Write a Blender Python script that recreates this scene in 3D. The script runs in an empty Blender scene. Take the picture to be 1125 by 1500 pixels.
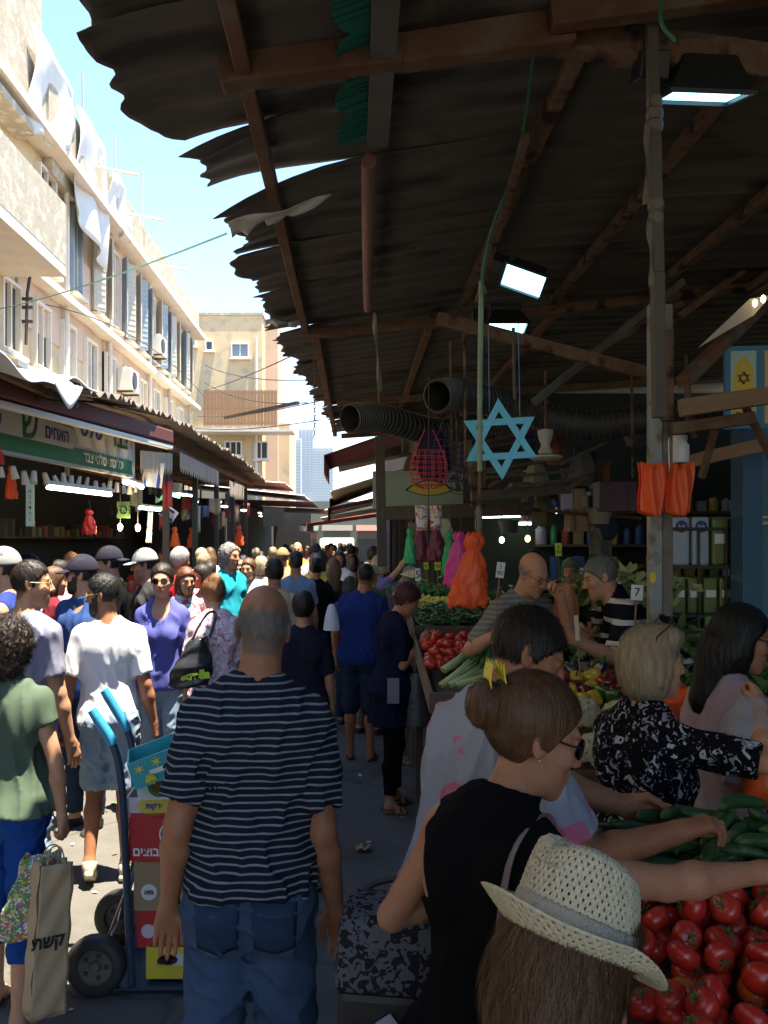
import bpy, bmesh, math, random
import numpy as np
from mathutils import Vector, Matrix, Euler, Quaternion
import mathutils.geometry as mgeo
SC = bpy.context.scene
COL = SC.collection
R = math.radians
PI = math.pi
random.seed(7)
# ------------------------------------------------------------------ camera, sky, sun, exposure
EYE = 1.92                      # camera height above the street
FPX, CX, CY = 1260.0, 520.0, 790.0   # focal length and the street's vanishing point, in pixels of the photograph
cam = bpy.data.cameras.new('camera'); cam_o = bpy.data.objects.new('camera', cam); COL.objects.link(cam_o)
cam_o.location = (0, 0, EYE); cam_o.rotation_euler = (PI/2, 0, 0)
cam.sensor_fit = 'VERTICAL'; cam.sensor_height = 36.0; cam.lens = 36.0*FPX/1500.0
cam.shift_x = (562.5-CX)/1500.0; cam.shift_y = (CY-750.0)/1500.0
cam.clip_start = .05; cam.clip_end = 3000
SC.camera = cam_o
SUN_DIR = Vector((.17, -.07, 1.0)).normalized()      # towards the sun
sun_el = math.asin(SUN_DIR.z); sun_az = math.atan2(SUN_DIR.x, SUN_DIR.y)
world = bpy.data.worlds.new('World'); SC.world = world; world.use_nodes = True
wn = world.node_tree.nodes; wl = world.node_tree.links
sky = wn.new('ShaderNodeTexSky'); sky.sky_type = 'NISHITA'; sky.sun_disc = False
sky.sun_elevation = sun_el; sky.sun_rotation = sun_az; sky.air_density = 1.0; sky.dust_density = .05; sky.ozone_density = 2.2
wl.new(sky.outputs[0], wn['Background'].inputs[0]); wn['Background'].inputs[1].default_value = .10
sl = bpy.data.lights.new('sun', 'SUN'); sl.energy = 5.0; sl.angle = R(.53); sl.color = (1, .895, .71)
sun = bpy.data.objects.new('sun', sl); COL.objects.link(sun); sun.location = (0, 0, 30)
sun.rotation_euler = SUN_DIR.to_track_quat('Z', 'Y').to_euler()
SC.view_settings.view_transform = 'Standard'; SC.view_settings.look = 'None'
SC.view_settings.exposure = 2.3; SC.view_settings.gamma = 1.0
SC.view_settings.use_curve_mapping = False
SC.cycles.max_bounces = 8; SC.cycles.diffuse_bounces = 5; SC.cycles.glossy_bounces = 3
SC.cycles.transparent_max_bounces = 12; SC.cycles.use_denoising = True
SC.cycles.sample_clamp_indirect = 8.0; SC.cycles.caustics_reflective = False; SC.cycles.caustics_refractive = False
def at(px, py, Y): return Vector(((px-CX)/FPX*Y, Y, EYE-(py-CY)/FPX*Y))
# ------------------------------------------------------------------ names, parents, labels
def link(o, parent=None):
    COL.objects.link(o)
    if parent is not None: o.parent = parent
    return o
def tag(o, label=None, cat=None, group=None, kind=None):
    if label: o['label'] = label
    if cat: o['category'] = cat
    if group: o['group'] = group
    if kind: o['kind'] = kind
    return o
def thing(name, label, cat, loc=(0,0,0), rz=0, group=None):
    o = bpy.data.objects.new(name, None); o.empty_display_size = .05
    link(o); o.location = loc; o.rotation_euler = (0, 0, rz)
    return tag(o, label, cat, group)
def copy_tree(o, parent=None, own=None):
    c = o.copy(); link(c, parent)
    for ch in own[o.name] if own else list(o.children): copy_tree(ch, c)
    return c
# ------------------------------------------------------------------ materials
MATS = {}
def nd(nt, t, **kw):
    n = nt.nodes.new(t)
    for k, v in kw.items(): setattr(n, k, v)
    return n
def mat(name, col, rough=.7, col2=None, scale=6., amt=.5, bump=0., bscale=40., metal=0., stretch=(1,1,1), spec=None, attr=False,
        emit=None, estr=0., alpha=1., trans=0., col3=None, scale3=1.5, sharp=.0, sheen=0., sss=0., coat=0.):
    if name in MATS: return MATS[name]
    m = bpy.data.materials.new(name); MATS[name] = m; m.use_nodes = True
    nt = m.node_tree; L = nt.links.new; b = nt.nodes['Principled BSDF']
    b.inputs['Roughness'].default_value = rough; b.inputs['Metallic'].default_value = metal
    if spec is not None: b.inputs['Specular IOR Level'].default_value = spec
    if sheen: b.inputs['Sheen Weight'].default_value = sheen
    if coat: b.inputs['Coat Weight'].default_value = coat; b.inputs['Coat Roughness'].default_value = .15
    if sss:
        b.inputs['Subsurface Weight'].default_value = sss; b.inputs['Subsurface Radius'].default_value = (1, .35, .2); b.inputs['Subsurface Scale'].default_value = .006
    tc = nd(nt, 'ShaderNodeTexCoord'); mp = nd(nt, 'ShaderNodeMapping'); L(tc.outputs['Object'], mp.inputs[0]); mp.inputs['Scale'].default_value = stretch
    out = None
    if col2 is not None:
        n = nd(nt, 'ShaderNodeTexNoise'); n.inputs['Scale'].default_value = scale; n.inputs['Detail'].default_value = 7; n.inputs['Roughness'].default_value = .62
        L(mp.outputs[0], n.inputs['Vector'])
        r = nd(nt, 'ShaderNodeMapRange'); r.inputs[1].default_value = .5-.28*(1-sharp)-.02; r.inputs[2].default_value = .5+.28*(1-sharp)+.02
        r.inputs[3].default_value = 0; r.inputs[4].default_value = amt*2 if amt < .5 else 1
        L(n.outputs[0], r.inputs[0])
        mx = nd(nt, 'ShaderNodeMix', data_type='RGBA'); L(r.outputs[0], mx.inputs[0]); mx.inputs[6].default_value = (*col, 1); mx.inputs[7].default_value = (*col2, 1)
        out = mx.outputs[2]
        if col3 is not None:
            n3 = nd(nt, 'ShaderNodeTexNoise'); n3.inputs['Scale'].default_value = scale3; n3.inputs['Detail'].default_value = 5; L(mp.outputs[0], n3.inputs['Vector'])
            r3 = nd(nt, 'ShaderNodeMapRange'); r3.inputs[1].default_value = .52; r3.inputs[2].default_value = .66; L(n3.outputs[0], r3.inputs[0])
            m3 = nd(nt, 'ShaderNodeMix', data_type='RGBA'); L(r3.outputs[0], m3.inputs[0]); L(out, m3.inputs[6]); m3.inputs[7].default_value = (*col3, 1); out = m3.outputs[2]
    if attr:
        a = nd(nt, 'ShaderNodeVertexColor'); a.layer_name = 'Col'
        mm = nd(nt, 'ShaderNodeMix', data_type='RGBA', blend_type='MULTIPLY'); mm.inputs[0].default_value = 1
        if out is None: mm.inputs[6].default_value = (*col, 1)
        else: L(out, mm.inputs[6])
        L(a.outputs[0], mm.inputs[7]); out = mm.outputs[2]
    if out is None: b.inputs['Base Color'].default_value = (*col, 1)
    else: L(out, b.inputs['Base Color'])
    if bump:
        n2 = nd(nt, 'ShaderNodeTexNoise'); n2.inputs['Scale'].default_value = bscale; n2.inputs['Detail'].default_value = 5; L(mp.outputs[0], n2.inputs['Vector'])
        bp = nd(nt, 'ShaderNodeBump'); bp.inputs['Strength'].default_value = min(1, bump); bp.inputs['Distance'].default_value = .004*max(1, bump); L(n2.outputs[0], bp.inputs['Height']); L(bp.outputs[0], b.inputs['Normal'])
    if emit is not None:
        b.inputs['Emission Color'].default_value = (*emit, 1); b.inputs['Emission Strength'].default_value = estr
    if alpha < 1: b.inputs['Alpha'].default_value = alpha
    if trans: b.inputs['Transmission Weight'].default_value = trans
    return m
def mnodes(m): return m.node_tree, m.node_tree.nodes, m.node_tree.links.new, m.node_tree.nodes['Principled BSDF']
# ------------------------------------------------------------------ mesh collecting
class MB:
    """collects boxes, bars, tubes, lathes ... and links them as ONE mesh object"""
    def __init__(s): s.v = []; s.f = []; s.mi = []
    def add(s, vs, fs, mi=0):
        o = len(s.v); s.v += [tuple(v) for v in vs]; s.f += [tuple(i+o for i in f) for f in fs]; s.mi += [mi]*len(fs); return s
    def box(s, c, size, rot=None, mi=0):
        c = Vector(c); hx, hy, hz = size[0]/2, size[1]/2, size[2]/2
        M = rot if rot is not None else Matrix.Identity(3)
        vs = [c + M @ Vector((x*hx, y*hy, z*hz)) for x in (-1,1) for y in (-1,1) for z in (-1,1)]
        return s.add(vs, [(0,1,3,2),(4,6,7,5),(0,4,5,1),(2,3,7,6),(0,2,6,4),(1,5,7,3)], mi)
    def bar(s, a, b, w, h=None, mi=0, up=(0,0,1), w2=None, h2=None):
        a, b = Vector(a), Vector(b); d = (b-a).normalized(); h = w if h is None else h
        u = Vector(up); u = Vector((1,0,0)) if abs(d.dot(u)) > .98 else u
        x = d.cross(u).normalized(); y = x.cross(d).normalized(); vs = []
        for p, ww, hh in ((a, w, h), (b, w2 or w, h2 or h)):
            vs += [p - x*ww/2 - y*hh/2, p + x*ww/2 - y*hh/2, p + x*ww/2 + y*hh/2, p - x*ww/2 + y*hh/2]
        return s.add(vs, [(3,2,1,0),(4,5,6,7),(0,1,5,4),(1,2,6,5),(2,3,7,6),(3,0,4,7)], mi)
    def tube(s, pts, r, n=8, mi=0, cap=True, flat=None):
        pts = [Vector(p) for p in pts]; m = len(pts); rs = r if isinstance(r, (list, tuple)) else [r]*m
        vs = []; px = None
        for i, p in enumerate(pts):
            d = (pts[min(i+1, m-1)] - pts[max(i-1, 0)])
            d = d.normalized() if d.length > 1e-9 else Vector((0,0,1))
            if px is None:
                px = d.orthogonal().normalized()
            x = (px - d*px.dot(d)); x = x.normalized() if x.length > 1e-6 else d.orthogonal().normalized(); px = x; y = d.cross(x)
            fx, fy = flat if flat else (1, 1)
            for k in range(n):
                a = 2*PI*k/n; vs.append(p + x*math.cos(a)*rs[i]*fx + y*math.sin(a)*rs[i]*fy)
        fs = [(i*n+k, i*n+(k+1)%n, (i+1)*n+(k+1)%n, (i+1)*n+k) for i in range(m-1) for k in range(n)]
        if cap: fs += [tuple(range(n-1, -1, -1)), tuple((m-1)*n+k for k in range(n))]
        return s.add(vs, fs, mi)
    def lathe(s, prof, n=16, c=(0,0,0), rot=None, mi=0, lobes=0, amp=0., caps=True):
        c = Vector(c); M = rot if rot is not None else Matrix.Identity(3); vs = []
        for r, z in prof:
            for k in range(n):
                a = 2*PI*k/n; rr = r*(1 + amp*math.cos(lobes*a)); vs.append(c + M @ Vector((rr*math.cos(a), rr*math.sin(a), z)))
        m = len(prof)
        fs = [(i*n+k, i*n+(k+1)%n, (i+1)*n+(k+1)%n, (i+1)*n+k) for i in range(m-1) for k in range(n)]
        if caps and prof[0][0] > 1e-4: fs.append(tuple(range(n-1, -1, -1)))
        if caps and prof[-1][0] > 1e-4: fs.append(tuple((m-1)*n+k for k in range(n)))
        return s.add(vs, fs, mi)
    def grid(s, fn, nu, nv, mi=0):
        vs = [fn(i/nu, j/nv) for i in range(nu+1) for j in range(nv+1)]; w = nv+1
        return s.add(vs, [(i*w+j, (i+1)*w+j, (i+1)*w+j+1, i*w+j+1) for i in range(nu) for j in range(nv)], mi)
    def prism(s, outline, d, mi=0):
        """outline: list of 3D points of a planar polygon, d: extrusion vector"""
        n = len(outline); d = Vector(d); a = [Vector(p) for p in outline]; vs = a + [p+d for p in a]
        return s.add(vs, [tuple(range(n-1,-1,-1)), tuple(range(n, 2*n))] + [(i, (i+1)%n, n+(i+1)%n, n+i) for i in range(n)], mi)
    def mesh(s, name, mats, smooth=False):
        me = bpy.data.meshes.new(name); me.from_pydata(s.v, [], s.f)
        for m in (mats if isinstance(mats, (list, tuple)) else [mats]): me.materials.append(m)
        if any(s.mi): me.polygons.foreach_set('material_index', s.mi)
        bm = bmesh.new(); bm.from_mesh(me); bmesh.ops.recalc_face_normals(bm, faces=bm.faces); bm.to_mesh(me); bm.free()
        if smooth:
            me.polygons.foreach_set('use_smooth', [True]*len(me.polygons))
            if smooth != 'all': me.set_sharp_from_angle(angle=R(40))
        me.update(); return me
    def build(s, name, mats, parent=None, smooth=False, bevel=0., solid=0., **tg):
        o = link(bpy.data.objects.new(name, s.mesh(name, mats, smooth)), parent)
        if solid:
            md = o.modifiers.new('thickness', 'SOLIDIFY'); md.thickness = solid
        if bevel:
            md = o.modifiers.new('bevel', 'BEVEL'); md.width = bevel; md.segments = 2; md.limit_method = 'ANGLE'; md.angle_limit = R(35)
        if tg: tag(o, **tg)
        return o
def obj(name, mesh, parent=None, loc=None, rot=None, scale=None):
    o = link(bpy.data.objects.new(name, mesh), parent)
    if loc is not None: o.location = loc
    if rot is not None: o.rotation_euler = rot
    if scale is not None: o.scale = scale if not isinstance(scale, (int, float)) else (scale,)*3
    return o
def rotm(rx=0, ry=0, rz=0): return Euler((R(rx), R(ry), R(rz))).to_matrix()
def has_heb(t): return any('\u0590' <= c <= '\u05ff' for c in t)
def text(body, size, M, m, parent, name='lettering', depth=.002, bold=0., shear=0., align='CENTER', sx=1.):
    """flat lettering as geometry; M is a 4x4 whose X runs along the line and Z out of the board"""
    cu = bpy.data.curves.new('txt', 'FONT'); cu.body = body[::-1] if has_heb(body) else body
    cu.size = size; cu.align_x = align; cu.align_y = 'CENTER'; cu.extrude = depth; cu.offset = bold; cu.shear = shear; cu.resolution_u = 4
    t = bpy.data.objects.new('txt', cu); COL.objects.link(t)
    dg = bpy.context.evaluated_depsgraph_get(); me = bpy.data.meshes.new_from_object(t.evaluated_get(dg))
    bpy.data.objects.remove(t)
    if sx != 1: me.transform(Matrix.Diagonal((sx, 1, 1, 1)))
    bm = bmesh.new(); bm.from_mesh(me); seen = set(); k = 0
    for v in bm.verts:
        if v in seen: continue
        st = [v]; seen.add(v)
        while st:
            q = st.pop(); q.co.z += k*.0003
            for e in q.link_edges:
                w = e.other_vert(q)
                if w not in seen: seen.add(w); st.append(w)
        k += 1
    bm.to_mesh(me); bm.free()
    me.materials.clear(); me.materials.append(m); me.name = name
    o = link(bpy.data.objects.new(name, me), parent); o.matrix_local = M
    return o
def plane_m(o, x, z):
    """4x4 with origin o, X axis x and Z axis z"""
    x = Vector(x).normalized(); z = Vector(z).normalized(); y = z.cross(x).normalized(); x = y.cross(z)
    M = Matrix((x, y, z)).transposed().to_4x4(); M.translation = Vector(o); return M
def bez(p, n=12):
    """smooth curve through the points p (Catmull-Rom)"""
    p = [Vector(q) for q in p]; p = [p[0]*2-p[1]] + p + [p[-1]*2-p[-2]]; out = []
    for i in range(1, len(p)-2):
        a, b, c, d = p[i-1], p[i], p[i+1], p[i+2]
        for k in range(n):
            t = k/n; out.append(.5*((2*b) + (c-a)*t + (2*a-5*b+4*c-d)*t*t + (-a+3*b-3*c+d)*t**3))
    out.append(p[-2]); return out
def sag(a, b, drop, n=14):
    a, b = Vector(a), Vector(b); return [a.lerp(b, i/n) - Vector((0,0,drop*4*(i/n)*(1-i/n))) for i in range(n+1)]
# ------------------------------------------------------------------ distance fields -> one continuous skin
F = np.float32
def V3(*a): return np.array(a, F)
def vnorm(q): return np.sqrt(np.einsum('ij,ij->i', q, q))
def cap(p, a, b, r1, r2):
    a = np.asarray(a, F); b = np.asarray(b, F); ba = b-a; pa = p-a
    t = np.clip(pa @ ba/max(float(ba @ ba), 1e-9), 0, 1)
    return vnorm(pa - t[:, None]*ba) - (r1 + (r2-r1)*t)
def ell(p, c, r, M=None):
    q = p - np.asarray(c, F)
    if M is not None: q = q @ np.asarray(M, F)
    r = np.asarray(r, F); k0 = vnorm(q/r); k1 = vnorm(q/(r*r)) + 1e-9
    return k0*(k0-1)/k1
def smin(a, b, k): h = np.clip(.5+.5*(b-a)/k, 0, 1); return b+(a-b)*h - k*h*(1-h)
def smax(a, b, k): return -smin(-a, -b, k)
def union(ds, k):
    d = ds[0]
    for e in ds[1:]: d = smin(d, e, k)
    return d
def hermite(zs, vs, n=96):
    zs = np.asarray(zs, float); vs = np.asarray(vs, float); m = np.gradient(vs, zs); Z = np.linspace(zs[0], zs[-1], n)
    i = np.clip(np.searchsorted(zs, Z)-1, 0, len(zs)-2); h = zs[i+1]-zs[i]; t = (Z-zs[i])/h
    return Z, ((2*t**3-3*t**2+1)*vs[i] + (t**3-2*t**2+t)*h*m[i] + (-2*t**3+3*t**2)*vs[i+1] + (t**3-t**2)*h*m[i+1])
class Loft:
    def __init__(s, zs, a, b, y, n=2.4):
        s.Z, s.a = hermite(zs, a); _, s.b = hermite(zs, b); _, s.y = hermite(zs, y); s.n = n
    def __call__(s, p, off=0., z0=None, z1=None, flare=None, k=.02):
        z = p[:, 2]; a = np.interp(z, s.Z, s.a)+off; b = np.interp(z, s.Z, s.b)+off; yc = np.interp(z, s.Z, s.y)
        if flare is not None: e = flare(z); a = a+e; b = b+e
        q = (np.abs(p[:, 0]/a)**s.n + np.abs((p[:, 1]-yc)/b)**s.n)**(1/s.n)
        d = (q-1)*np.minimum(a, b)*.92
        d = smax(d, (s.Z[0] if z0 is None else z0)-off-z, k); return smax(d, z-((s.Z[-1] if z1 is None else z1)+off), k)
_rng = np.random.default_rng(3)
class Fold:
    """cheap smooth noise: a sum of sines along random directions, domain warped"""
    def __init__(s, seed, wl=.09, aniso=(1, 1, .55), n=7):
        g = np.random.default_rng(seed); d = g.normal(size=(n, 3))*np.array(aniso); d /= np.linalg.norm(d, axis=1)[:, None]
        s.d = (d/(wl*g.uniform(.6, 1.8, (n, 1)))*2*PI).astype(F); s.ph = g.uniform(0, 6.28, n).astype(F); s.w = g.normal(size=(3, 3)).astype(F)*6
    def __call__(s, p):
        q = p + .022*np.sin(p @ s.w); x = np.sin(q @ s.d.T + s.ph); return x.mean(1)*1.6
CORN = np.array([(i, j, k) for i in (0,1) for j in (0,1) for k in (0,1)])
EDG = [(a, b) for a in range(8) for b in range(a+1, 8) if np.abs(CORN[a]-CORN[b]).sum() == 1]
def polygonize(f, lo, hi, h, K=4, slack=1.25, drop=None):
    """sparse surface nets of the field f inside the box lo..hi; drop(verts) -> mask of vertices whose faces are left out"""
    lo = np.asarray(lo, float); n = np.maximum(1, np.ceil((np.asarray(hi, float)-lo)/(h*K)).astype(int))
    ci = np.stack(np.meshgrid(*[np.arange(k) for k in n], indexing='ij'), -1).reshape(-1, 3)
    cc = (lo + (ci+.5)*h*K).astype(F); dc = f(cc)
    keep = np.abs(dc) < h*K*.87*slack + .004
    dims = n*K+1; val = np.full(dims, 1., F)
    neg = ci[(dc < 0) & ~keep]
    r = np.arange(K+1)
    loc = np.stack(np.meshgrid(r, r, r, indexing='ij'), -1).reshape(-1, 3)
    st = np.array([dims[1]*dims[2], dims[2], 1])
    vf = val.reshape(-1)
    if len(neg): vf[((neg[:, None]*K + loc[None]).reshape(-1, 3) @ st)] = -1.
    ids = np.unique(((ci[keep][:, None]*K + loc[None]).reshape(-1, 3) @ st))
    if not len(ids): return np.zeros((0, 3)), np.zeros((0, 4), int)
    g = np.stack(np.unravel_index(ids, dims), -1); P = (lo + g*h).astype(F)
    out = np.empty(len(P), F)
    for i in range(0, len(P), 200000): out[i:i+200000] = f(P[i:i+200000])
    vf[ids] = out
    # active cells: those in kept blocks
    r0 = np.arange(K); loc0 = np.stack(np.meshgrid(r0, r0, r0, indexing='ij'), -1).reshape(-1, 3)
    ce = (ci[keep][:, None]*K + loc0[None]).reshape(-1, 3); cid = ce @ st
    cv = np.stack([vf[cid + int(c @ st)] for c in CORN], 1); ins = cv < 0; s = ins.sum(1); act = (s > 0) & (s < 8)
    ce, cid, cv, ins = ce[act], cid[act], cv[act], ins[act]
    acc = np.zeros((len(ce), 3)); cnt = np.zeros(len(ce))
    for a, b in EDG:
        x = ins[:, a] != ins[:, b]; va, vb = cv[x, a], cv[x, b]; t = (va/(va-vb))[:, None]
        acc[x] += CORN[a] + (CORN[b]-CORN[a])*t; cnt[x] += 1
    verts = lo + (ce + acc/cnt[:, None])*h
    idx = np.full(val.size, -1, np.int64); idx[cid] = np.arange(len(cid))
    quads = []
    for ax in range(3):
        o1, o2 = [(1, 2), (2, 0), (0, 1)][ax]
        hi_c = int(CORN[[4, 2, 1][ax]] @ st); A = vf[cid] < 0; hi_id = cid + hi_c
        B = vf[hi_id] < 0; x = (A != B) & (ce[:, o1] > 0) & (ce[:, o2] > 0)
        c = cid[x]; q = np.stack([idx[c], idx[c-st[o1]], idx[c-st[o1]-st[o2]], idx[c-st[o2]]], 1)
        fl = A[x]; q[~fl] = q[~fl][:, ::-1]; quads.append(q[(q >= 0).all(1)])
    q = np.concatenate(quads)
    if drop is not None and len(q):
        m = drop(verts); q = q[~m[q].all(1)]
    return verts, q
def mesh_from(name, blocks, m, col=None, smooth_iter=0):
    vs = []; qs = []; o = 0
    for v, q in blocks:
        vs.append(v); qs.append(q+o); o += len(v)
    v = np.concatenate(vs); q = np.concatenate(qs)
    used = np.zeros(len(v), bool); used[q.ravel()] = True; re = np.cumsum(used)-1; v = v[used]; q = re[q]
    for _ in range(smooth_iter):
        acc = np.zeros_like(v); cnt = np.zeros(len(v))
        for a, b in ((0,1),(1,2),(2,3),(3,0)):
            np.add.at(acc, q[:, a], v[q[:, b]]); np.add.at(cnt, q[:, a], 1); np.add.at(acc, q[:, b], v[q[:, a]]); np.add.at(cnt, q[:, b], 1)
        v = v*.5 + .5*acc/np.maximum(cnt, 1)[:, None]
    me = bpy.data.meshes.new(name)
    me.vertices.add(len(v)); me.vertices.foreach_set('co', v.astype(F).ravel())
    me.loops.add(q.size); me.loops.foreach_set('vertex_index', q.astype(np.int32).ravel())
    me.polygons.add(len(q)); me.polygons.foreach_set('loop_start', np.arange(0, q.size, 4, dtype=np.int32))
    me.polygons.foreach_set('use_smooth', np.ones(len(q), bool))
    for x in (m if isinstance(m, (list, tuple)) else [m]): me.materials.append(x)
    if col is not None:
        ca = me.color_attributes.new('Col', 'FLOAT_COLOR', 'POINT'); c = col(v.astype(F)); ca.data.foreach_set('color', np.concatenate([c, np.ones((len(c), 1))], 1).astype(F).ravel())
    me.update(calc_edges=True); me.validate(); return me
# ------------------------------------------------------------------ ground and sky-line
ASPH = mat('asphalt', (.088, .085, .08), .88, (.13, .125, .115), 5.5, .8, bump=2.2, bscale=130, spec=.25, col3=(.055, .053, .05), scale3=.9)
def street_mesh():
    m = MB(); xs = np.concatenate([[-160, -40], np.linspace(-8, 6, 57), [40, 160]]); ys = np.concatenate([[-30], np.linspace(-4, 30, 103), [60, 120, 300, 900]])
    m.add([(x, y, .006*math.sin(x*1.7+y*.9)+.005*math.sin(y*2.3-x) if -8 < x < 6 and -4 < y < 30 else 0) for x in xs for y in ys], [(i*len(ys)+j, (i+1)*len(ys)+j, (i+1)*len(ys)+j+1, i*len(ys)+j+1) for i in range(len(xs)-1) for j in range(len(ys)-1)]); return m
street_mesh().build('street', ASPH, smooth=True, kind='structure')
STAIN = mat('street_stain', (.05, .047, .044), .45, (.09, .085, .08), 9, .8, bump=.5, bscale=90)
# ------------------------------------------------------------------ shared materials
PLAST = mat('cream_plaster', (.62, .48, .29), .9, (.52, .40, .245), 1.3, .8, bump=.8, bscale=30, col3=(.42, .35, .25), scale3=2.3)
PLASTP = mat('pink_plaster', (.58, .42, .32), .9, (.50, .36, .27), 1.1, .7, bump=.7, bscale=26, col3=(.46, .38, .28), scale3=1.7)
CONC = mat('stained_concrete', (.44, .39, .31), .92, (.28, .245, .19), 2.6, .8, bump=1.2, bscale=22, col3=(.52, .47, .38), scale3=5.5)
WHITEP = mat('old_white_paint', (.70, .66, .58), .8, (.55, .50, .42), 2.2, .6, bump=.5, bscale=30)
DARKG = mat('window_glass', (.03, .035, .04), .08, spec=.7)
BLUSH = mat('faded_blue_paint', (.20, .29, .37), .7, (.36, .40, .42), 5, .6)
RUSTW = mat('rusty_brown_wood', (.095, .045, .03), .9, (.17, .095, .06), 9, .7, bump=1.2, bscale=60, stretch=(1, 1, 1), spec=.15, col3=(.15, .115, .085), scale3=5)
RUSTI = mat('rusted_iron', (.11, .046, .025), .85, (.20, .14, .10), 14, .8, bump=1.5, bscale=70, spec=.15, col3=(.035, .02, .015), scale3=9)
DKIRON = mat('dark_iron', (.03, .027, .025), .6, (.06, .045, .035), 15, .6, bump=.5)
SHEETU = mat('weathered_sheet_metal', (.085, .077, .068), .7, (.125, .108, .09), 2.6, .7, bump=.4, bscale=25, spec=.15, col3=(.046, .04, .035), scale3=1.6, stretch=(1, 3, 1))
SHEETW = mat('pale_sheet_metal', (.50, .49, .46), .5, (.36, .35, .33), 3, .7, bump=.3, bscale=30)
GREYP = mat('grey_painted_steel', (.30, .32, .30), .55, (.20, .21, .20), 8, .6, bump=.5, bscale=50, col3=(.16, .10, .06), scale3=12)
WOOD = mat('raw_timber', (.30, .185, .10), .8, (.20, .115, .06), 14, .8, bump=.8, bscale=40, stretch=(.15, 1, 1))
WOODOLD = mat('grey_old_timber', (.13, .11, .088), .85, (.07, .058, .046), 16, .8, bump=1, bscale=50, stretch=(1, 1, .12))
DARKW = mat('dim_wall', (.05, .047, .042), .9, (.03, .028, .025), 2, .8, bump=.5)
TUBEL = mat('fluorescent_tube', (.9, .95, .9), .4, emit=(.80, 1, .90), estr=2.6)
FLOODL = mat('floodlight_glass', (.6, .9, .95), .3, emit=(.30, .80, 1.), estr=1.2)
WARML = mat('warm_bulb', (1, .8, .5), .3, emit=(1, .72, .34), estr=5.)
# ------------------------------------------------------------------ skyline: towers
def tower(px0, px1, ptop, Y, label, n, rows):
    a = at(px0, ptop, Y); b = at(px1, ptop, Y); c = (a+b)/2; w = b.x-a.x; H = a.z
    t = thing('skyscraper', label, 'skyscraper', (c.x, Y, 0), 0, 'office towers on the skyline')
    MB().box((0, w*.35, H/2), (w, w*.7, H)).build('wall', mat('tower_white', (.50, .52, .54), .6, (.46, .48, .51), .05, .4), t)
    g = MB(); gl = mat('tower_glass', (.34, .38, .42), .2)
    for r in range(rows):
        for k in range(n):
            z = H-(r+.75)*H*.55/rows; x = -w/2 + w*(k+.5)/n; g.box((x, -.05, z), (w/n*.62, .5, H*.55/rows*.5))
    tag(g.build('window', gl, t), kind='stuff')
    MB().box((0, w*.35, H+1.5), (w*.4, w*.3, 3)).build('roof', mat('tower_white', (.66, .70, .75)), t)
tower(418, 441, 642, 430, 'pale low office tower left of the other two on the skyline', 7, 18)
tower(437, 459, 628, 470, 'tallest pale tower with smooth face on the skyline', 4, 26)
tower(457, 488, 655, 420, 'pale broad tower with a dense window grid beside the awning edge', 10, 20)
# ------------------------------------------------------------------ far cream building across the end of the street
def window(parent, o, x, z, w, h, frame_m, pane_m, bars=1, depth=.12, shutter=None, proud=.03):
    """window with frame, panes and sill; o origin on the wall, x along the wall, z out of the wall"""
    x = Vector(x).normalized(); n = Vector(z).normalized(); up = Vector((0, 0, 1)); o = Vector(o); f = MB(); t = .06
    rot = Matrix((x, n, up)).transposed()
    for s in (-1, 1): f.box(o+x*s*(w/2-t/2)+n*proud/2, (t, proud+depth, h), rot)
    for s in (-1, 1): f.box(o+up*s*(h/2-t/2)+n*proud/2, (w-2*t, proud+depth, t), rot)
    for k in range(bars): f.box(o+x*(-w/2+w*(k+1)/(bars+1))+n*(proud/2-.01), (.045, proud+depth-.03, h-2*t), rot)
    fo = f.build('window', frame_m, parent)
    for k in range(bars+1):
        ww = (w-2*t-bars*.045)/(bars+1); xc = -w/2+t+ww/2+k*(ww+.045); MB().box(o+x*xc-n*.02, (ww, .02, h-2*t), rot).build('pane', pane_m, fo)
    MB().box(o-up*(h/2+.04)+n*(proud+.05), (w+.14, .22, .07), rot).build('sill', WHITEP, fo)
    if shutter:
        for s in shutter[1]:
            sh = MB(); hw = w*.5; c = o+x*s*(w/2+hw*.38)+n*(proud+.16)
            r2 = Matrix.Rotation(R(38*s), 3, 'Z') @ rot
            sh.box(c, (hw, .035, h), r2)
            for q in range(int(h/.14)): sh.box(c+up*(-h/2+.1+q*.14)+n*.022, (hw*.8, .02, .07), r2)
            sh.build('shutter', shutter[0], fo)
    return fo
fb = thing('far_building', 'cream building with slatted timber balcony closing the end of the street', 'building', (-5.8, 38, 0))
def FB(x, y, z): return Vector((x+5.8, y-38, z))
xa, xb = at(262, 0, 38).x, at(384, 0, 38).x; zt = at(0, 462, 38).z
MB().box(FB((xa+xb)/2, 41, zt/2), (xb-xa, 6, zt)).build('wall', PLAST, fb)
MB().box(FB((xa+xb)/2, 41, zt+.06), (xb-xa+.1, 6.1, .12)).build('roof', CONC, fb)
x2 = at(424, 0, 40).x; z2 = at(0, 480, 41).z
MB().box(FB((xb+x2)/2+.002, 42.2, at(0, 620, 40).z/2), (x2-xb, 4.4, at(0, 620, 40).z)).build('wing', PLAST, fb)
MB().box(FB(xb+.28, 41.5, z2/2), (.55, 4, z2)).build('stair_panel', PLASTP, fb)
for (px, py, w, h, b) in ((307, 507, .36, .46, 0), (352, 514, .80, .66, 1), (383, 660, .62, .8, 1), (342, 657, .78, .66, 2), (281, 500, .4, .5, 0)):
    p = at(px, py, 38); window(fb, FB(p.x, 37.97, p.z), (1, 0, 0), (0, -1, 0), w, h, mat('white_frame', (.6, .6, .58), .5), DARKG if px != 352 else mat('pale_glass', (.20, .23, .25), .15), b)
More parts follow.
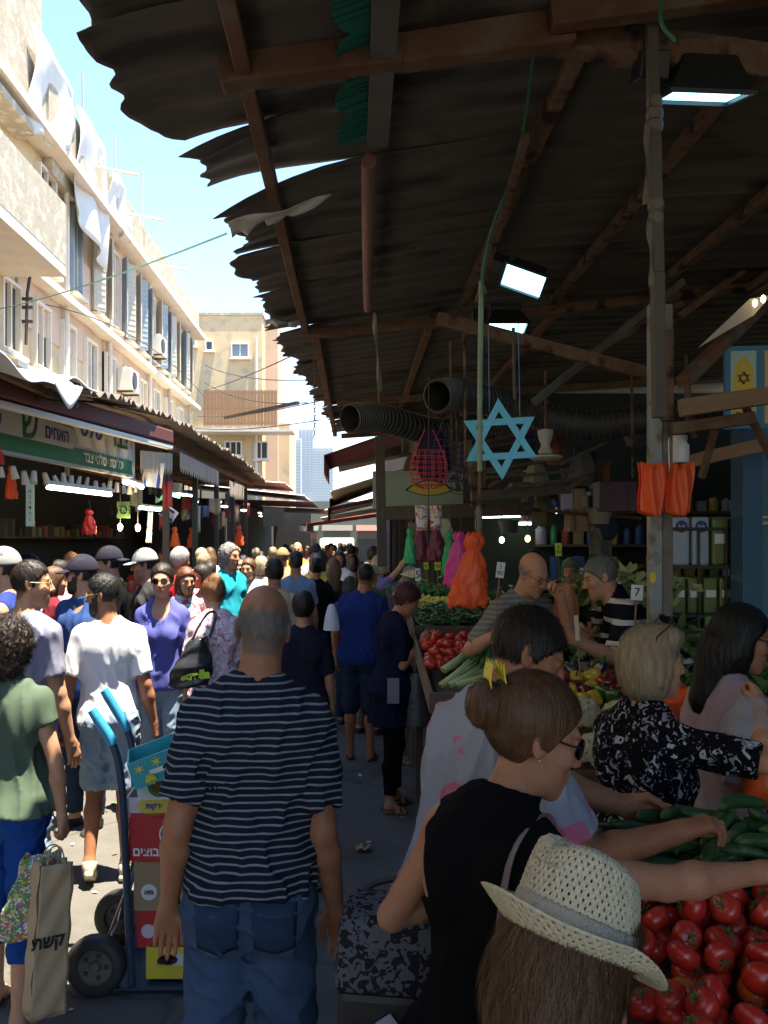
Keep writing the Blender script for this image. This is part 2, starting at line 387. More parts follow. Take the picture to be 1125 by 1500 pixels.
ba, bb = at(298, 0, 36.8), at(406, 0, 36.8); zb0, zb1 = at(0, 624, 36.8).z, at(0, 572, 36.8).z; n = 22
MB().box(FB((ba.x+bb.x)/2, 37.35, zb0-.07), (bb.x-ba.x, 1.3, .14)).build('balcony_slab', CONC, fb)
me = None
for k in range(n):
    w = (bb.x-ba.x)/n; s_ = MB().box((0, 0, 0), (w*.9, .03, zb1-zb0)); me = me or s_.mesh('plank', mat('balcony_timber', (.34, .20, .10), .8, (.26, .14, .07), 6, .7, bump=.6))
    obj('plank', me, fb, FB(ba.x+w*(k+.5), 36.75+random.uniform(-.01, .01), (zb0+zb1)/2), (0, 0, random.uniform(-.03, .03)))
for z in (zb0+.12, zb1-.1, (zb0+zb1)/2): MB().box(FB((ba.x+bb.x)/2, 36.785+.02, z), (bb.x-ba.x, .03, .07)).build('rail', WOOD, fb)
zl = at(0, 690, 38).z
MB().box(FB((ba.x+bb.x)/2+.2, 37.3, at(0, 632, 37).z), (bb.x-ba.x+1.0, 1.35, .10)).build('ledge', WHITEP, fb)
MB().tube([FB(xb-.25, 37.9, 0), FB(xb-.25, 37.9, zt-1)], .06, 8).build('drainpipe', WHITEP, fb, smooth=True)
cl = MB().grid(lambda u, v: FB(at(267+22*u, 0, 37.4).x, 37.4-.12*math.sin(u*7+v*2), at(0, 500+26*v+4*u, 37.4).z), 10, 6).build('blue_tarp', mat('blue_tarp', (.02, .10, .36), .6), smooth='all', solid=.01, label='bright blue cloth hanging from the corner of the cream building', cat='tarp')
# ------------------------------------------------------------------ apartment building on the left
FX = -6.0
ab = thing('apartment_building', 'shabby cream apartment building with balconies and tall shuttered windows along the left', 'building', (FX, 20, 0))
def AB(x, y, z): return Vector((x-FX, y-20, z))
MB().box(AB(FX-4, 21.9, 4.75), (8, 19.6, 9.5)).build('wall', PLAST, ab)
MB().box(AB(FX-.02+.03, 17.3, 6.9), (.06, 4.2, 2.2)).build('render_patch', PLASTP, ab)
MB().box(AB(FX+.02, 23.0, 7.25), (.06, 5.2, 4.3)).build('render_patch', PLASTP, ab)
# parapet: pieces of slightly different height, ledges, stair tower
for (y0, y1, z0, z1, dx) in ((12.1, 15.9, 9.35, 10.55, .30), (15.9, 19.4, 9.40, 10.45, .34), (19.4, 23.2, 9.42, 10.42, .30), (23.2, 27.4, 9.42, 10.35, .32), (27.4, 31.7, 9.42, 10.2, .26)):
    MB().box(AB(FX+dx-.1, (y0+y1)/2, (z0+z1)/2), (.2, y1-y0-.02, z1-z0)).build('parapet', CONC, ab)
MB().box(AB(FX+.15, 21.9, 9.33), (.70, 19.6, .16)).build('cornice', WHITEP, ab)
MB().box(AB(FX-1.2, 13.9, 10.8), (2.6, 4.6, 2.5)).build('stair_tower', CONC, ab)
MB().box(AB(FX-.4, 17.2, 9.9), (1.2, 1.4, 1.9)).build('stair_tower', CONC, ab)
# big balcony near the left edge
MB().box(AB(FX+.52, 11.5, 6.42), (1.25, 5.9, .18)).build('balcony_slab', WHITEP, ab)
MB().box(AB(FX+1.08, 11.5, 7.02), (.14, 5.9, 1.02)).build('balcony_parapet', CONC, ab)
MB().box(AB(FX+.5, 14.38, 7.02), (1.02, .14, 1.02)).build('balcony_parapet', CONC, ab)
MB().box(AB(FX+.22, 12.3, 9.02), (.44, 5.4, .14)).build('balcony_slab', CONC, ab)
for q in range(9): MB().box(AB(FX+.10, 10.2+.6*q, 9.18), (.2, .5, .22+.06*(q % 3))).build('broken_parapet', PLAST if q % 2 else CONC, ab)
# upper windows (tall), lower windows, a long ledge between
for i, y in enumerate((16.55, 18.3, 19.9, 21.2, 22.6, 23.9, 25.1, 26.4, 27.7, 28.8, 29.9)):
    window(ab, AB(FX+.03, y, 8.05), (0, 1, 0), (1, 0, 0), .62 if i else .9, 1.9, BLUSH if i % 3 == 1 else WHITEP, DARKG, 1, shutter=(BLUSH if i % 2 else mat('grey_shutter', (.46, .43, .36), .7), ((-1, 1) if i % 3 else (1,))) if i > 1 else None)
for i, y in enumerate((13.2, 14.8, 16.3, 17.8, 19.3, 20.8, 22.4, 24.0, 25.6, 27.4, 29.2)):
    window(ab, AB(FX+.03, y, 5.75), (0, 1, 0), (1, 0, 0), .8, 1.25, WHITEP, DARKG if i % 3 else mat('pale_curtain', (.5, .46, .38), .8), 1)
    MB().box(AB(FX+.22, y, 4.85), (.42, 1.15, .10)).build('window_ledge', WHITEP, ab)
MB().box(AB(FX+.16, 22.5, 6.72), (.34, 18.2, .14)).build('ledge', WHITEP, ab)
for y in (17.5, 20.6, 24.6, 27.1, 30.4): MB().tube([AB(FX+.14, y, 3.2), AB(FX+.14, y, 9.3)], .055, 8).build('drainpipe', WHITEP if y < 25 else CONC, ab, smooth=True)
for y, z in ((18.6, 10.0), (21.0, 9.9), (24.3, 9.7), (27.2, 9.6)): MB().tube([AB(FX+.25, y, z), AB(FX+1.25, y+.25, z-.10)], .035, 7).build('spout', WHITEP, ab, smooth=True)
# small lower awnings and air conditioners on the facade
for y0, y1, z, d, m_ in ((17.6, 20.0, 4.55, 1.5, SHEETW), (22.2, 24.8, 5.1, 1.1, mat('beige_awning', (.62, .52, .36), .8)), (26.2, 29.6, 4.5, 1.3, SHEETW)):
    a_ = thing('window_canopy', {4.55: 'pale corrugated window canopy above the green sign shop', 5.1: 'beige sloping canopy fixed to the apartment wall', 4.5: 'long whitish canopy near the far end of the apartment building'}[z], 'awning', (FX, (y0+y1)/2, z))
    MB().grid(lambda u, v: Vector((d*v, (u-.5)*(y1-y0), -.42*v*d+.025*math.sin(u*70))), 60, 3).build('sheet', m_, a_, smooth=True, solid=.012)
    for s in (-.45, .45): MB().bar((0.05, s*(y1-y0), -.62), (d*.9, s*(y1-y0), -.42*d*.9-.02), .03).build('strut', DKIRON, a_)
for k, (y, z) in enumerate(((21.7, 5.9), (24.9, 7.5), (26.5, 5.2))):
    a_ = thing('air_conditioner', ('cream air conditioner box between lower windows of the left building', 'air conditioner hung beside an upper window of the left building', 'air conditioner low on the far part of the left building')[k], 'air conditioner', (FX+.28, y, z))
    MB().box((0, 0, 0), (.36, .8, .55)).build('casing', WHITEP, a_, bevel=.02); MB().lathe([(.21, 0), (.21, .02), (.19, .025), (.02, .02)], 18, (.185, -.1, 0), rotm(0, 90, 0)).build('fan_grille', DKIRON, a_)
    for s in (-.3, .3): MB().box((0, s, -.30), (.4, .05, .04)).build('bracket', DKIRON, a_)
dish = thing('satellite_dish', 'white satellite dish on the far end of the left building', 'satellite dish', (FX+.6, 25.3, 5.1)); dm = MB().lathe([(.001, 0), (.2, .03), (.36, .10), (.42, .15)], 20, (0, 0, 0), rotm(0, 62, -30)); dm.build('dish', WHITEP, dish, smooth='all', solid=.01); MB().bar((-.5, 0, -.1), (0, 0, 0), .04).build('arm', DKIRON, dish)
# roof: poles, tarps
for k, (px, p0, p1, Y) in enumerate(((121, 108, 200, 19), (168, 200, 265, 21.6), (208, 250, 330, 24.4), (241, 358, 420, 27.4), (262, 398, 440, 29.6))):
    a = at(px, p0, Y); b = at(px+1, p1, Y); b.z = min(b.z, 10.3); t = thing('roof_pole', ('tall thin pole above the hanging white sheets on the roof', 'thin roof pole with a red rag at its foot', 'roof pole with a red knot left of the hanging wire', 'short roof pole near the far parapet end', 'shortest roof pole at the corner of the left building')[k], 'pole', (b.x, Y, b.z), 0, 'thin iron poles along the roof edge')
    MB().tube([(0, 0, 0), (a.x-b.x, 0, a.z-b.z)], .028, 6).build('pole', mat('faded_pole', (.35, .36, .38), .6), t, smooth=True)
    if k in (1, 2): MB().lathe([(.03, -.12), (.11, -.03), (.08, .05), (.03, .12)], 8, (0, -.03, .16), None, 0, 3, .3).build('rag', mat('red_rag', (.5, .06, .05), .9), t, smooth=True)
TARP = mat('white_tarp', (.62, .62, .62), .7, (.50, .50, .50), 2.5, .6, bump=.5, bscale=20)
for k, (y0, y1, z0, z1, lab) in enumerate(((14.9, 17.3, 10.9, 8.9, 'large white plastic sheet hanging over the roof parapet, nearest'), (17.3, 19.5, 10.7, 8.5, 'second white plastic sheet draped over the parapet, with a torn lower corner'), (19.8, 21.2, 10.5, 9.2, 'short grey white sheet on the parapet after the long ones'))):
    def fn(u, v, y0=y0, y1=y1, z0=z0, z1=z1, k=k):
        return Vector((FX+.37+.11*math.sin(u*11+k*2)*v+.06*math.sin(v*6+u*4), y0+(y1-y0)*u+.10*math.sin(v*5+k), z0+(z1-z0)*v*(1-.35*u*(k == 0)+.25*u*(k == 1))+.05*math.sin(u*9)))
    MB().grid(fn, 26, 16).build('hanging_tarp', TARP, smooth='all', solid=.01, label=lab, cat='tarp', group='white sheets hanging from the roof')
# ------------------------------------------------------------------ the overhanging corrugated canopy on the right
def tlab(k): return k
can = thing('market_canopy', 'large rusty corrugated iron canopy with a torn edge over the right side of the street', 'canopy', (0, 0, EYE+1.69))
def CZ(x): return .155*x if x < 1.0 else .155+.05*(x-1)           # underside height above the canopy origin
EDGEP = [(-14, -.88), (-4, -.88), (0, -.88), (2.0, -.88), (2.6, -.85), (3.0, -.80), (3.25, -.74), (3.4, -.64), (3.8, -.60), (4.3, -.60), (4.8, -.66), (6.3, -.64), (8, -.56), (10, -.44), (13, -.31), (14, -.3)]
def EX(y): return float(np.interp(y, [a for a, b in EDGEP], [b for a, b in EDGEP]))
def rib(y): # trapezoid rib profile
    t = (y/.23) % 1.0; return .019*max(0, min(1, 4*abs(t-.5)*1.6-.9))
rngc = random.Random(5)
def sheet(y0, y1, droop=0., bend=0., lift=0., seed=0, tear=.03, tipdrop=0.):
    """one corrugated sheet; its near edge droops by droop at the street end"""
    ph = rngc.random()*6; nu = max(6, int((y1-y0)/.23*8)); nv = 26; X1 = 5.2
    def fn(u, v):
        y = y0+(y1-y0)*u; e = EX(y)+tear*(1.2*math.sin(y*4.3+ph)+.7*math.sin(y*11+ph*2)+.5*math.sin(y*37+ph)*math.sin(y*7)+.5*abs(math.sin(y*17+ph))**4); w = v**1.7; x = e+(X1-e)*w
        s = max(0, 1-(x-e)/.62)                                     # 1 at the torn edge
        z = CZ(x)+rib(y)*(1-.75*s)-droop*s**1.5*(1-u)**1.6+lift*s*u**2+bend*s*s*math.sin(u*PI*1.5+ph)+.012*s*math.sin(y*7+x*4+ph)+.006*math.sin(x*2+ph*3) - tipdrop*max(0, 1-(x-e)/.25)**2
        return Vector((x, y, z))
    return MB().grid(fn, nu, nv).build('corrugated_sheet', [SHEETU], can, smooth='all', solid=.004)
SH = [(-2.6, -1.6, 0, 0, 0), (-1.65, .2, 0, 0, 0), (.15, 1.55, 0, .02, 0), (1.5, 2.66, 0, .02, 0), (2.58, 3.36, .0, .015, 0), (3.30, 3.84, .10, -.01, .0), (3.80, 4.8, .18, .01, .0), (4.7, 5.6, .03, .02, 0), (5.5, 6.55, .05, .01, 0)]
for i, (a, b, d, be, li) in enumerate(SH): sheet(a, b, d, be, li, i, tipdrop=.03*rngc.random())
for i, (a, b) in enumerate(((6.5, 7.9), (7.85, 9.2), (9.15, 10.5), (10.45, 11.8), (11.75, 13.2))): sheet(a, b+.06, .02+.03*rngc.random(), .012, 0, 20+i, .03)
# pale crumpled flaps where the sheets have torn
def LC(p): return Vector(p)-Vector((0, 0, EYE+1.69))
for (pts, lab) in (([(333, 326, 3.80), (486, 286, 3.84), (430, 312, 3.9), (340, 345, 3.9)], 'b'), ([(388, 470, 5.9), (450, 470, 6.2), (448, 478, 6.3), (390, 474, 6.1)], 'c')):
    q = [LC(at(*p)) for p in pts]
    MB().grid(lambda u, v: (q[0]*(1-u)+q[1]*u)*(1-v)+(q[3]*(1-u)+q[2]*u)*v+Vector((0, 0, (.018*math.sin(u*17)+.01*math.sin(u*41))*v+.012*math.sin(u*9+v*4))), 12, 4).build('torn_flap', SHEETW, can, smooth='all', solid=.003)
def beam(a, b, w, h=None, name='beam', m=RUSTW, par=can, **k):
    a, b = LC(a), LC(b); n = 8; mb = MB()
    mb.bar(a, b, w, h, **k); o = mb.build(name, m, par, bevel=min(w, h or w)*.12); return o
# purlins along the street
for (x, y0, y1, w, m_) in ((-.37, -1, 6.6, .055, RUSTW), (.10, -1, 3.4, .07, GREYP), (.80, 3.0, 6.5, .06, RUSTI), (1.5, 3.2, 6.5, .06, RUSTI), (2.2, 1.8, 6.5, .06, RUSTI), (2.95, 2, 6.5, .06, RUSTI), (-.30, 6.6, 13, .06, RUSTW), (.6, 6.6, 13, .06, RUSTW), (1.6, 6.6, 13, .06, RUSTW)):
    z = EYE+1.69+CZ(x)-w/2-.035; beam((x, y0, z), (x, y1, z-.0), w, name='purlin', m=m_)
# trusses across
beam(at(322, 108, 2.9), at(578, 74, 2.9)+Vector((.02, 0, 0)), .085, .105); beam(at(575, 76, 2.94), at(838, 42, 2.94), .085, .12); beam(at(805, 50, 3.04), at(1290, 120, 3.04), .085, .12, m=RUSTI)
beam(at(805, 22, 2.86), at(1200, -30, 2.86), .07, .10)
for (a, b, w, m_) in (((440, 490), (760, 462), .07, RUSTW), ((740, 462), (1260, 404), .07, RUSTI)): beam(at(*a, 6.5), at(*b, 6.5), w, name='truss_chord', m=m_)
beam(at(640, 466, 5.0), at(952, 548, 4.9), .055, .07, name='diagonal', m=RUSTI); beam(at(782, 590, 5.6), at(1000, 412, 5.9), .05, name='diagonal', m=WOODOLD); beam(at(1000, 560, 4.6), at(1180, 385, 5.6), .07, name='diagonal', m=RUSTW)
beam(at(985, 470, 6.2), at(1180, 330, 6.3), .05, name='diagonal', m=RUSTI); beam(at(860, 520, 6.3), at(1000, 445, 6.3), .05, name='diagonal', m=RUSTI)
beam(at(770, 200, 3.5), at(700, 440, 5.6), .035, name='diagonal', m=RUSTI)
for (x, y) in ((-.2, 9.5), (-.2, 12.5)): beam((x, y, EYE+1.5), (3.5, y, EYE+1.75), .07, name='truss_chord')
# edge trim: box gutter, green scalloped valance, rolled blind
gz = EYE+1.58
MB().box(LC((.092, 1.3, gz+.06)), (.085, 4.4, .09)).build('gutter', mat('dull_gutter', (.10, .10, .09), .6, (.06, .055, .05), 6, .6), can)
va = MB(); n = 40
for i in range(n*6):
    y0, y1 = .6+i*2.95/(n*6), .6+(i+1)*2.95/(n*6); dz = lambda y: .06+.085*abs(math.sin(PI*(y-.6)/.27))**.6
    va.add([LC((.045, y0, gz+.07)), LC((.045, y1, gz+.07)), LC((.045-.8*dz(y1), y1, gz+.07-.3*dz(y1))), LC((.045-.8*dz(y0), y0, gz+.07-.3*dz(y0)))], [(0, 1, 2, 3)])
va.build('scalloped_valance', mat('green_valance', (.01, .16, .115), .55, (.008, .11, .08), 6, .5), can, solid=.006)
tag(MB().tube([at(540, 236, 3.56), at(540, 300, 4.0), at(539, 380, 4.8), at(539, 452, 5.8)], [.032, .034, .033, .030], 12).build('rolled_blind', mat('red_brown_canvas', (.20, .085, .055), .8, (.13, .06, .045), 12, .6, bump=.8, stretch=(1, .3, 1)), smooth=True), 'long rolled red brown canvas blind hanging under the canopy beam', 'rolled blind')
# ------------------------------------------------------------------ poles of the right side
pol = thing('timber_post', 'thin old timber pole wrapped with rags, hanging from the canopy near the orange bag', 'pole', at(958, 610, 2.95).to_tuple())
P0 = at(958, 610, 2.95)
mp_ = MB(); pts = [at(965, 612, 2.95), at(963, 400, 2.95), at(958, 200, 2.95), at(953, -40, 2.95)]; mp_.bar(pts[0]-P0, pts[1]-P0, .042, .04); mp_.bar(pts[1]-P0, pts[2]-P0, .038, .04); mp_.bar(pts[2]-P0, pts[3]-P0, .036, .038); mp_.build('pole', WOODOLD, pol, bevel=.004)
for k, (py, r) in enumerate(((150, .026), (168, .028), (185, .027), (300, .026), (320, .025))):
    MB().lathe([(r*.92, -.016), (r, -.008), (r*1.04, 0), (r*.97, .012), (r*.9, .018)], 12, at(957+py*.012, py, 2.95)-P0, rotm(8, 5, 0), 0, 5, .06).build('rag_wrap', mat('dirty_rag', (.20, .18, .15), .9, (.12, .10, .08), 20, .6), pol, smooth=True)
for k, (a, b) in enumerate((((948, 175), (946, 300)), ((951, 320), (955, 420)))):
    p = at(*a, 2.93)-P0; q = at(*b, 2.93)-P0; MB().grid(lambda u, v: p.lerp(q, u)+Vector((.012*(v-.5)*(1+.5*math.sin(u*8)), .008*math.sin(v*3+u*9), 0)), 12, 3).build('hanging_rag', MATS['dirty_rag'], pol, smooth='all', solid=.002)
sp = thing('steel_post', 'grey square steel post with a small yellow sticker behind the orange bag', 'post', (at(966, 0, 4.4).x, 4.4, 0))
MB().box((-.025, 0, 1.56), (.062, .06, 3.12)).build('post', GREYP, sp, bevel=.004); MB().box((.038, .012, 1.56), (.05, .05, 3.12)).build('angle_iron', mat('chipped_post', (.22, .20, .17), .7, (.12, .08, .05), 9, .7, bump=1, bscale=60), sp)
MB().prism([(-.045+.016*math.cos(a), -.0325, 1.73+.024*math.sin(a)*(1 if math.sin(a) > 0 else 1.4)) for a in [2*PI*i/14 for i in range(14)]], (0, -.002, 0)).build('sticker', mat('yellow_sticker', (.7, .5, .03), .5), sp)
MB().box((.02, -.05, 2.75), (.06, .035, .46)).build('rusted_bracket', RUSTI, sp, bevel=.004)
gp = thing('green_pole', 'thin pale green pole hanging in front of the blue star', 'pole', at(703, 600, 4.45).to_tuple()); G0 = at(703, 600, 4.45)
MB().tube([at(705, 412, 4.45)-G0, at(703, 560, 4.45)-G0, at(703, 690, 4.45)-G0], .0135, 8).build('pole', mat('pale_green_paint', (.26, .36, .24), .6, (.18, .2, .13), 20, .6, bump=.5), gp, smooth=True)
MB().tube([at(703, 690, 4.45)-G0, at(702, 760, 4.45)-G0], .009, 8).build('hook_rod', RUSTI, gp, smooth=True); MB().lathe([(.012, 0), (.02, .06), (.02, .13), (.01, .17)], 10, at(701, 790, 4.45)-G0).build('taped_end', MATS['dirty_rag'], gp, smooth=True)
wb = thing('timber_rail', 'raw timber beam bolted beside the steel post at the right edge', 'beam', at(1000, 598, 4.2).to_tuple()); B0 = at(1000, 598, 4.2)
MB().bar(at(996, 598, 4.2)-B0, at(1220, 566, 4.2)-B0, .06, .085).build('timber', WOOD, wb, bevel=.006)
MB().bar(at(985, 628, 4.26)-B0, at(1105, 612, 4.26)-B0, .05, .06).build('timber', RUSTW, wb, bevel=.006)
MB().bar(at(1000, 678, 5.3)-B0, at(1220, 628, 5.2)-B0, .055, .08).build('timber', WOOD, wb, bevel=.006)
for a, b in (((1092, 596), (1140, 690)), ((1005, 560), (1018, 640)), ((1052, 610), (1028, 700))): MB().bar(at(*a, 4.3)-B0, at(*b, 4.4)-B0, .028).build('strut', RUSTW, wb)
# ------------------------------------------------------------------ right hand buildings behind the stalls
rb = thing('market_hall', 'dim market hall behind the stalls with pale blue door and plastered walls', 'building', (3.6, 6, 0))
def RB(x, y, z): return Vector((x-3.6, y-6, z))
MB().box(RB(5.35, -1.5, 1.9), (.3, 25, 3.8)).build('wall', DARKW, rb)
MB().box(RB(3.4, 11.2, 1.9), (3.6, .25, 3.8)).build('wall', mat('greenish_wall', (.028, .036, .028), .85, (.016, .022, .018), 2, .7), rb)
BLUW = mat('pale_blue_paint', (.10, .22, .27), .6, (.08, .18, .22), 3, .6, bump=.3)
MB().box(RB(3.62, 6.18, 1.45), (1.5, .12, 2.9)).build('door', BLUW, rb)
MB().box(RB(2.79, 6.13, 1.45), (.14, .2, 2.9)).build('door_frame', mat('deep_blue_paint', (.05, .13, .22), .6), rb, bevel=.006)
MB().box(RB(3.6, 6.16, 2.98), (1.7, .2, .14)).build('door_frame', mat('deep_blue_paint', (.05, .13, .22)), rb)
pl_ = MB().box((0, 0, 0), (.17, .012, .06)).build('name_plate', mat('white_plate', (.6, .58, .5), .5), rb); pl_.location = RB(at(1125, 762, 6.1).x, 6.112, at(1125, 762, 6.1).z)
text('סמים', .045, plane_m((0, -.0075, 0), (1, 0, 0), (0, -1, 0)), mat('black_ink', (.02, .02, .02), .6), pl_)
# ------------------------------------------------------------------ left row of shops: roofs, walls
lr = thing('market_arcade', 'dark row of shops under brown corrugated awnings along the left side', 'building', (-4.5, 14, 0))
def LR(x, y, z): return Vector((x+4.5, y-14, z))
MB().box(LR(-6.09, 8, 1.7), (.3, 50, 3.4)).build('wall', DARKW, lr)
AWN = mat('brown_awning_sheet', (.12, .09, .07), .7, (.17, .13, .10), 2, .7, bump=.3, bscale=30, col3=(.10, .08, .065), scale3=1.2, stretch=(1, 3, 1))
ys = [5.8, 7.56, 9.5, 11.95, 14.5, 18.3, 23.2]; zs = [3.16, 3.25, 3.4, 3.52, 3.54, 3.60, 3.44]
def AZ(y): return float(np.interp(y, ys, zs))
for k, (y0, y1) in enumerate(((7.3, 9.4), (9.35, 11.5), (11.45, 13.6), (13.55, 15.8), (15.75, 18.0), (17.95, 20.4), (20.35, 23.2))):
    def fn(u, v, y0=y0, y1=y1, k=k):
        y = y0+(y1-y0)*u; c = .028*math.sin(y*2*PI/.23); x = -2.36-.02*math.sin(y*5)-.012*math.sin(y*2*PI/.46+1)-(3.75)*v**1.15; return Vector((x+4.5, y-14, AZ(y)+.32*v+c+.015*math.sin(y*3+k)))
    MB().grid(fn, int((y1-y0)*36), 8).build('corrugated_sheet', AWN, lr, smooth='all', solid=.008)
for k, y in enumerate(np.arange(13.2, 23.5, 2.4)): MB().box(LR(-2.9, y, AZ(y)/2-.08), (.09, .09, AZ(y)-.2)).build('post', DKIRON, lr)
for x in (-2.75, -4.2): MB().bar(LR(x, 5.5, 3.22+.0), LR(x, 23.2, 3.36), .07, .09).build('roof_beam', RUSTW, lr)
# white near awning
wa = thing('white_awning', 'sagging white sheet awning with scalloped edge at the left edge above the green sign', 'awning', (-3, 6, 3.1))
def fn(u, v):
    y = 3.2+4.6*u; e = .12*abs(math.sin(u*9))**2; return Vector((-2.33-1.75*v+3, y-6, AZ(y)-3.1+.02+.25*v-.14*(1-v)**3*math.sin(u*7)**2+.02*math.sin(y*9)))
MB().grid(fn, 60, 12).build('sheet', mat('white_awning_sheet', (.74, .74, .73), .7, (.62, .61, .59), 3, .5), wa, smooth='all', solid=.01)
def flap(u, v):
    y = 6.6+.75*u; return Vector((-2.32+.02*math.sin(u*6)+3, y-6, AZ(y)-3.1-.02-.22*v*math.sin(PI*u)**.7))
MB().grid(flap, 14, 6).build('hanging_flap', MATS['white_awning_sheet'], wa, smooth='all', solid=.006)
for y in (3.6, 7.6): MB().tube([(.55, y-6, .0), (-1.1, y-6, .3)], .022, 8).build('frame_tube', DKIRON, wa, smooth=True)

# the same street carried on behind the camera and along the right, as far as it shades the place
ob2 = thing('apartment_building', 'plain cream apartment building of the left side nearest the camera, beyond the left edge', 'building', (FX, -6, 0)); MB().box((-4, 0, 4.6), (8, 34, 9.2)).build('wall', PLAST, ob2)
for y in (2, 6, 10, 14): window(ob2, (.03, y, 7.9), (0, 1, 0), (1, 0, 0), .9, 1.7, WHITEP, DARKG, 1)
MB().grid(lambda u, v: Vector((-2.4-3.6*v+4.5, -14+17*u-14, 3.2+.3*v+.02*math.sin(u*17*27))), 240, 4).build('corrugated_sheet', AWN, lr, smooth='all', solid=.008)
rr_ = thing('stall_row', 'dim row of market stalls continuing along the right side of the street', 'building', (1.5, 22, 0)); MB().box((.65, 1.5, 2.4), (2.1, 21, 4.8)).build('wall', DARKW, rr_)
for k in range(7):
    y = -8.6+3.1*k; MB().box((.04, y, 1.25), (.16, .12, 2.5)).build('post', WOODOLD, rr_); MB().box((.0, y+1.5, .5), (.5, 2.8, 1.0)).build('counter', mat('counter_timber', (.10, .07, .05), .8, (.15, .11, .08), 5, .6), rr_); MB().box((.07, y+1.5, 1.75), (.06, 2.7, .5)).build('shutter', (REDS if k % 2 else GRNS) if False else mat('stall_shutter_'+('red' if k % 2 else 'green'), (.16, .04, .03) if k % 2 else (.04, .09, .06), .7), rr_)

lw_ = thing('stall_row', 'stall row with walls darkened for awning shade, closing the far end of the left side', 'building', (-3.6, 30, 0)); MB().box((-.9, 0, 1.5), (2.0, 14, 3.0)).build('wall', DARKW, lw_); MB().box((.0, 7.2, 1.55), (3.4, .2, 3.1)).build('wall', DARKW, lw_)  # dark walls put in for the shade under the far awnings
for k in range(5): MB().box((.35, -6+2.8*k, .5), (.6, 2.4, 1.0)).build('counter', MATS['counter_timber'], lw_)

# cracks and gum spots in the asphalt, wet stains and trodden scraps
nt, N_, L_, b_ = mnodes(ASPH); tcx = nd(nt, 'ShaderNodeTexCoord'); vo = nd(nt, 'ShaderNodeTexVoronoi', feature='DISTANCE_TO_EDGE'); vo.inputs['Scale'].default_value = .55; nzz = nd(nt, 'ShaderNodeTexNoise'); nzz.inputs['Scale'].default_value = 3; nzz.inputs['Detail'].default_value = 6; va_ = nd(nt, 'ShaderNodeMix', data_type='RGBA'); va_.inputs[0].default_value = .22; L_(tcx.outputs['Object'], nzz.inputs['Vector']); L_(tcx.outputs['Object'], va_.inputs[6]); L_(nzz.outputs[1], va_.inputs[7]); L_(va_.outputs[2], vo.inputs['Vector'])
rc_ = nd(nt, 'ShaderNodeMapRange'); rc_.inputs[1].default_value = .004; rc_.inputs[2].default_value = .010; rc_.inputs[3].default_value = .72; rc_.inputs[4].default_value = 1; L_(vo.outputs['Distance'], rc_.inputs[0])
vg = nd(nt, 'ShaderNodeTexVoronoi'); vg.inputs['Scale'].default_value = 4.2; L_(tcx.outputs['Object'], vg.inputs['Vector']); rg = nd(nt, 'ShaderNodeMapRange'); rg.inputs[1].default_value = .05; rg.inputs[2].default_value = .09; rg.inputs[3].default_value = .5; rg.inputs[4].default_value = 1; L_(vg.outputs['Distance'], rg.inputs[0])
mm_ = nd(nt, 'ShaderNodeMath', operation='MULTIPLY'); L_(rc_.outputs[0], mm_.inputs[0]); L_(rg.outputs[0], mm_.inputs[1]); mxx = nd(nt, 'ShaderNodeMix', data_type='RGBA', blend_type='MULTIPLY'); mxx.inputs[0].default_value = 1; L_(b_.inputs['Base Color'].links[0].from_socket, mxx.inputs[6]); L_(mm_.outputs[0], mxx.inputs[7]); L_(mxx.outputs[2], b_.inputs['Base Color'])
rs_ = random.Random(8)
sc_ = MB()
for k in range(260):
    x, y = rs_.uniform(-2.6, .6), rs_.uniform(2.4, 11); s = rs_.uniform(.006, .028); a = rs_.uniform(0, 6.28); d = Vector((math.cos(a), math.sin(a), rs_.uniform(-.1, .3)))*s; e = Vector((-math.sin(a), math.cos(a), rs_.uniform(-.2, .2)))*s*.6; c = Vector((x, y, .006*math.sin(x*1.7+y*.9)+.005*math.sin(y*2.3-x)+.004+.3*s)); sc_.add([c-d-e, c+d-e*.6, c+d*.8+e, c-d*.7+e], [(0, 1, 2, 3)], k % 3)
tag(sc_.build('trodden_scraps', [mat('scrap_paper', (.5, .48, .44), .8), mat('scrap_leaf', (.10, .15, .04), .7), mat('scrap_brown', (.16, .10, .06), .8)]), kind='stuff')

fk = thing('end_row', 'added mid-toned row of shops and trees far beyond the end of the market', 'building', (0, 74, 0)); MB().box((0, 2, 2.6), (40, 4, 5.2)).build('wall', mat('mid_tone_row', (.16, .165, .14), .9, (.10, .115, .08), .6, .8), fk)  # mid-tone block added to close the blown-out gap at the street end
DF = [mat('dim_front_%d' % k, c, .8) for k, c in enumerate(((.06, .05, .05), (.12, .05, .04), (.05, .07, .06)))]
for k in range(12): MB().box((-16+2.9*k, -.06, 1.5), (2.2, .12, 2.6)).build('shop_front', DF[k % 3], fk); MB().add([(-17.3+2.9*k, -.2, 3.1), (-14.7+2.9*k, -.2, 3.1), (-14.7+2.9*k, -1.8, 2.6), (-17.3+2.9*k, -1.8, 2.6)], [(0, 1, 2, 3)]).build('shop_awning', DF[(k+1) % 3], fk, solid=.05)
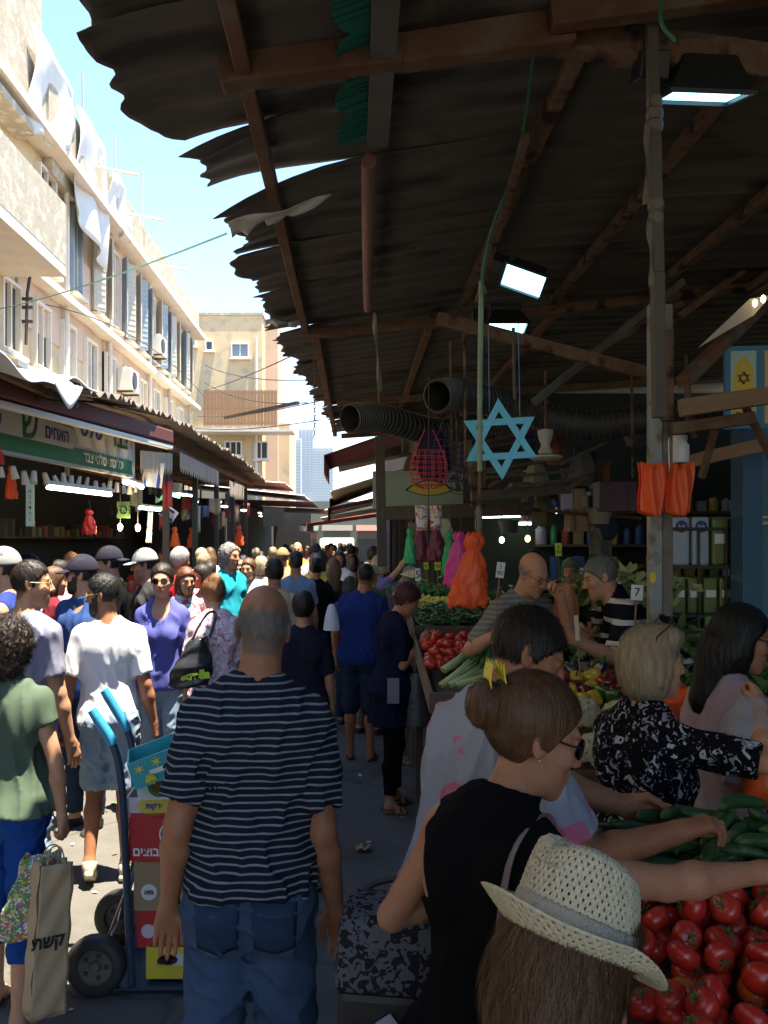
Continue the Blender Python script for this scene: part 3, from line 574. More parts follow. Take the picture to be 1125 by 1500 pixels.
# ------------------------------------------------------------------ people
def skin_mat(key='a'):
    base = {'a': (.45, .232, .135), 'b': (.37, .175, .092), 'c': (.53, .295, .18), 'd': (.24, .12, .07)}[key]
    return mat('skin_'+key, base, .52, (base[0]*.80, base[1]*.66, base[2]*.62), 13, .5, bump=.55, bscale=210, attr=True, spec=.32, sss=.05, col3=(base[0]*.92, base[1]*.76, base[2]*.70), scale3=38)
def cloth(name, col, col2=None, rough=.85, bump=.35, scale=5, bscale=260, amt=.3):
    return mat('cloth_'+name, col, .95, col2 or tuple(c*.8 for c in col), scale, amt, bump=bump, bscale=bscale, spec=.06)
def hair_mat(name, col, col2):
    m = MATS.get('hair_'+name)
    if m: return m
    m = mat('hair_'+name, col, .45, col2, 55, .9, bump=1.0, bscale=150, stretch=(1, 1, .08), spec=.4)
    return m
HAIR = dict(black=((.006, .005, .005), (.016, .013, .011)), brown=((.075, .034, .015), (.15, .078, .036)), dark=((.012, .008, .006), (.03, .019, .013)),
            blonde=((.56, .46, .31), (.26, .18, .10)), grey=((.10, .095, .09), (.26, .25, .24)), white=((.5, .48, .45), (.3, .29, .27)),
            auburn=((.10, .03, .016), (.17, .06, .03)), wine=((.045, .008, .012), (.09, .02, .024)), ginger=((.22, .10, .04), (.34, .18, .09)))
def hmat(k): return hair_mat(k, *HAIR[k])
def mrot(v, ax, ang):
    return Matrix.Rotation(ang, 3, ax) @ v
TORSO = {
 'm': dict(z=[.84,.90,.96,1.04,1.12,1.20,1.28,1.36,1.42,1.475,1.50], a=[.15,.172,.170,.158,.152,.158,.170,.172,.150,.085,.06],
           b=[.095,.118,.114,.104,.102,.109,.116,.112,.092,.068,.055], y=[-.01,-.014,-.008,.004,.006,.002,-.004,-.010,-.014,-.014,-.012]),
 'f': dict(z=[.84,.90,.96,1.04,1.12,1.20,1.28,1.36,1.42,1.475,1.50], a=[.165,.182,.174,.142,.127,.134,.146,.150,.128,.07,.05],
           b=[.10,.122,.114,.096,.088,.094,.102,.098,.080,.056,.046], y=[-.01,-.018,-.010,.004,.006,.002,-.002,-.006,-.010,-.014,-.012])}
class Body:
    """skeleton and distance fields of one person in the rest frame (height 1.75, facing +Y, feet at z 0)"""
    def __init__(s, sex='m', fat=0., lean=0., side=0., twist=0., head=(0, 0, 0), armR=None, armL=None, legR=None, legL=None, wide=1., curl=(.35, .35), pnR=None, pnL=None, bust=1.):
        s.sex = sex; t = TORSO[sex]; z = np.array(t['z']); belly = np.exp(-((z-1.06)/.13)**2)
        s.prof = Loft(z, np.array(t['a'])*wide+fat*.032*belly, np.array(t['b'])+fat*.045*belly, np.array(t['y'])+fat*.022*belly)
        s.wide = wide; s.sh = (.166 if sex == 'm' else .145)*wide; s.bust = bust
        s.T = Matrix.Rotation(R(-lean), 3, 'X') @ Matrix.Rotation(R(side), 3, 'Y') @ Matrix.Rotation(R(twist), 3, 'Z')
        s.piv = Vector((0, -.01, .98))
        s.Hd = s.T @ (Matrix.Rotation(R(head[0]), 3, 'Z') @ Matrix.Rotation(R(-head[1]), 3, 'X') @ Matrix.Rotation(R(head[2] if len(head) > 2 else 0), 3, 'Y'))
        s.nb = s.tp((0, -.012, 1.475)); s.hc = s.nb + s.Hd @ Vector((0, .03, .166))
        s.arms = {}
        for sd, arm, pn, cu in ((1, armR, pnR, curl[0]), (-1, armL, pnL, curl[1])):
            S = s.tp((sd*(s.sh+.002), -.012, 1.395)); a1, a2 = (.29, .25) if sex == 'm' else (.275, .235)
            if arm is not None and arm[0] == 'to':
                W = Vector(arm[1]); hint = Vector(arm[2]) if len(arm) > 2 else Vector((sd*.4, -.5, -1)); d = W-S; L = min(d.length, (a1+a2)*.995); d = d.normalized(); W = S+d*L
                c = (a1*a1+L*L-a2*a2)/(2*L); hgt = math.sqrt(max(0, a1*a1-c*c)); hv = (hint - d*hint.dot(d)).normalized(); E_ = S+d*c+hv*hgt
                hd = Vector(arm[3]).normalized() if len(arm) > 3 else (W-E_).normalized()
            else:
                u, f = arm if arm else ((.16, -.05, -1), (.06, .16, -1))
                E_ = S + s.T @ (Vector((u[0]*sd, u[1], u[2])).normalized()*a1); fd = s.T @ Vector((f[0]*sd, f[1], f[2])).normalized(); W = E_+fd*a2; hd = fd
            n = Vector(pn) if pn is not None else s.T @ Vector((-sd, .15, 0)); n = (n - hd*n.dot(hd)).normalized(); th = hd.cross(n)*sd
            s.arms[sd] = dict(S=S, E=E_, W=W, d=hd, n=n, t=th, curl=cu)
        s.legs = {}
        for sd, leg in ((1, legR), (-1, legL)):
            Hj = Vector((sd*.088, -.008, .90)); u, f = leg[:2] if leg else ((.02, .0, -1), (.0, -.02, -1))
            K = Hj + Vector((u[0]*sd, u[1], u[2])).normalized()*.425; A = K + Vector((f[0]*sd, f[1], f[2])).normalized()*.405
            ft = Vector((sd*.16, 1, 0)).normalized(); lift = 0.
            if leg and len(leg) > 2: lift = leg[2]
            ft = (ft + Vector((0, 0, -lift))).normalized(); s.legs[sd] = dict(H=Hj, K=K, A=A, f=ft)
        s.z0 = min(min(l['A'].z - .075, (l['A'] + l['f']*.16 + Vector((0,0,-.06))).z - .015) for l in s.legs.values())
    def tp(s, p): return s.T @ (Vector(p)-s.piv) + s.piv
    def tl(s, p):
        q = p - np.array(s.piv, F); return q @ np.array(s.T, F) + np.array(s.piv, F)
    def hl(s, p): return (p - np.array(s.hc, F)) @ np.array(s.Hd, F)
    # ---- fields; o = clothing offset
    def torso(s, p, o=0., z0=None, flare=None):
        q = s.tl(p); d = s.prof(q, o, z0=z0, flare=flare)
        if s.sex == 'f' and s.bust:
            for sd in (1, -1): d = smin(d, ell(q, (sd*.07*s.wide, .075, 1.265), np.array((.066, .058, .066))*s.bust+o), .03)
        elif s.sex == 'm':
            for sd in (1, -1): d = smin(d, ell(q, (sd*.085, .07, 1.32), np.array((.08, .045, .06))+o), .03)
        for sd in (1, -1):
            d = smin(d, cap(q, (sd*.04, -.024, 1.462), (sd*s.sh, -.014, 1.40), .052+o, (.053 if s.sex == 'm' else .045)+o), .03)
            d = smin(d, ell(q, (sd*.08*s.wide, -.07, 1.33), np.array((.075, .045, .10))+o), .03)
        return d
    def hips(s, p, o=0., z0=.80, z1=1.06):
        d = s.prof(p, o, z0=.84, z1=z1)
        for sd in (1, -1): d = smin(d, ell(p, (sd*.075, -.055 if s.sex == 'm' else -.06, .90), np.array((.085, .08, .09))+o), .03)
        return d
    def arm(s, p, sd, o=0., part='u', r=None):
        a = s.arms[sd]; w = 1. if s.sex == 'm' else .82
        if part == 'u':
            d = cap(p, a['S'], a['E'], .054*w+o, .042*w+o)
            return smin(d, ell(p, a['S']+(a['E']-a['S'])*.12, np.array((.056,)*3)*w+o), .02)
        d = cap(p, a['E'], a['E']+(a['W']-a['E'])*.3, .041*w+o, .0435*w+o); return smin(d, cap(p, a['E']+(a['W']-a['E'])*.3, a['W'], .0435*w+o, .027*w+o), .02)
    def leg(s, p, sd, o=0., part='u', o2=None):
        l = s.legs[sd]; o2 = o if o2 is None else o2; H, K, A = l['H'], l['K'], l['A']; w = 1. if s.sex == 'm' else .95
        if part == 'u': return cap(p, H, K, .085+o, .056*w+o2)
        c = K+(A-K)*.3 + Vector((0, -.014, 0)); e = o+(o2-o)*.4
        d = cap(p, K, c, .054*w+o, .054*w+e); return smin(d, cap(p, c, A, .053*w+e, .034+o2), .03)
    def foot(s, p, sd, o=0.):
        l = s.legs[sd]; A, f = l['A'], l['f']; dn = Vector((0, 0, -1)); sc = 1 if s.sex == 'm' else .9
        d = cap(p, A, A-f*.03+dn*.042, .034+o, .03+o); b = A+f*.10*sc+dn*.052; d = smin(d, cap(p, A+dn*.01, b, .036+o, .026+o), .03)
        side = Vector((f.y, -f.x, 0))
        d = smin(d, cap(p, A+f*.09*sc+dn*.055-side*.018, A+f*.175*sc+dn*.062-side*.012, .023+o, .014+o), .02)
        return smin(d, cap(p, A+f*.08*sc+dn*.055+side*.018, A+f*.15*sc+dn*.063+side*.022, .022+o, .013+o), .02)
    def hand(s, p, sd, fine=True):
        a = s.arms[sd]; W, d, n, t, cu = a['W'], a['d'], a['n'], a['t'], a['curl']; sc = 1.0 if s.sex == 'm' else .88
        kn = [(.090, .031), (.094, .011), (.089, -.010), (.080, -.029)]; fl = [.072, .080, .074, .057]
        D = cap(p, W, W+d*.03*sc, .026*sc, .024*sc)
        for (kd, ks) in kn: D = smin(D, cap(p, W+(d*.012+t*ks*.55)*sc, W+(d*kd+t*ks)*sc, .016*sc, .0125*sc), .014)
        Fg = None
        for i, ((kd, ks), L) in enumerate(zip(kn, fl)):
            q = W+(d*kd+t*ks)*sc; an = cu*(.5+.12*i); v = d + t*(ks*.9)
            for j, fr in enumerate((.45, .30, .25)):
                an2 = an if j == 0 else an + cu*(1.15 if j == 1 else .8); an = an2
                v2 = (d*math.cos(an) + n*math.sin(an) + t*ks*1.2*max(0, 1-cu)).normalized(); q2 = q+v2*L*fr*sc
                r1, r2 = (.0102-.0011*j-(.001 if i == 3 else 0))*sc, (.0096-.0012*j-(.001 if i == 3 else 0))*sc
                e = cap(p, q, q2, r1, r2); Fg = e if Fg is None else smin(Fg, e, .003); q = q2
        D = smin(D, Fg, .006)
        a0 = W+(d*.022+t*.02)*sc; a1 = W+(d*.055+t*(.05-.012*cu)+n*(.012+.012*cu))*sc; a2 = a1+(d*.034+t*(.012-.022*cu)+n*(.004+.014*cu)).normalized()*.034*sc; a3 = a2+(d*.03+t*(.002-.02*cu)+n*.012*cu).normalized()*.026*sc
        Th = smin(cap(p, a0, a1, .0175*sc, .0125*sc), smin(cap(p, a1, a2, .0122*sc, .0108*sc), cap(p, a2, a3, .0106*sc, .0082*sc), .004), .006)
        return smin(D, Th, .009)
    def headf(s, p, o=0., face=True):
        q = s.hl(p); m = s.sex == 'm'
        d = ell(q, (0, -.014, .03), np.array((.0765, .097, .088))+o)
        d = smin(d, ell(q, (0, .030, -.028), np.array((.0605, .062, .084))+o), .03)
        d = smin(d, ell(q, (0, .030, -.078), np.array((.053 if m else .047, .052, .038))+o), .025)
        d = smin(d, cap(q, (0, .070, -.100), (0, .074, -.094), .021+o, .018+o), .02)
        if face and o == 0:
            d = smin(d, cap(q, (-.03, .078, .022), (.03, .078, .022), .014, .014), .014)
            for sd in (1, -1):
                d = smin(d, ell(q, (sd*.042, .060, -.022), (.022, .022, .020)), .02)
                d = smax(d, -ell(q, (sd*.031, .098, .003), (.018, .016, .0125)), .012)
                d = smin(d, ell(q, (sd*.031, .0735, .003), (.0135, .0135, .0125)), .003)
                d = smin(d, cap(q, (sd*.019, .0845, .0135), (sd*.043, .077, .0125), .0045, .0045), .006)
                d = smin(d, ell(q, (sd*.0115, .098, -.031), (.009, .011, .008)), .006)
            d = smin(d, cap(q, (0, .090, .014), (0, .1125 if m else .109, -.026), .0085, .0115), .012)
            d = smin(d, cap(q, (-.018, .0885, -.0575), (.018, .0885, -.0575), .0065, .0065), .008)
            d = smin(d, cap(q, (-.014, .0885, -.0705), (.014, .0885, -.0705), .0075, .0075), .008)
            d = smax(d, -cap(q, (-.020, .098, -.0635), (.020, .098, -.0635), .0022, .0022), .003)
            for sd in (1, -1):
                Me = Matrix.Rotation(R(sd*18), 3, 'Z') @ Matrix.Rotation(R(12), 3, 'X')
                e = ell(q, (sd*.078, -.012, -.006), (.0085, .0205, .0325), Me)
                e = smax(e, -ell(q, (sd*.088, -.004, -.004), (.008, .011, .018), Me), .004); d = smin(d, e, .006)
        return d
    def neck(s, p, o=0.):
        r = (.064, .062) if s.sex == 'm' else (.048, .045)
        top = s.nb + s.Hd @ Vector((0, .012, .11)); return cap(p, s.tp((0, -.022, 1.43)), top, r[0]+o, r[1]+o)
    def skin(s, p, fine=True):
        d = smin(smin(s.torso(p), s.hips(p), .006), smin(s.neck(p), s.headf(p, face=fine), .022), .03)
        up = d
        for sd in (1, -1):
            u = s.arm(p, sd, part='u'); f = smin(s.arm(p, sd, part='f'), s.hand(p, sd, fine), .01); d = smin(d, smin(u, f, .02), .012) if False else smin(smin(up if sd == 1 else d, u, .03), f, .012)
            l = smin(s.leg(p, sd, part='u'), s.leg(p, sd, part='l'), .025); l = smin(l, s.foot(p, sd), .02); d = smin(d, l, .02)
        return d
    def pts(s):
        P = [s.tp((x, y, z)) for x in (-s.sh-.09, s.sh+.09) for y in (-.2, .22) for z in (.95, 1.5)] + [s.hc+Vector((x, x, x)) for x in (-.19, .19)] + [Vector((-.25, -.22, .8)), Vector((.25, .25, .8))]
        for a in s.arms.values(): P += [a['E'], a['W']+a['d']*.2, a['W'], a['W']-a['d']*.02]
        for l in s.legs.values(): P += [l['K'], l['A']+l['f']*.22, l['A']+Vector((0, -.08, -.1))]
        return P
    def box(s, pad=.09):
        P = np.array([tuple(p) for p in s.pts()]); return P.min(0)-pad, P.max(0)+pad
def face_paint(B, bald=None, stubble=0., lips=None, brow=(.3, .22, .18), hairline=None, shave=None):
    """albedo of brows, lips, stubble and cropped hair, in the head's own frame"""
    def col(v):
        q = B.hl(v); c = np.ones((len(v), 3), F); fr = q[:, 1] > .05
        def mixin(m, k): c[:] = c*(1-m[:, None]) + c*np.array(k, F)*m[:, None]
        near = (np.abs(q) < .16).all(1)
        for sd in (1, -1):
            e = np.hypot((q[:, 0]-sd*.032)/.021, (q[:, 2]-.0235-.10*0)/.0052); mixin(np.clip(1.4-e, 0, 1)*near*fr, brow)
            e = np.hypot((q[:, 0]-sd*.031)/.013, (q[:, 2]-.003)/.0068); mixin(np.clip(1.3-e, 0, 1)*.8*near*fr, (.42, .36, .34))
            e = np.hypot((q[:, 0]-sd*.031)/.0052, (q[:, 2]-.003)/.0052); mixin(np.clip(1.5-e, 0, 1)*near*fr, (.12, .1, .1))
        e = np.hypot(q[:, 0]/.022, (q[:, 2]+.064)/.0125); mixin(np.clip(1.5-e, 0, 1)*near*fr, lips or (.82, .55, .52))
        mixin(np.clip(1-np.hypot(q[:, 0]/.024, (q[:, 2]+.028)/.02), 0, 1)*.5*near*fr, (1, .8, .76))
        if stubble:
            e = np.clip((-.028-q[:, 2])/.02, 0, 1)*np.clip((q[:, 1]+.012)/.02, 0, 1)*np.clip((.15+q[:, 2])/.02, 0, 1); e = e*np.clip(np.hypot(q[:, 0]/.024, (q[:, 2]+.064)/.014)-.6, 0, 1); mixin(e*stubble*near, (.34, .31, .31))
        if shave:
            zl = np.interp(q[:, 1], [-.12, -.06, -.012, .02, .05, .085], [-.085, -.08, -.03, .012, .045, .075]); e = np.clip((q[:, 2]-zl)/.012, 0, 1)*near
            if len(shave) > 2: e = e*np.clip((shave[2]+.012*np.sin(q[:, 0]*160)-q[:, 2])/.03, 0, 1)*np.clip((.06-q[:, 1])/.02, 0, 1)
            mixin(e*shave[0], shave[1])
        return c
    return col
def hair_field(B, kind, o=.012, seed=0):
    fo = Fold(seed, .016, (1, 1, .12), 10); fc = Fold(seed+1, .028); fb = Fold(seed+2, .07)
    def f(p):
        q = B.hl(p); d = B.headf(p, o, face=False); y = q[:, 1]
        lo = {'crop': -.078, 'short': -.088, 'bun': -.085}.get(kind, -.085)
        zl = np.interp(y, [-.13, -.07, -.035, -.012, .012, .03, .055, .085, .11], [lo, lo+.002, lo+.03, .0, -.012, .014, .042, .066, .078])
        if kind in ('bun', 'pony', 'long', 'bob', 'curly', 'wavy', 'updo'):
            zl = np.interp(y, [-.13, -.07, -.03, -.01, .012, .03, .06, .085, .11], [-.09, -.085, -.06, -.02, -.018, .016, .05, .074, .085])
        d = smax(d + .0025*fo(q*1.), (zl-q[:, 2])*.8, .008)
        if kind == 'ring':
            d = smax(d, (q[:, 2]-np.interp(y, [-.12, -.06, 0, .06], [.035, .045, .05, .04]))*.8, .01); d = smax(d, y-.045, .006)
        elif kind == 'recede':
            d = smax(d, -ell(q, (0, .10, .10), (.055, .085, .06)), .012)
        elif kind == 'short':
            d = smin(d, ell(q, (0, -.005, .055), (.076, .094, .076))+.003*fo(q), .02); d = smax(d, (zl-q[:, 2])*.8, .006)
        elif kind in ('bun', 'updo'):
            c = (0, -.135, .028) if kind == 'bun' else (0, -.095, .085); b = ell(q, c, (.043, .036, .048))+.004*fc(q); d = smin(d, b, .014)
            d = smin(d, cap(q, (0, -.085, .03), c, .03, .025), .02)
        elif kind == 'pony':
            d = smin(d, cap(q, (0, -.09, .045), (0, -.14, .01), .03, .033), .02); d = smin(d, cap(q, (0, -.14, .01), (0, -.13, -.20), .036, .016)+.004*fo(q), .02)
        elif kind == 'bob':
            b = ell(q, (0, -.026, -.012), (.100, .098, .122)); b = smax(b, y-.038-.02*np.clip((q[:, 2]-.04)/.04, 0, 1), .02); b = smax(b, -.118-q[:, 2]+.006*fo(q), .01)
            fr = ell(q, (0, .03, .09), (.076, .072, .042)); d = smin(smin(d, b+.004*fo(q), .015), smax(fr+.003*fo(q), .047-q[:, 2]-.0, .008), .012)
        elif kind in ('long', 'wavy'):
            b = ell(q, (0, -.035, -.03), (.098, .09, .14)); b = smax(b, y-.03, .02); b = smin(b, cap(q, (0, -.075, -.06), (0, -.10, -.24), .082, .06), .04); d = smin(d, b+(.004*fo(q) if kind == 'long' else .008*fc(q)), .015)
        elif kind == 'curly':
            b = ell(q, (0, -.03, .012), (.112, .112, .118)); b = smax(b, y-.05, .02); b = smin(b, ell(q, (0, -.06, -.075), (.09, .07, .075)), .03); d = smin(d, b+.013*fc(q)+.006*fo(q), .015)
        return d
    return f
def cap_field(B, brim=1, tilt=0., o=.019):
    def f(p):
        q = B.hl(p); d = B.headf(p, o, face=False); d = smax(d, .030-q[:, 2]+.10*0, .003)
        c = ell(q, (0, -.010, .034), (.092, .110, .092)); d = smin(d, smax(c, .03-q[:, 2], .003), .01)
        if brim:
            bq = q.copy(); y0 = .085*brim; zz = .036 - .28*(np.abs(bq[:, 0])**2)/.1 - .22*np.maximum(0, bq[:, 1]*brim-.08); e = np.hypot(bq[:, 0]/.078, (bq[:, 1]-y0)/.098)
            br = np.maximum((e-1)*.078, np.abs(bq[:, 2]-zz)-.0055); br = np.maximum(br, .03-bq[:, 1]*brim); d = smin(d, br, .004)
        return d
    return f
def brimhat_field(B, br=.15, hgt=.10):
    def f(p):
        q = B.hl(p); d = ell(q, (0, -.008, .03), (.099, .114, hgt+.005)); d = smax(d, .03-q[:, 2], .004); e = np.hypot(q[:, 0], q[:, 1]+.008); zz = .036-.20*np.maximum(0, e-.1)+.012*np.sin(2*np.arctan2(q[:, 1], q[:, 0]))
        b = np.maximum(np.maximum(e-br, .08-e), np.abs(q[:, 2]-zz)-.004); return smin(d, b, .012)
    return f
from mathutils.bvhtree import BVHTree
def hair_strands(B, ho, z0, n, style, L=.05, lift=.004, w=.0011):
    """single hairs combed over the hair mass: thin ribbons following its surface"""
    me = ho.data; bvh = BVHTree.FromPolygons([v.co for v in me.vertices], [tuple(p.vertices) for p in me.polygons]); g = random.Random(n); vs = []; fs = []; K = 6
    N = len(me.vertices); hc = B.hc + Vector((0, 0, -z0)); Hi = B.Hd.transposed()
    for _ in range(n):
        p = me.vertices[g.randrange(N)].co.copy(); l = L*g.uniform(.6, 1.3); ph = g.uniform(-.35, .35); lf = lift*g.uniform(.15, 1.2); o = len(vs)
        for k in range(K+1):
            loc, nor, _i, _d = bvh.find_nearest(p)
            if loc is None: break
            q = Hi @ (loc-hc)
            if style == 'bun': d = Vector((0, -.13, .03))-q; d = Vector((d.x, d.y, d.z)) if q.y > -.10 else Vector((q.z-.03, .02, -q.x))
            elif style == 'short': d = q-Vector((0, -.07, .10)); d = d+Vector((0, .02, -.02))
            elif style == 'side': d = Vector((q.x*1.5+.02, .01, -.08))
            elif style == 'curl': d = Vector((math.sin(q.z*150+ph*9), math.cos(q.x*140+ph*7), -.6))
            else: d = Vector((q.x*.9, -.02+q.y*.35, -.09+max(0, q.z)*.7))
            d = B.Hd @ d; d = d-nor*d.dot(nor)
            if d.length < 1e-6: d = nor.orthogonal()
            d = d.normalized(); s_ = nor.cross(d); d = (d+s_*ph).normalized(); s_ = nor.cross(d)*w*(1-.8*k/K); c = loc+nor*(.0008+lf*k/K)
            vs += [c-s_, c+s_]; p = loc+d*(l/K)
        m = (len(vs)-o)//2
        fs += [(o+2*k, o+2*k+1, o+2*k+3, o+2*k+2) for k in range(m-1)]
    m2 = bpy.data.meshes.new('hair_strands'); m2.from_pydata(vs, [], fs); m2.materials.append(me.materials[0]); m2.polygons.foreach_set('use_smooth', [True]*len(fs)); o = link(bpy.data.objects.new('hair_strands', m2), ho); tag(o, kind='stuff'); return o
def patch_on(info, part, cx, cz, w, h, m, name, tip=.25, dirv=(0, 1, 0), off=.003, nu=9, nv=9):
    """a sewn-on patch (pocket) following the cloth below it"""
    o = info['made'][part]; me = o.data; bvh = BVHTree.FromPolygons([v.co for v in me.vertices], [tuple(p.vertices) for p in me.polygons]); d = Vector(dirv); out = {}
    mb = MB(); ok = True
    for i in range(nu+1):
        for j in range(nv+1):
            u, v = i/nu-.5, j/nv; z = cz+h/2-v*h - (tip*h*.5*(1-abs(u)*2) if v > .99 else tip*h*.5*(1-abs(u)*2)*v*v); x = cx+u*w*(1-.10*v)
            hit = bvh.ray_cast(Vector((x, -.6, z)), d); e = off if .02 < v < .98 and abs(u) < .48 else off*.3
            if hit[0] is None: return None
            mb.v.append(tuple(hit[0]-d*e))
    mb.f = [(i*(nv+1)+j, (i+1)*(nv+1)+j, (i+1)*(nv+1)+j+1, i*(nv+1)+j+1) for i in range(nu) for j in range(nv)]; mb.mi = [0]*len(mb.f)
    return mb.build(name, m, info['root'], smooth='all', solid=.002)
PEOPLE = []
def person(name, label, pos, yaw, H=1.72, sex='m', skin='a', res=.012, fine=True, body=None, top=None, bottom=None, hair=None, hat=None, glasses=None, shoes=None, beard=None,
           face=None, group='people walking through the market street', seed=0, parts=None, strap=None, earring=None, strands=None, up=0., scale_xy=None, handres=None, headres=None, fold=1.):
    """top/bottom: dicts (see below); pos is the point on the ground between the feet; yaw in degrees, 0 faces away along the street, +90 faces left"""
    B = Body(sex=sex, **(body or {})); sc = H/1.75; h = res/sc; scale_xy = scale_xy or (.89 if sex == 'm' else .93)
    root = thing(name, label, 'person', (pos[0], pos[1], up), R(yaw), group); root.scale = (sc*scale_xy, sc*scale_xy, sc)
    PEOPLE.append(root); root['_'] = 0; del root['_']
    lo, hi = B.box(); zo = np.array((0, 0, -B.z0))
    made = {}
    def emit(nm, f, m, hh=h, lo_=None, hi_=None, col=None, label=None, sm=0, par=None):
        v, q = polygonize(f, lo if lo_ is None else lo_, hi if hi_ is None else hi_, hh)
        if not len(q): return None
        me = mesh_from(nm, [(v+zo, q)], m, (lambda w: col(w-zo.astype(F))) if col else None, sm); o = link(bpy.data.objects.new(nm, me), par or root); made[nm] = o
        if label: o['label'] = label
        return o
    # ---- skin: body, plus finer blocks for the head and each hand
    blocks = []; zones = []
    hr = headres or (h if not fine else min(h, .006)); hh_ = handres or (h if not fine else min(h, .0052))
    fineb = fine and hr < h*.95
    sk = lambda p: B.skin(p, fine)
    if fineb or headres:
        c = np.array(B.hc); zones.append((c-np.array((.13, .15, .155)), c+np.array((.13, .15, .16)), hr))
    if fine and hh_ < h*.95:
        for sd in (1, -1):
            a = B.arms[sd]; c = np.array(a['W']+a['d']*.09); zones.append((c-.125, c+.125, hh_))
    def dropper(v):
        m = np.zeros(len(v), bool)
        for l_, h_, r_ in zones: m |= ((v > l_+r_*1.5) & (v < h_-r_*1.5)).all(1)
        return m
    blocks.append(polygonize(sk, lo, hi, h, drop=dropper if zones else None))
    for l_, h_, r_ in zones: blocks.append(polygonize(sk, l_, h_, r_))
    blocks = [(v+zo, q) for v, q in blocks if len(q)]
    fp = dict(face or {}); cf = face_paint(B, **fp)
    me = mesh_from('body', blocks, skin_mat(skin), lambda w: cf(w-zo.astype(F))); made['body'] = link(bpy.data.objects.new('body', me), root)
    # ---- clothes
    def wr(seed_, amp, wl=.13, an=(1, 1, .42)):
        fo = Fold(seed_, wl, an); fo2 = Fold(seed_+50, wl*2.2, an, 5); return lambda p: amp*fold*(1.15*np.clip(1-1.7*np.abs(fo(p)+.25*fo2(p)), 0, 1)**1.5 - .35 + .35*fo2(p))
    neckcut = lambda p, r: B.neck(p, r)
    if top:
        o = top.get('o', .013); sl = top.get('sleeve', .62); hem = top.get('hem', .90); fl = top.get('flare', .02); w = wr(seed+5, top.get('fold', .009)); nr = top.get('neck', .012); vv = top.get('vee', 0.)
        so = top.get('sleeve_o', .012)
        def ft(p):
            d = B.torso(p, o, z0=min(hem, .84) if hem < .84 else None, flare=lambda z: fl*np.clip((1.25-z)/.35, 0, 1))
            if hem < .84:
                zz = [hem-.05, hem+.1, .86, .95]; a_ = top.get('skirt', .2)
                d = smin(d, Loft(zz, [a_*1.04, a_, a_*.95, .16], [a_*.72, a_*.7, a_*.68, .11], [0, 0, -.01, -.01])(p, .0), .04)
            if sl > 0:
                for sd in (1, -1):
                    a = B.arms[sd]; ax = np.array((a['E']-a['S']).normalized(), F); t = (p-np.array(a['S'], F)) @ ax
                    L = (a['E']-a['S']).length; u = B.arm(p, sd, so+.0, 'u')
                    if sl <= 1: u = cap(p, a['S'], a['E'], (.058 if sex == 'm' else .047)+so, (.05 if sex == 'm' else .04)+so+.006); u = smax(u, t-L*sl, .006)
                    else:
                        f2 = B.arm(p, sd, so, 'f'); ax2 = np.array((a['W']-a['E']).normalized(), F); t2 = (p-np.array(a['E'], F)) @ ax2; f2 = smax(f2, t2-(a['W']-a['E']).length*(sl-1), .006); u = smin(u, f2, .03)
                    d = smin(d, u, .028)
            else:
                q = B.tl(p); lim = B.sh+top.get('cap', .0) - .35*np.maximum(0, 1.40-q[:, 2]) + 3.*np.maximum(0, 1.27-q[:, 2]); d = smax(d, (np.abs(q[:, 0])-lim)*.6, .008)
            d = d - w(p)*np.clip(B.neck(p, 0.)/.07-.15, 0, 1)
            d = smax(d, hem+.006*np.sin(p[:, 0]*23+seed)-p[:, 2], .006)
            d = smax(d, -B.neck(p, nr), .006)
            if vv:
                q = B.tl(p); d = smax(d, -np.maximum(ell(q, (0, .10, 1.475), (.075*vv, .13, .105*vv)), -q[:, 1]+.01), .006)
            if top.get('collar'):
                c = np.maximum(np.abs(B.neck(p, nr+.008))-.005, 0); q = B.tl(p); zc = q[:, 2]-(1.455+.3*np.maximum(0, -q[:, 1]-.02)*0); d = np.minimum(d, np.maximum(np.abs(B.neck(p, nr+.01))-.006, np.maximum(q[:, 2]-1.52-.25*q[:, 1]*-1, 1.42-q[:, 2])))
            return d
        emit(top.get('name', 't_shirt' if sl > 0 else 'tank_top'), ft, top['m'], top.get('res', h))
    if bottom:
        o = bottom.get('o', .012); Lr = bottom.get('len', 1.93); wz = bottom.get('waist', .99); w = wr(seed+9, bottom.get('fold', .008), .09, (1, 1, 1.2)); o2 = bottom.get('o2', .018); br = bottom.get('res', h)
        def fb(p):
            d = smax(B.hips(p, o), p[:, 2]-wz, .005)
            for sd in (1, -1):
                l = B.legs[sd]; u = cap(p, l['H'], l['K'], .088+o, .058+(o2 if Lr < 1.2 else o+.004)+.004)
                if Lr <= 1.0:
                    ax = np.array((l['K']-l['H']).normalized(), F); u = smax(u, (p-np.array(l['H'], F)) @ ax-.425*Lr, .005)
                else:
                    ax = np.array((l['A']-l['K']).normalized(), F); f2 = B.leg(p, sd, o+.003, 'l', o2); f2 = smax(f2, (p-np.array(l['K'], F)) @ ax-.405*(Lr-1), .005); u = smin(u, f2, .03)
                d = smin(d, u, .028)
            return d - w(p)
        emit(bottom.get('name', 'trousers' if Lr > 1.3 else 'shorts'), fb, bottom['m'], br)
    # ---- head gear
    c = np.array(B.hc); hl_, hh2 = c-.30, c+.22
    hres = min(h, headres or (.006 if fine else h)) if fine else h*.9
    if hair: emit('hair', hair_field(B, hair[0], hair[2] if len(hair) > 2 else .011, seed), hmat(hair[1]), hres, hl_, hh2)
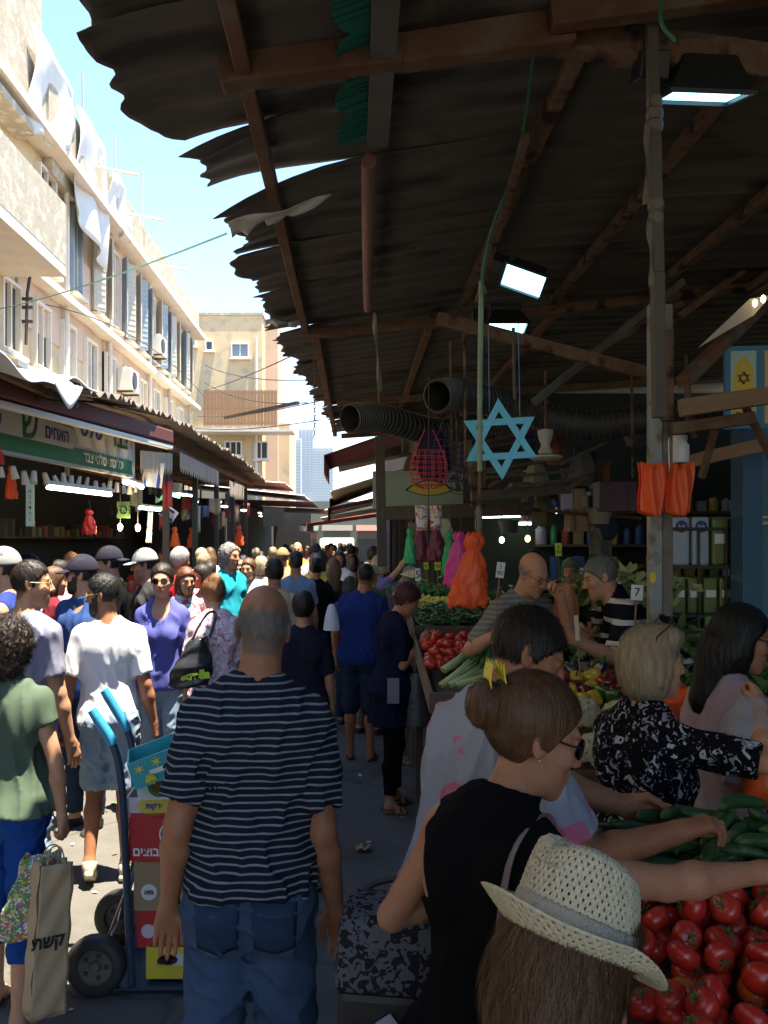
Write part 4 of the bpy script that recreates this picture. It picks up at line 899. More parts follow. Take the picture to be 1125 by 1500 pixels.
    if beard:
        def bf(p):
            q = B.hl(p); d = B.headf(p, .006, face=False); d = smax(d, -(.02-q[:, 1])*.0-(q[:, 1]-.012), .01); zt = np.interp(np.abs(q[:, 0]), [0, .03, .055, .075], [-.05, -.046, -.02, .0]); d = smax(d, q[:, 2]-zt, .008)
            d = smax(d, -np.maximum(np.hypot(q[:, 0]/.024, (q[:, 2]+.066)/.011)*.011-.011, -(q[:, 1]-.04)), .004); return d
        emit('beard', bf, hmat(beard), hres, c-.2, c+.2)
    if hat:
        k = hat[0]; f = cap_field(B, {'cap': 1, 'backcap': -1, 'beanie': 0}.get(k, 1)) if k != 'brim' else brimhat_field(B, *(hat[2:] or (.15, .1)))
        emit('cap' if k != 'brim' else 'sun_hat', f, hat[1], min(hres, .0055) if fine else h*.8, c-.24, c+.24)
    HM = B.Hd.to_4x4(); HM.translation = B.hc + Vector((0, 0, -B.z0))
    if glasses:
        dark = glasses[0] != 'clear'; gm = mat('lens_'+glasses[0], (.012, .011, .012) if dark else (.3, .32, .33), .08, spec=.6, **({} if dark else dict(alpha=.25))); fm = mat('glasses_frame_'+(glasses[1] if len(glasses) > 1 else 'k'), {'gold': (.5, .36, .12)}.get(glasses[1] if len(glasses) > 1 else '', (.012, .01, .01)), .3)
        up = glasses[2] if len(glasses) > 2 else 0; zc = .004; big = 1.25 if dark else 1.0
        m = MB(); fr = MB()
        for sd in (1, -1):
            ring = [(sd*.032+.0205*big*math.cos(a), .097-.28*abs(.0205*big*math.cos(a)+.0)*0-.25*max(0, (.0205*big*math.cos(a))*sd), zc+.0165*big*math.sin(a)) for a in [2*PI*i/14 for i in range(14)]]
            m.prism(ring, (0, .0015, 0)); fr.tube(ring+[ring[0]], .0016 if not dark else .0026, 5)
            fr.tube([(sd*.054*(1 if not dark else 1.05), .088, zc+.006), (sd*.079, .05, zc+.006), (sd*.083, -.004, zc+.008), (sd*.08, -.02, zc-.012)], .0022 if dark else .0016, 5)
        fr.tube([(-.012, .099, zc+.006), (0, .103, zc+.008), (.012, .099, zc+.006)], .002, 5)
        g = m.build('sunglasses' if dark else 'glasses', gm, root, smooth=True); g2 = fr.build('frame', fm, g, smooth=True)
        if up: HM2 = HM @ Matrix.Translation((0, -.02, .085)) @ Matrix.Rotation(R(38), 4, 'X')
        g.matrix_local = HM2 if up else HM
    if earring:
        for sd in (1, -1):
            er = MB()
            if earring == 'hoop': er.tube([(sd*.083, -.008+.016*math.sin(a), -.058-.016*math.cos(a)) for a in [2*PI*i/14 for i in range(15)]], .0014, 5, cap=False)
            else: er.lathe([(.0001, -.004), (.003, -.002), (.003, .002), (.0001, .004)], 8, (sd*.085, -.006, -.037))
            e = er.build('earring', mat('gold', (.7, .5, .2), .25, metal=1), root, smooth=True); e.matrix_local = HM
    # ---- shoes
    if shoes:
        kind, sm = shoes[0], shoes[1]
        for sd in (1, -1):
            l = B.legs[sd]; A = l['A']; f = l['f']; bx = np.array(A+f*.06); side = Vector((f.y, -f.x, 0)).normalized()
            k = 1 if sex == 'm' else .9; dn = Vector((0, 0, -1))
            # sole follows the foot's own plane
            up_ = side.cross(f).normalized(); fM = np.array(Matrix((side, f, up_)).transposed(), F); o0 = np.array(A+dn*.082, F)
            def solef(p, th=.009):
                q = (p-o0) @ fM; y = q[:, 1]-.055*k; wd = np.interp(y, [-.13, -.06, 0, .06, .11, .15], [.026, .031, .030, .041, .040, .018]); e = np.maximum(np.abs(q[:, 0])-wd, np.maximum(np.abs(y)-.135*k, np.hypot(0, np.maximum(np.abs(y)-.10*k, 0))*0-1)); return smax(np.maximum(e, -1)-.0, np.abs(q[:, 2]+.0)-th, .005)
            if kind in ('sneaker', 'shoe'):
                def sf(p):
                    q = (p-o0) @ fM; d = B.foot(p, sd, .008); d = smax(d, q[:, 2]-.075, .004); return smin(d, solef(p, .014), .006)
                emit('shoe', sf, sm, min(h, .009), bx-.24, bx+.24)
            else:
                so = emit('sandal' if kind == 'sandal' else 'flip_flop', lambda p: solef(p, .008), sm, min(h, .008), bx-.24, bx+.24)
                if so:
                    st = MB(); zz = Vector((0, 0, -B.z0)); O = A+dn*.082+zz
                    def L3(x, y, z): return O+side*x+f*y+up_*z
                    if kind == 'sandal':
                        for y0, y1, hh3 in ((.06, .10, .052), (.10, .07, .050), (.13, .13, .038)): st.tube([L3(-.046, y0, .012), L3(-.034, (y0*2+y1)/3, hh3), L3(.0, (y0+y1)/2, hh3+.012), L3(.034, (y0+2*y1)/3, hh3), L3(.046, y1, .012)], .006, 6, flat=(1, .5))
                        st.tube([L3(-.04, .03, .05), L3(-.03, -.055, .055), L3(.0, -.078, .058), L3(.03, -.055, .055), L3(.04, .03, .05)], .005, 6)
                    else: st.tube([L3(-.042, .05, .016), L3(-.02, .10, .045), L3(.0, .135, .03), L3(.02, .10, .045), L3(.042, .05, .016)], .0055, 6)
                    st.build('strap', sm, so, smooth=True)
    root['zoff'] = 0.; del root['zoff']
    if strap:
        # strap over a shoulder: points in torso frame
        for sp in strap:
            st = MB(); pts = [B.tp(q)+Vector((0, 0, -B.z0)) for q in sp['p']]; st.tube(bez(pts, 6), sp.get('r', .012), 8, flat=(1, .35)); st.build('bag_strap', sp['m'], root, smooth=True)
    if strands is None and fine and hair and res < .0165: strands = (750, {'bun': 'bun', 'updo': 'bun', 'short': 'short', 'crop': 'short', 'recede': 'short', 'curly': 'curl'}.get(hair[0], 'down'), .045, .009, .0024)
    if strands and 'hair' in made: hair_strands(B, made['hair'], B.z0, *strands)
    root_info = dict(B=B, root=root, sc=sc, made=made); return root_info
def local_to(info_pos, yaw, H, w, k=.93):
    """world point -> the person's rest frame (before the foot offset)"""
    v = Vector(w) - Vector((info_pos[0], info_pos[1], 0)); v = Matrix.Rotation(-R(yaw), 3, 'Z') @ v; v = v/(H/1.75); return Vector((v.x/k, v.y/k, v.z))
# ------------------------------------------------------------------ materials of clothes
def stripe(name, base, line, period, duty, axis=2, wob=.004, rough=.85, sharp=True):
    m = mat('cloth_'+name, base, rough, tuple(c*.8 for c in base), 5, .3, bump=.35, bscale=260, spec=.06)
    nt, N, L, b = mnodes(m)
    if 'striped' in m: return m
    m['striped'] = 1
    tc = nd(nt, 'ShaderNodeTexCoord'); sp = nd(nt, 'ShaderNodeSeparateXYZ'); L(tc.outputs['Object'], sp.inputs[0])
    n = nd(nt, 'ShaderNodeTexNoise'); n.inputs['Scale'].default_value = 7; L(tc.outputs['Object'], n.inputs['Vector'])
    a = nd(nt, 'ShaderNodeMath', operation='MULTIPLY_ADD'); L(n.outputs[0], a.inputs[0]); a.inputs[1].default_value = wob*8; L(sp.outputs[axis], a.inputs[2])
    d = nd(nt, 'ShaderNodeMath', operation='DIVIDE'); L(a.outputs[0], d.inputs[0]); d.inputs[1].default_value = period
    f = nd(nt, 'ShaderNodeMath', operation='FRACT'); L(d.outputs[0], f.inputs[0])
    lt = nd(nt, 'ShaderNodeMath', operation='LESS_THAN'); L(f.outputs[0], lt.inputs[0]); lt.inputs[1].default_value = duty
    mx = nd(nt, 'ShaderNodeMix', data_type='RGBA'); L(lt.outputs[0], mx.inputs[0])
    src = b.inputs['Base Color'].links[0].from_socket; L(src, mx.inputs[6]); mx.inputs[7].default_value = (*line, 1); L(mx.outputs[2], b.inputs['Base Color'])
    return m
def blotch(name, base, cols, scale=22, thr=.56, detail=2., rough=.85):
    """printed fabric: patches of the colours cols on the base"""
    m = mat('cloth_'+name, base, rough, tuple(c*.85 for c in base), 5, .3, bump=.3, bscale=260, spec=.06); nt, N, L, b = mnodes(m)
    if 'blot' in m: return m
    m['blot'] = 1; out = b.inputs['Base Color'].links[0].from_socket; tc = nd(nt, 'ShaderNodeTexCoord')
    for i, c in enumerate(cols):
        mp = nd(nt, 'ShaderNodeMapping'); mp.inputs['Location'].default_value = (i*3.7+.3, i*1.9, i*5.1); L(tc.outputs['Object'], mp.inputs[0])
        n = nd(nt, 'ShaderNodeTexNoise'); n.inputs['Scale'].default_value = scale*(1+.3*i); n.inputs['Detail'].default_value = detail; n.inputs['Distortion'].default_value = 1.2; L(mp.outputs[0], n.inputs['Vector'])
        r = nd(nt, 'ShaderNodeMapRange'); r.inputs[1].default_value = thr; r.inputs[2].default_value = thr+.03; L(n.outputs[0], r.inputs[0])
        mx = nd(nt, 'ShaderNodeMix', data_type='RGBA'); L(r.outputs[0], mx.inputs[0]); L(out, mx.inputs[6]); mx.inputs[7].default_value = (*c, 1); out = mx.outputs[2]
    L(out, b.inputs['Base Color']); return m
def denim(name, col, fade):
    m = mat('denim_'+name, col, .85, fade, 3.2, .8, bump=.5, bscale=420, spec=.08); return m
WHITE = cloth('white_cotton', (.78, .78, .79), (.70, .70, .73)); BLACK = cloth('black_cotton', (.005, .005, .006), (.009, .009, .010)); NAVY = cloth('navy_cotton', (.010, .013, .034)); 
JEAN = denim('blue', (.022, .042, .088), (.075, .12, .20)); JEANL = denim('light', (.16, .24, .36), (.34, .43, .54)); JEAND = denim('dark', (.012, .02, .04), (.03, .048, .08))
RUB = mat('black_rubber', (.02, .019, .018), .6, (.03, .028, .027), 20, .5, bump=.2); CANV = cloth('beige_canvas', (.5, .44, .34)); KH = cloth('khaki', (.28, .24, .16))
def pp(px, Y): return ((px-CX)/FPX*Y, Y)
def W2(px, py, Y, pos, yaw, H, up=0., k=.93): return tuple(local_to(pos, yaw, H, at(px, py, Y)-Vector((0, 0, up)), k))
SHOP = 'shoppers standing at the vegetable stalls'; WALK = 'people walking through the market street'
# ------------------------------------------------------------------ the nearest people
STRIPED = stripe('navy_white_stripes', (.012, .017, .027), (.19, .205, .235), .0188, .27, wob=.0011)
p1 = person('person', 'balding man seen from behind in a navy T-shirt with thin white stripes and blue jeans', pp(366, 2.36), 2, 1.785, res=.0078, skin='b', seed=1, handres=.0045, headres=.005, fold=1.0,
    body=dict(fat=.5, wide=.95, lean=3, side=3, head=(-3, 6), armL=((.19, -.20, -1), (.12, .42, -1)), armR=((.19, -.08, -1), (.22, .42, -1)), pnL=(.1, -1, 0), pnR=(-.6, -.8, 0), curl=(.3, .22), legL=((.06, 0, -1), (.03, -.02, -1)), legR=((.06, .03, -1), (.03, -.05, -1))),
    top=dict(m=STRIPED, hem=.955, sleeve=.76, flare=.025, o=.015, so=.021, neck=.008, fold=.014), bottom=dict(m=JEAN, o=.017, o2=.03, fold=.012, waist=1.0), hair=('ring', 'grey', -.0015), shoes=('shoe', CANV), strands=(8000, 'short', .014, .006, .0007),
    face=dict(shave=(.85, (.36, .66, 1.12), .062), stubble=.5), group=WALK)
SEAM = denim('seam', (.015, .03, .066), (.04, .07, .125))
for s in (-1, 1): patch_on(p1, 'trousers', s*.082, .90, .135, .135, SEAM, 'pocket')
yaw = -48; pos = pp(707, 1.68); H = 1.652
p2 = person('person', 'woman with brown hair in a bun and sunglasses, black sleeveless top, reaching over the tomatoes', pos, yaw, H, sex='f', skin='a', res=.0070, seed=2, handres=.0042, headres=.0042,
    body=dict(lean=5, side=3, head=(-36, 12), armR=('to', W2(1128, 1282, 1.70, pos, yaw, H), (0, 0, -1)), armL=('to', W2(700, 1292, 1.90, pos, yaw, H), (-.75, -.7, -.9)), curl=(.75, .8), pnR=(0, .2, -1)),
    top=dict(m=BLACK, sleeve=0, hem=.93, flare=.02, o=.008, cap=.012, neck=.008, fold=.007, collar=True), bottom=dict(m=blotch('bright_print', (.10, .08, .35), [(.6, .08, .3), (.1, .35, .6), (.7, .7, .75)], 16, .52), o=.02, name='skirt', len=1.2, o2=.03), hair=('bun', 'brown', .013), glasses=('dark', 'k'), earring='stud', strands=(6500, 'bun', .055, .006, .0009),
    shoes=('flip', RUB), strap=[dict(p=[(.085, .10, 1.30), (.095, .04, 1.46), (.10, -.03, 1.475), (.105, -.11, 1.40), (.12, -.135, 1.2), (.13, -.13, 1.0)], r=.016, m=mat('grey_leather', (.20, .16, .15), .5, (.12, .10, .1), 20, .5))], group=SHOP)
yaw = -62; pos = pp(674, 2.16); H = 1.775
p4 = person('person', 'dark haired man in a pale grey T-shirt with pink print, leaning over the cucumbers', pos, yaw, H, skin='b', res=.0078, seed=3, handres=.0045, headres=.0048,
    body=dict(fat=.3, lean=15, head=(-32, 14), armR=('to', W2(992, 1222, 2.06, pos, yaw, H, 0, .89), (0, -.3, -1)), armL=('to', W2(930, 1190, 2.3, pos, yaw, H, 0, .89), (0, -.3, -1)), curl=(.8, .8), pnR=(0, 0, -1)),
    top=dict(m=None, hem=.86, sleeve=.75, o=.018, so=.028, flare=.04, fold=.012, name='t_shirt') if False else dict(m=blotch('grey_pink_print', (.34, .36, .41), [(.55, .16, .27)], 5.5, .57, 2.), hem=.88, sleeve=.8, o=.016, so=.026, flare=.03, fold=.010), bottom=dict(m=KH, len=1.0), hair=('crop', 'dark', .008), strands=(7000, 'short', .024, .010, .0009), face=dict(stubble=.6), shoes=('shoe', RUB), group=SHOP)
yaw = -64; pos = pp(938, 2.7); H = 1.63
p5 = person('person', 'blonde woman in a black dress with white flowers, sunglasses pushed up on her hair', pos, yaw, H, sex='f', skin='c', res=.0085, seed=4, headres=.005, handres=.005,
    body=dict(fat=.5, wide=1.08, lean=4, head=(-20, -2), armR=('to', W2(1112, 1040, 2.62, pos, yaw, H), (.59, -.62, -.6)), armL=('to', W2(1015, 1120, 2.7, pos, yaw, H), (0, 0, -1)), curl=(.9, .9)),
    top=dict(m=blotch('black_white_flowers', (.006, .006, .009), [(.40, .41, .46), (.22, .23, .28)], 30, .60, 2.5), sleeve=.95, so=.012, hem=.62, flare=.03, name='dress'), hair=('bob', 'blonde', .012), strands=(6500, 'down', .10, .014, .0014), glasses=('dark', 'k', 1), shoes=('flip', RUB), group=SHOP)
yaw = -82; pos = pp(1052, 3.02); H = 1.68
p6 = person('person', 'woman with black hair and gold hoop earrings in a lilac knit cardigan', pos, yaw, H, sex='f', skin='b', res=.009, seed=5, headres=.005,
    body=dict(fat=.4, lean=6, head=(-14, 4), armR=('to', W2(1150, 1120, 2.62, pos, yaw, H), (0, -.4, -1)), armL=('to', W2(1180, 1090, 2.8, pos, yaw, H), (0, 0, -1)), curl=(.8, .8)),
    top=dict(m=cloth('lilac_knit', (.38, .30, .36), (.30, .235, .29), bump=1.5, bscale=140), sleeve=1.0, hem=.86, so=.016, name='cardigan'), bottom=dict(m=BLACK), hair=('long', 'black', .014), strands=(3600, 'down', .09, .010, .0012), glasses=('dark', 'k'), earring='hoop', shoes=('flip', RUB), group=SHOP)
yaw = -40; pos = pp(743, 1.03); H = 1.575
p3 = person('person', 'woman in a straw fedora and black camisole bending over the tomatoes, closest to the camera', pos, yaw, H, sex='f', skin='a', res=.0065, seed=6, headres=.005,
    body=dict(lean=8, side=0, head=(-22, 12), legR=((.05, .62, -1), (0, -.62, -1)), legL=((.05, .62, -1), (0, -.62, -1)), armR=('to', W2(990, 1560, 1.35, pos, yaw, H), (0, 0, -1)), armL=('to', W2(880, 1560, 1.5, pos, yaw, H), (-1, 0, -1)), curl=(.6, .6)),
    top=dict(m=BLACK, sleeve=0, hem=.9, cap=-.035, neck=.05, o=.006, name='camisole'), bottom=dict(m=JEAND), hair=('bob', 'brown', .012), strands=(6500, 'down', .10, .014, .001), shoes=('flip', RUB), group=SHOP)
def fedora(info):
    """woven straw fedora: rows of real open weave, linen ribbon round the crown"""
    B = info['B']; N = 216; m = MB(); T = Matrix.Translation((0, -.008, .055)); rows = []
    for i in range(11):                                             # brim from outside in
        t = i/11; r = .118-.033*t; rows.append((r*1.0, 'b', t))
    for i in range(27): rows.append((0, 'c', i/27))
    for i in range(7): rows.append((0, 't', (i+.0)/7))
    def pt(k, row):
        r, kind, t = row; a = 2*PI*k/N; ca, sa = math.cos(a), math.sin(a)
        if kind == 'b':
            up = .042*max(0, -sa)**2*(1-t)**1.3 + .034*abs(ca)**3*(1-t)**1.2 - .020*max(0, sa)*(1-t); R0 = 1+.16*(1-t)*abs(sa)
            return Vector((ca*.087*r/.085*R0, sa*.103*r/.085*R0, up))
        z = .118*t if kind == 'c' else .118; s = 1-.10*t-.07*t**5 if kind == 'c' else (1-.17)*(1-t)
        dome = 0 if kind == 'c' else .018*math.sqrt(max(0, 1-(1-t)**2)); x, y = ca*.087*s, sa*.103*s
        pinch = .030*math.exp(-(x/.028)**2)*(t if kind == 'c' and t > .75 else (1 if kind == 't' else 0))*(.6+.5*max(0, sa)); 
        sq = 1-.16*max(0, sa)*(t**2 if kind == 'c' else 1)*min(1, abs(ca)*1.5)
        return Vector((x*sq, y, z+dome-pinch+.012*(-sa)*(t if kind == 'c' else 1)))
    vs = []; M = len(rows)
    for j, row in enumerate(rows):
        for k in range(N):
            p = pt(k, row); br = .0012*math.sin(k*PI/1.5+j*1.7); d = Vector((p.x, p.y, .35*p.z)).normalized(); vs.append(p+d*br + d*(.0008 if j % 2 else 0))
    fs = []
    for j in range(M-1):
        for k in range(N):
            hole = (j % 2 == 1) and ((k+2*(j//2 % 2)) % 4 == 0) and not 10 < j < 21
            if not hole: fs.append((j*N+k, j*N+(k+1) % N, (j+1)*N+(k+1) % N, (j+1)*N+k))
    m.add(vs, fs); m.add([vs[(M-1)*N+k] for k in range(N)], [tuple(range(N))])
    straw = mat('woven_straw', (.80, .73, .54), .65, (.64, .55, .36), 60, .6, bump=.8, bscale=300, stretch=(1, 1, 2.5))
    o = m.build('straw_hat', straw, info['root'], smooth='all', solid=.0022)
    M4 = B.Hd.to_4x4(); M4.translation = B.hc + Vector((0, 0, -B.z0)); o.matrix_local = M4 @ T @ Matrix.Rotation(R(-4), 4, 'X')
    rb = MB(); w = [(.006, .0075), (.020, .0070), (.036, .0062), (.046, .0052)]
    rb.add([Vector((math.cos(2*PI*k/72)*(.087+e)*(1-.10*z/.105), math.sin(2*PI*k/72)*(.103+e)*(1-.10*z/.105), z+.012*(-math.sin(2*PI*k/72))*z/.105+.001)) for z, e in w for k in range(72)],
           [(j*72+k, j*72+(k+1) % 72, (j+1)*72+(k+1) % 72, (j+1)*72+k) for j in range(3) for k in range(72)])
    rb.build('ribbon', cloth('cream_linen', (.46, .41, .32), (.40, .355, .275), bump=.8, bscale=180), o, smooth='all', solid=.0015)
fedora(p3)
def claw(info):
    B = info['B']; m = MB()
    for s in (1, -1):
        pts = [Vector((s*.006+s*.01*math.sin(t*PI), -.093-.006*s-.03*t, .045+.06*t)) for t in [i/6 for i in range(7)]]
        m.grid(lambda u, v, s=s: Vector((-.03+.06*u, -.105-.012*s - .018*math.sin(v*PI)*s*.4 - .03*v, .035+.075*v + (.012*math.cos(u*PI*6) if v > .95 else 0))), 12, 5)
    o = m.build('hair_clip', mat('yellow_plastic', (.75, .62, .04), .35), info['root'], smooth='all', solid=.003)
    M4 = B.Hd.to_4x4(); M4.translation = B.hc + Vector((0, 0, -B.z0)); o.matrix_local = M4
claw(p2)
# ------------------------------------------------------------------ the sunny side, from the camera outwards
p11 = person('person', 'curly haired woman in an olive ruffled top and blue capri leggings carrying two bags', pp(12, 3.45), -6, 1.60, sex='f', skin='c', res=.0085, seed=7, headres=.0055, handres=.0055,
    body=dict(fat=.6, wide=1.05, armR=((.34, -.02, -1), (.10, .06, -1)), curl=(1.1, .4), legR=((.05, -.1, -1), (.03, -.2, -1)), legL=((.04, .2, -1), (.02, .05, -1))), top=dict(m=cloth('olive', (.085, .12, .085), (.065, .095, .065)), sleeve=.36, so=.03, hem=.92, flare=.03, fold=.012, name='blouse'),
    bottom=dict(m=cloth('royal_blue', (.015, .06, .26)), len=1.45, o=.010, o2=.008, name='leggings'), hair=('curly', 'dark', .014), strands=(5500, 'curl', .06, .024, .0012), shoes=('flip', RUB), strap=[dict(p=[(.10, .10, 1.25), (.08, .02, 1.48), (.03, -.10, 1.40), (-.1, -.13, 1.15)], r=.012, m=BLACK)], group=WALK)
yaw = 4
p9 = person('person', 'man in a bright white T-shirt and faded denim shorts looking left, seen from behind', pp(160, 4.85), yaw, 1.67, skin='b', res=.0095, seed=8, headres=.006, handres=.006,
    body=dict(head=(74, 4), twist=6, armL=((.30, -.12, -1), (.26, .22, -1)), armR=((.24, -.08, -1), (.22, .25, -1)), curl=(.5, .8), legL=((.03, .10, -1), (.0, -.42, -1), .5), legR=((.04, .02, -1), (.02, -.03, -1))),
    top=dict(m=WHITE, sleeve=.8, hem=.90, flare=.02, fold=.007, so=.022), bottom=dict(m=JEANL, len=.93, waist=.97, o=.02, o2=.03, fold=.012), hair=('short', 'black', .007), strands=(1600, 'short', .025, .008, .0014), beard='dark', glasses=('clear', 'gold'), face=dict(stubble=.6), shoes=('shoe', CANV), group=WALK)
p10 = person('person', 'man in a lavender grey T-shirt with cropped hair and thin glasses looking right', pp(40, 4.4), -28, 1.80, skin='c', res=.0095, seed=9, headres=.006, handres=.006,
    body=dict(head=(-48, 2), fat=.2, armR=((.20, .10, -1), (.05, .30, -1))), top=dict(m=cloth('lavender_grey', (.22, .22, .31), (.19, .19, .27)), sleeve=.7, hem=.88, so=.02, fold=.010), bottom=dict(m=JEANL), hair=('crop', 'dark', .004), glasses=('clear', 'gold'), face=dict(shave=(.8, (.25, .22, .2)), stubble=.5), shoes=('shoe', CANV), group=WALK)
p12 = person('person', 'bearded man in a navy cap and blue button shirt looking left', pp(123, 5.7), 158, 1.79, skin='c', res=.010, seed=10, headres=.0065, body=dict(head=(-62, 0), armR=((.2, .05, -1), (.05, .2, -1))),
    top=dict(m=cloth('denim_blue_shirt', (.035, .075, .22), (.028, .06, .17)), sleeve=.8, hem=.86, collar=True, vee=.7, name='shirt', fold=.011), bottom=dict(m=JEAND), hair=('short', 'dark', .006), beard='dark', hat=('cap', cloth('navy_cap', (.03, .03, .045))), glasses=('dark', 'k'), shoes=('shoe', RUB), group=WALK)
p13 = person('person', 'woman in a violet V-neck T-shirt, sunglasses and jeans walking towards the camera', pp(238, 6.05), 176, 1.735, sex='f', skin='c', res=.010, seed=11, headres=.0065, handres=.007, body=dict(head=(6, 2), armL=((.22, .05, -1), (.06, .30, -1)), armR=((.22, 0, -1), (.08, .1, -1)), legL=((.04, .12, -1), (.0, -.05, -1)), legR=((.03, -.1, -1), (.02, -.3, -1))),
    top=dict(m=cloth('violet', (.10, .11, .36), (.085, .09, .30)), sleeve=.75, hem=.88, vee=1.05, fold=.009), bottom=dict(m=JEANL), hair=('bun', 'dark', .010), glasses=('dark', 'k'), shoes=('sneaker', WHITE), group=WALK)
p14 = person('person', 'man in a blue tank top and grey cap at the left edge', pp(8, 5.25), 96, 1.845, skin='c', res=.011, seed=12, headres=.007, body=dict(head=(0, 2)), top=dict(m=cloth('blue_tank', (.03, .05, .22)), sleeve=0, hem=.88), bottom=dict(m=JEAND), hair=('crop', 'dark', .004),
    hat=('cap', cloth('grey_cap', (.30, .30, .30))), glasses=('dark', 'k', 1), face=dict(stubble=.6), shoes=('shoe', RUB), group=WALK)
p19 = person('person', 'woman with messy fair hair and pink floral T-shirt carrying a black bag', pp(316, 5.8), 12, 1.66, sex='f', skin='c', res=.011, seed=13, headres=.007, body=dict(lean=8, fat=.4, head=(10, 14), armL=((.25, -.1, -1), (.05, .35, -1)), armR=((.1, .2, -1), (.0, .6, -1))),
    top=dict(m=blotch('pink_floral', (.62, .42, .46), [(.35, .16, .25), (.7, .66, .68)], 22, .56, 2.), sleeve=.9, so=.02, hem=.9, fold=.011), bottom=dict(m=blotch('dotted_black', (.015, .015, .018), [(.3, .28, .3)], 90, .66, 0.), len=1.0, o=.03, o2=.06, name='skirt'), hair=('updo', 'ginger', .016), strands=(1500, 'bun', .06, .012, .002), shoes=('flip', RUB), group=WALK)
p23 = person('person', 'short woman with black hair in a black T-shirt walking away behind the striped man', pp(444, 5.7), -5, 1.555, sex='f', skin='a', res=.011, seed=14, body=dict(fat=.5, armR=((.22, .05, -1), (.1, .15, -1))), top=dict(m=cloth('dark_navy_tee', (.015, .016, .028)), sleeve=.9, so=.02, hem=.84), bottom=dict(m=cloth('magenta', (.35, .03, .14)), len=.7), hair=('short', 'black', .014), shoes=('flip', RUB), group=WALK)
yaw = -72; pos = pp(573, 6.1); H = 1.62
p7 = person('person', 'woman with short wine red hair in a long navy tunic looking at her phone', pos, yaw, H, sex='f', skin='a', res=.010, seed=15, headres=.0065, handres=.0065, body=dict(fat=.5, lean=4, head=(-6, 26), armR=('to', W2(618, 942, 6.0, pos, yaw, H), (0, -.4, -1)), armL=('to', W2(622, 938, 6.2, pos, yaw, H), (0, -.4, -1)), curl=(.9, .9), legR=((.02, -.02, -1), (.02, -.08, -1)), legL=((.02, .20, -1), (.02, .0, -1))),
    top=dict(m=NAVY, sleeve=.85, so=.02, hem=.66, flare=.035, skirt=.215, name='tunic'), bottom=dict(m=BLACK, len=1.82, o2=.012), hair=('short', 'wine', .02), strands=(1100, 'short', .04, .012, .002), shoes=('sandal', RUB), group=SHOP)
p8 = person('person', 'man with shaved head in a royal blue T-shirt and dark denim shorts seen from behind', pp(528, 7.5), -10, 1.70, skin='b', res=.011, seed=16, headres=.007, body=dict(fat=.5, wide=1.06, lean=3, side=3, head=(-16, 6), armL=((.3, .05, -1), (.0, .5, -1)), armR=((.22, .2, -1), (-.1, .8, -.5)), legR=((.03, .0, -1), (.02, -.05, -1)), legL=((.03, .06, -1), (.02, .0, -1))),
    top=dict(m=cloth('deep_blue', (.018, .04, .17)), sleeve=.75, hem=.85, so=.024, flare=.03), bottom=dict(m=JEAND, len=1.02, o=.022, o2=.03), face=dict(shave=(.85, (.33, .3, .28))), hair=('crop', 'dark', .003), shoes=('flip', RUB), group=WALK)
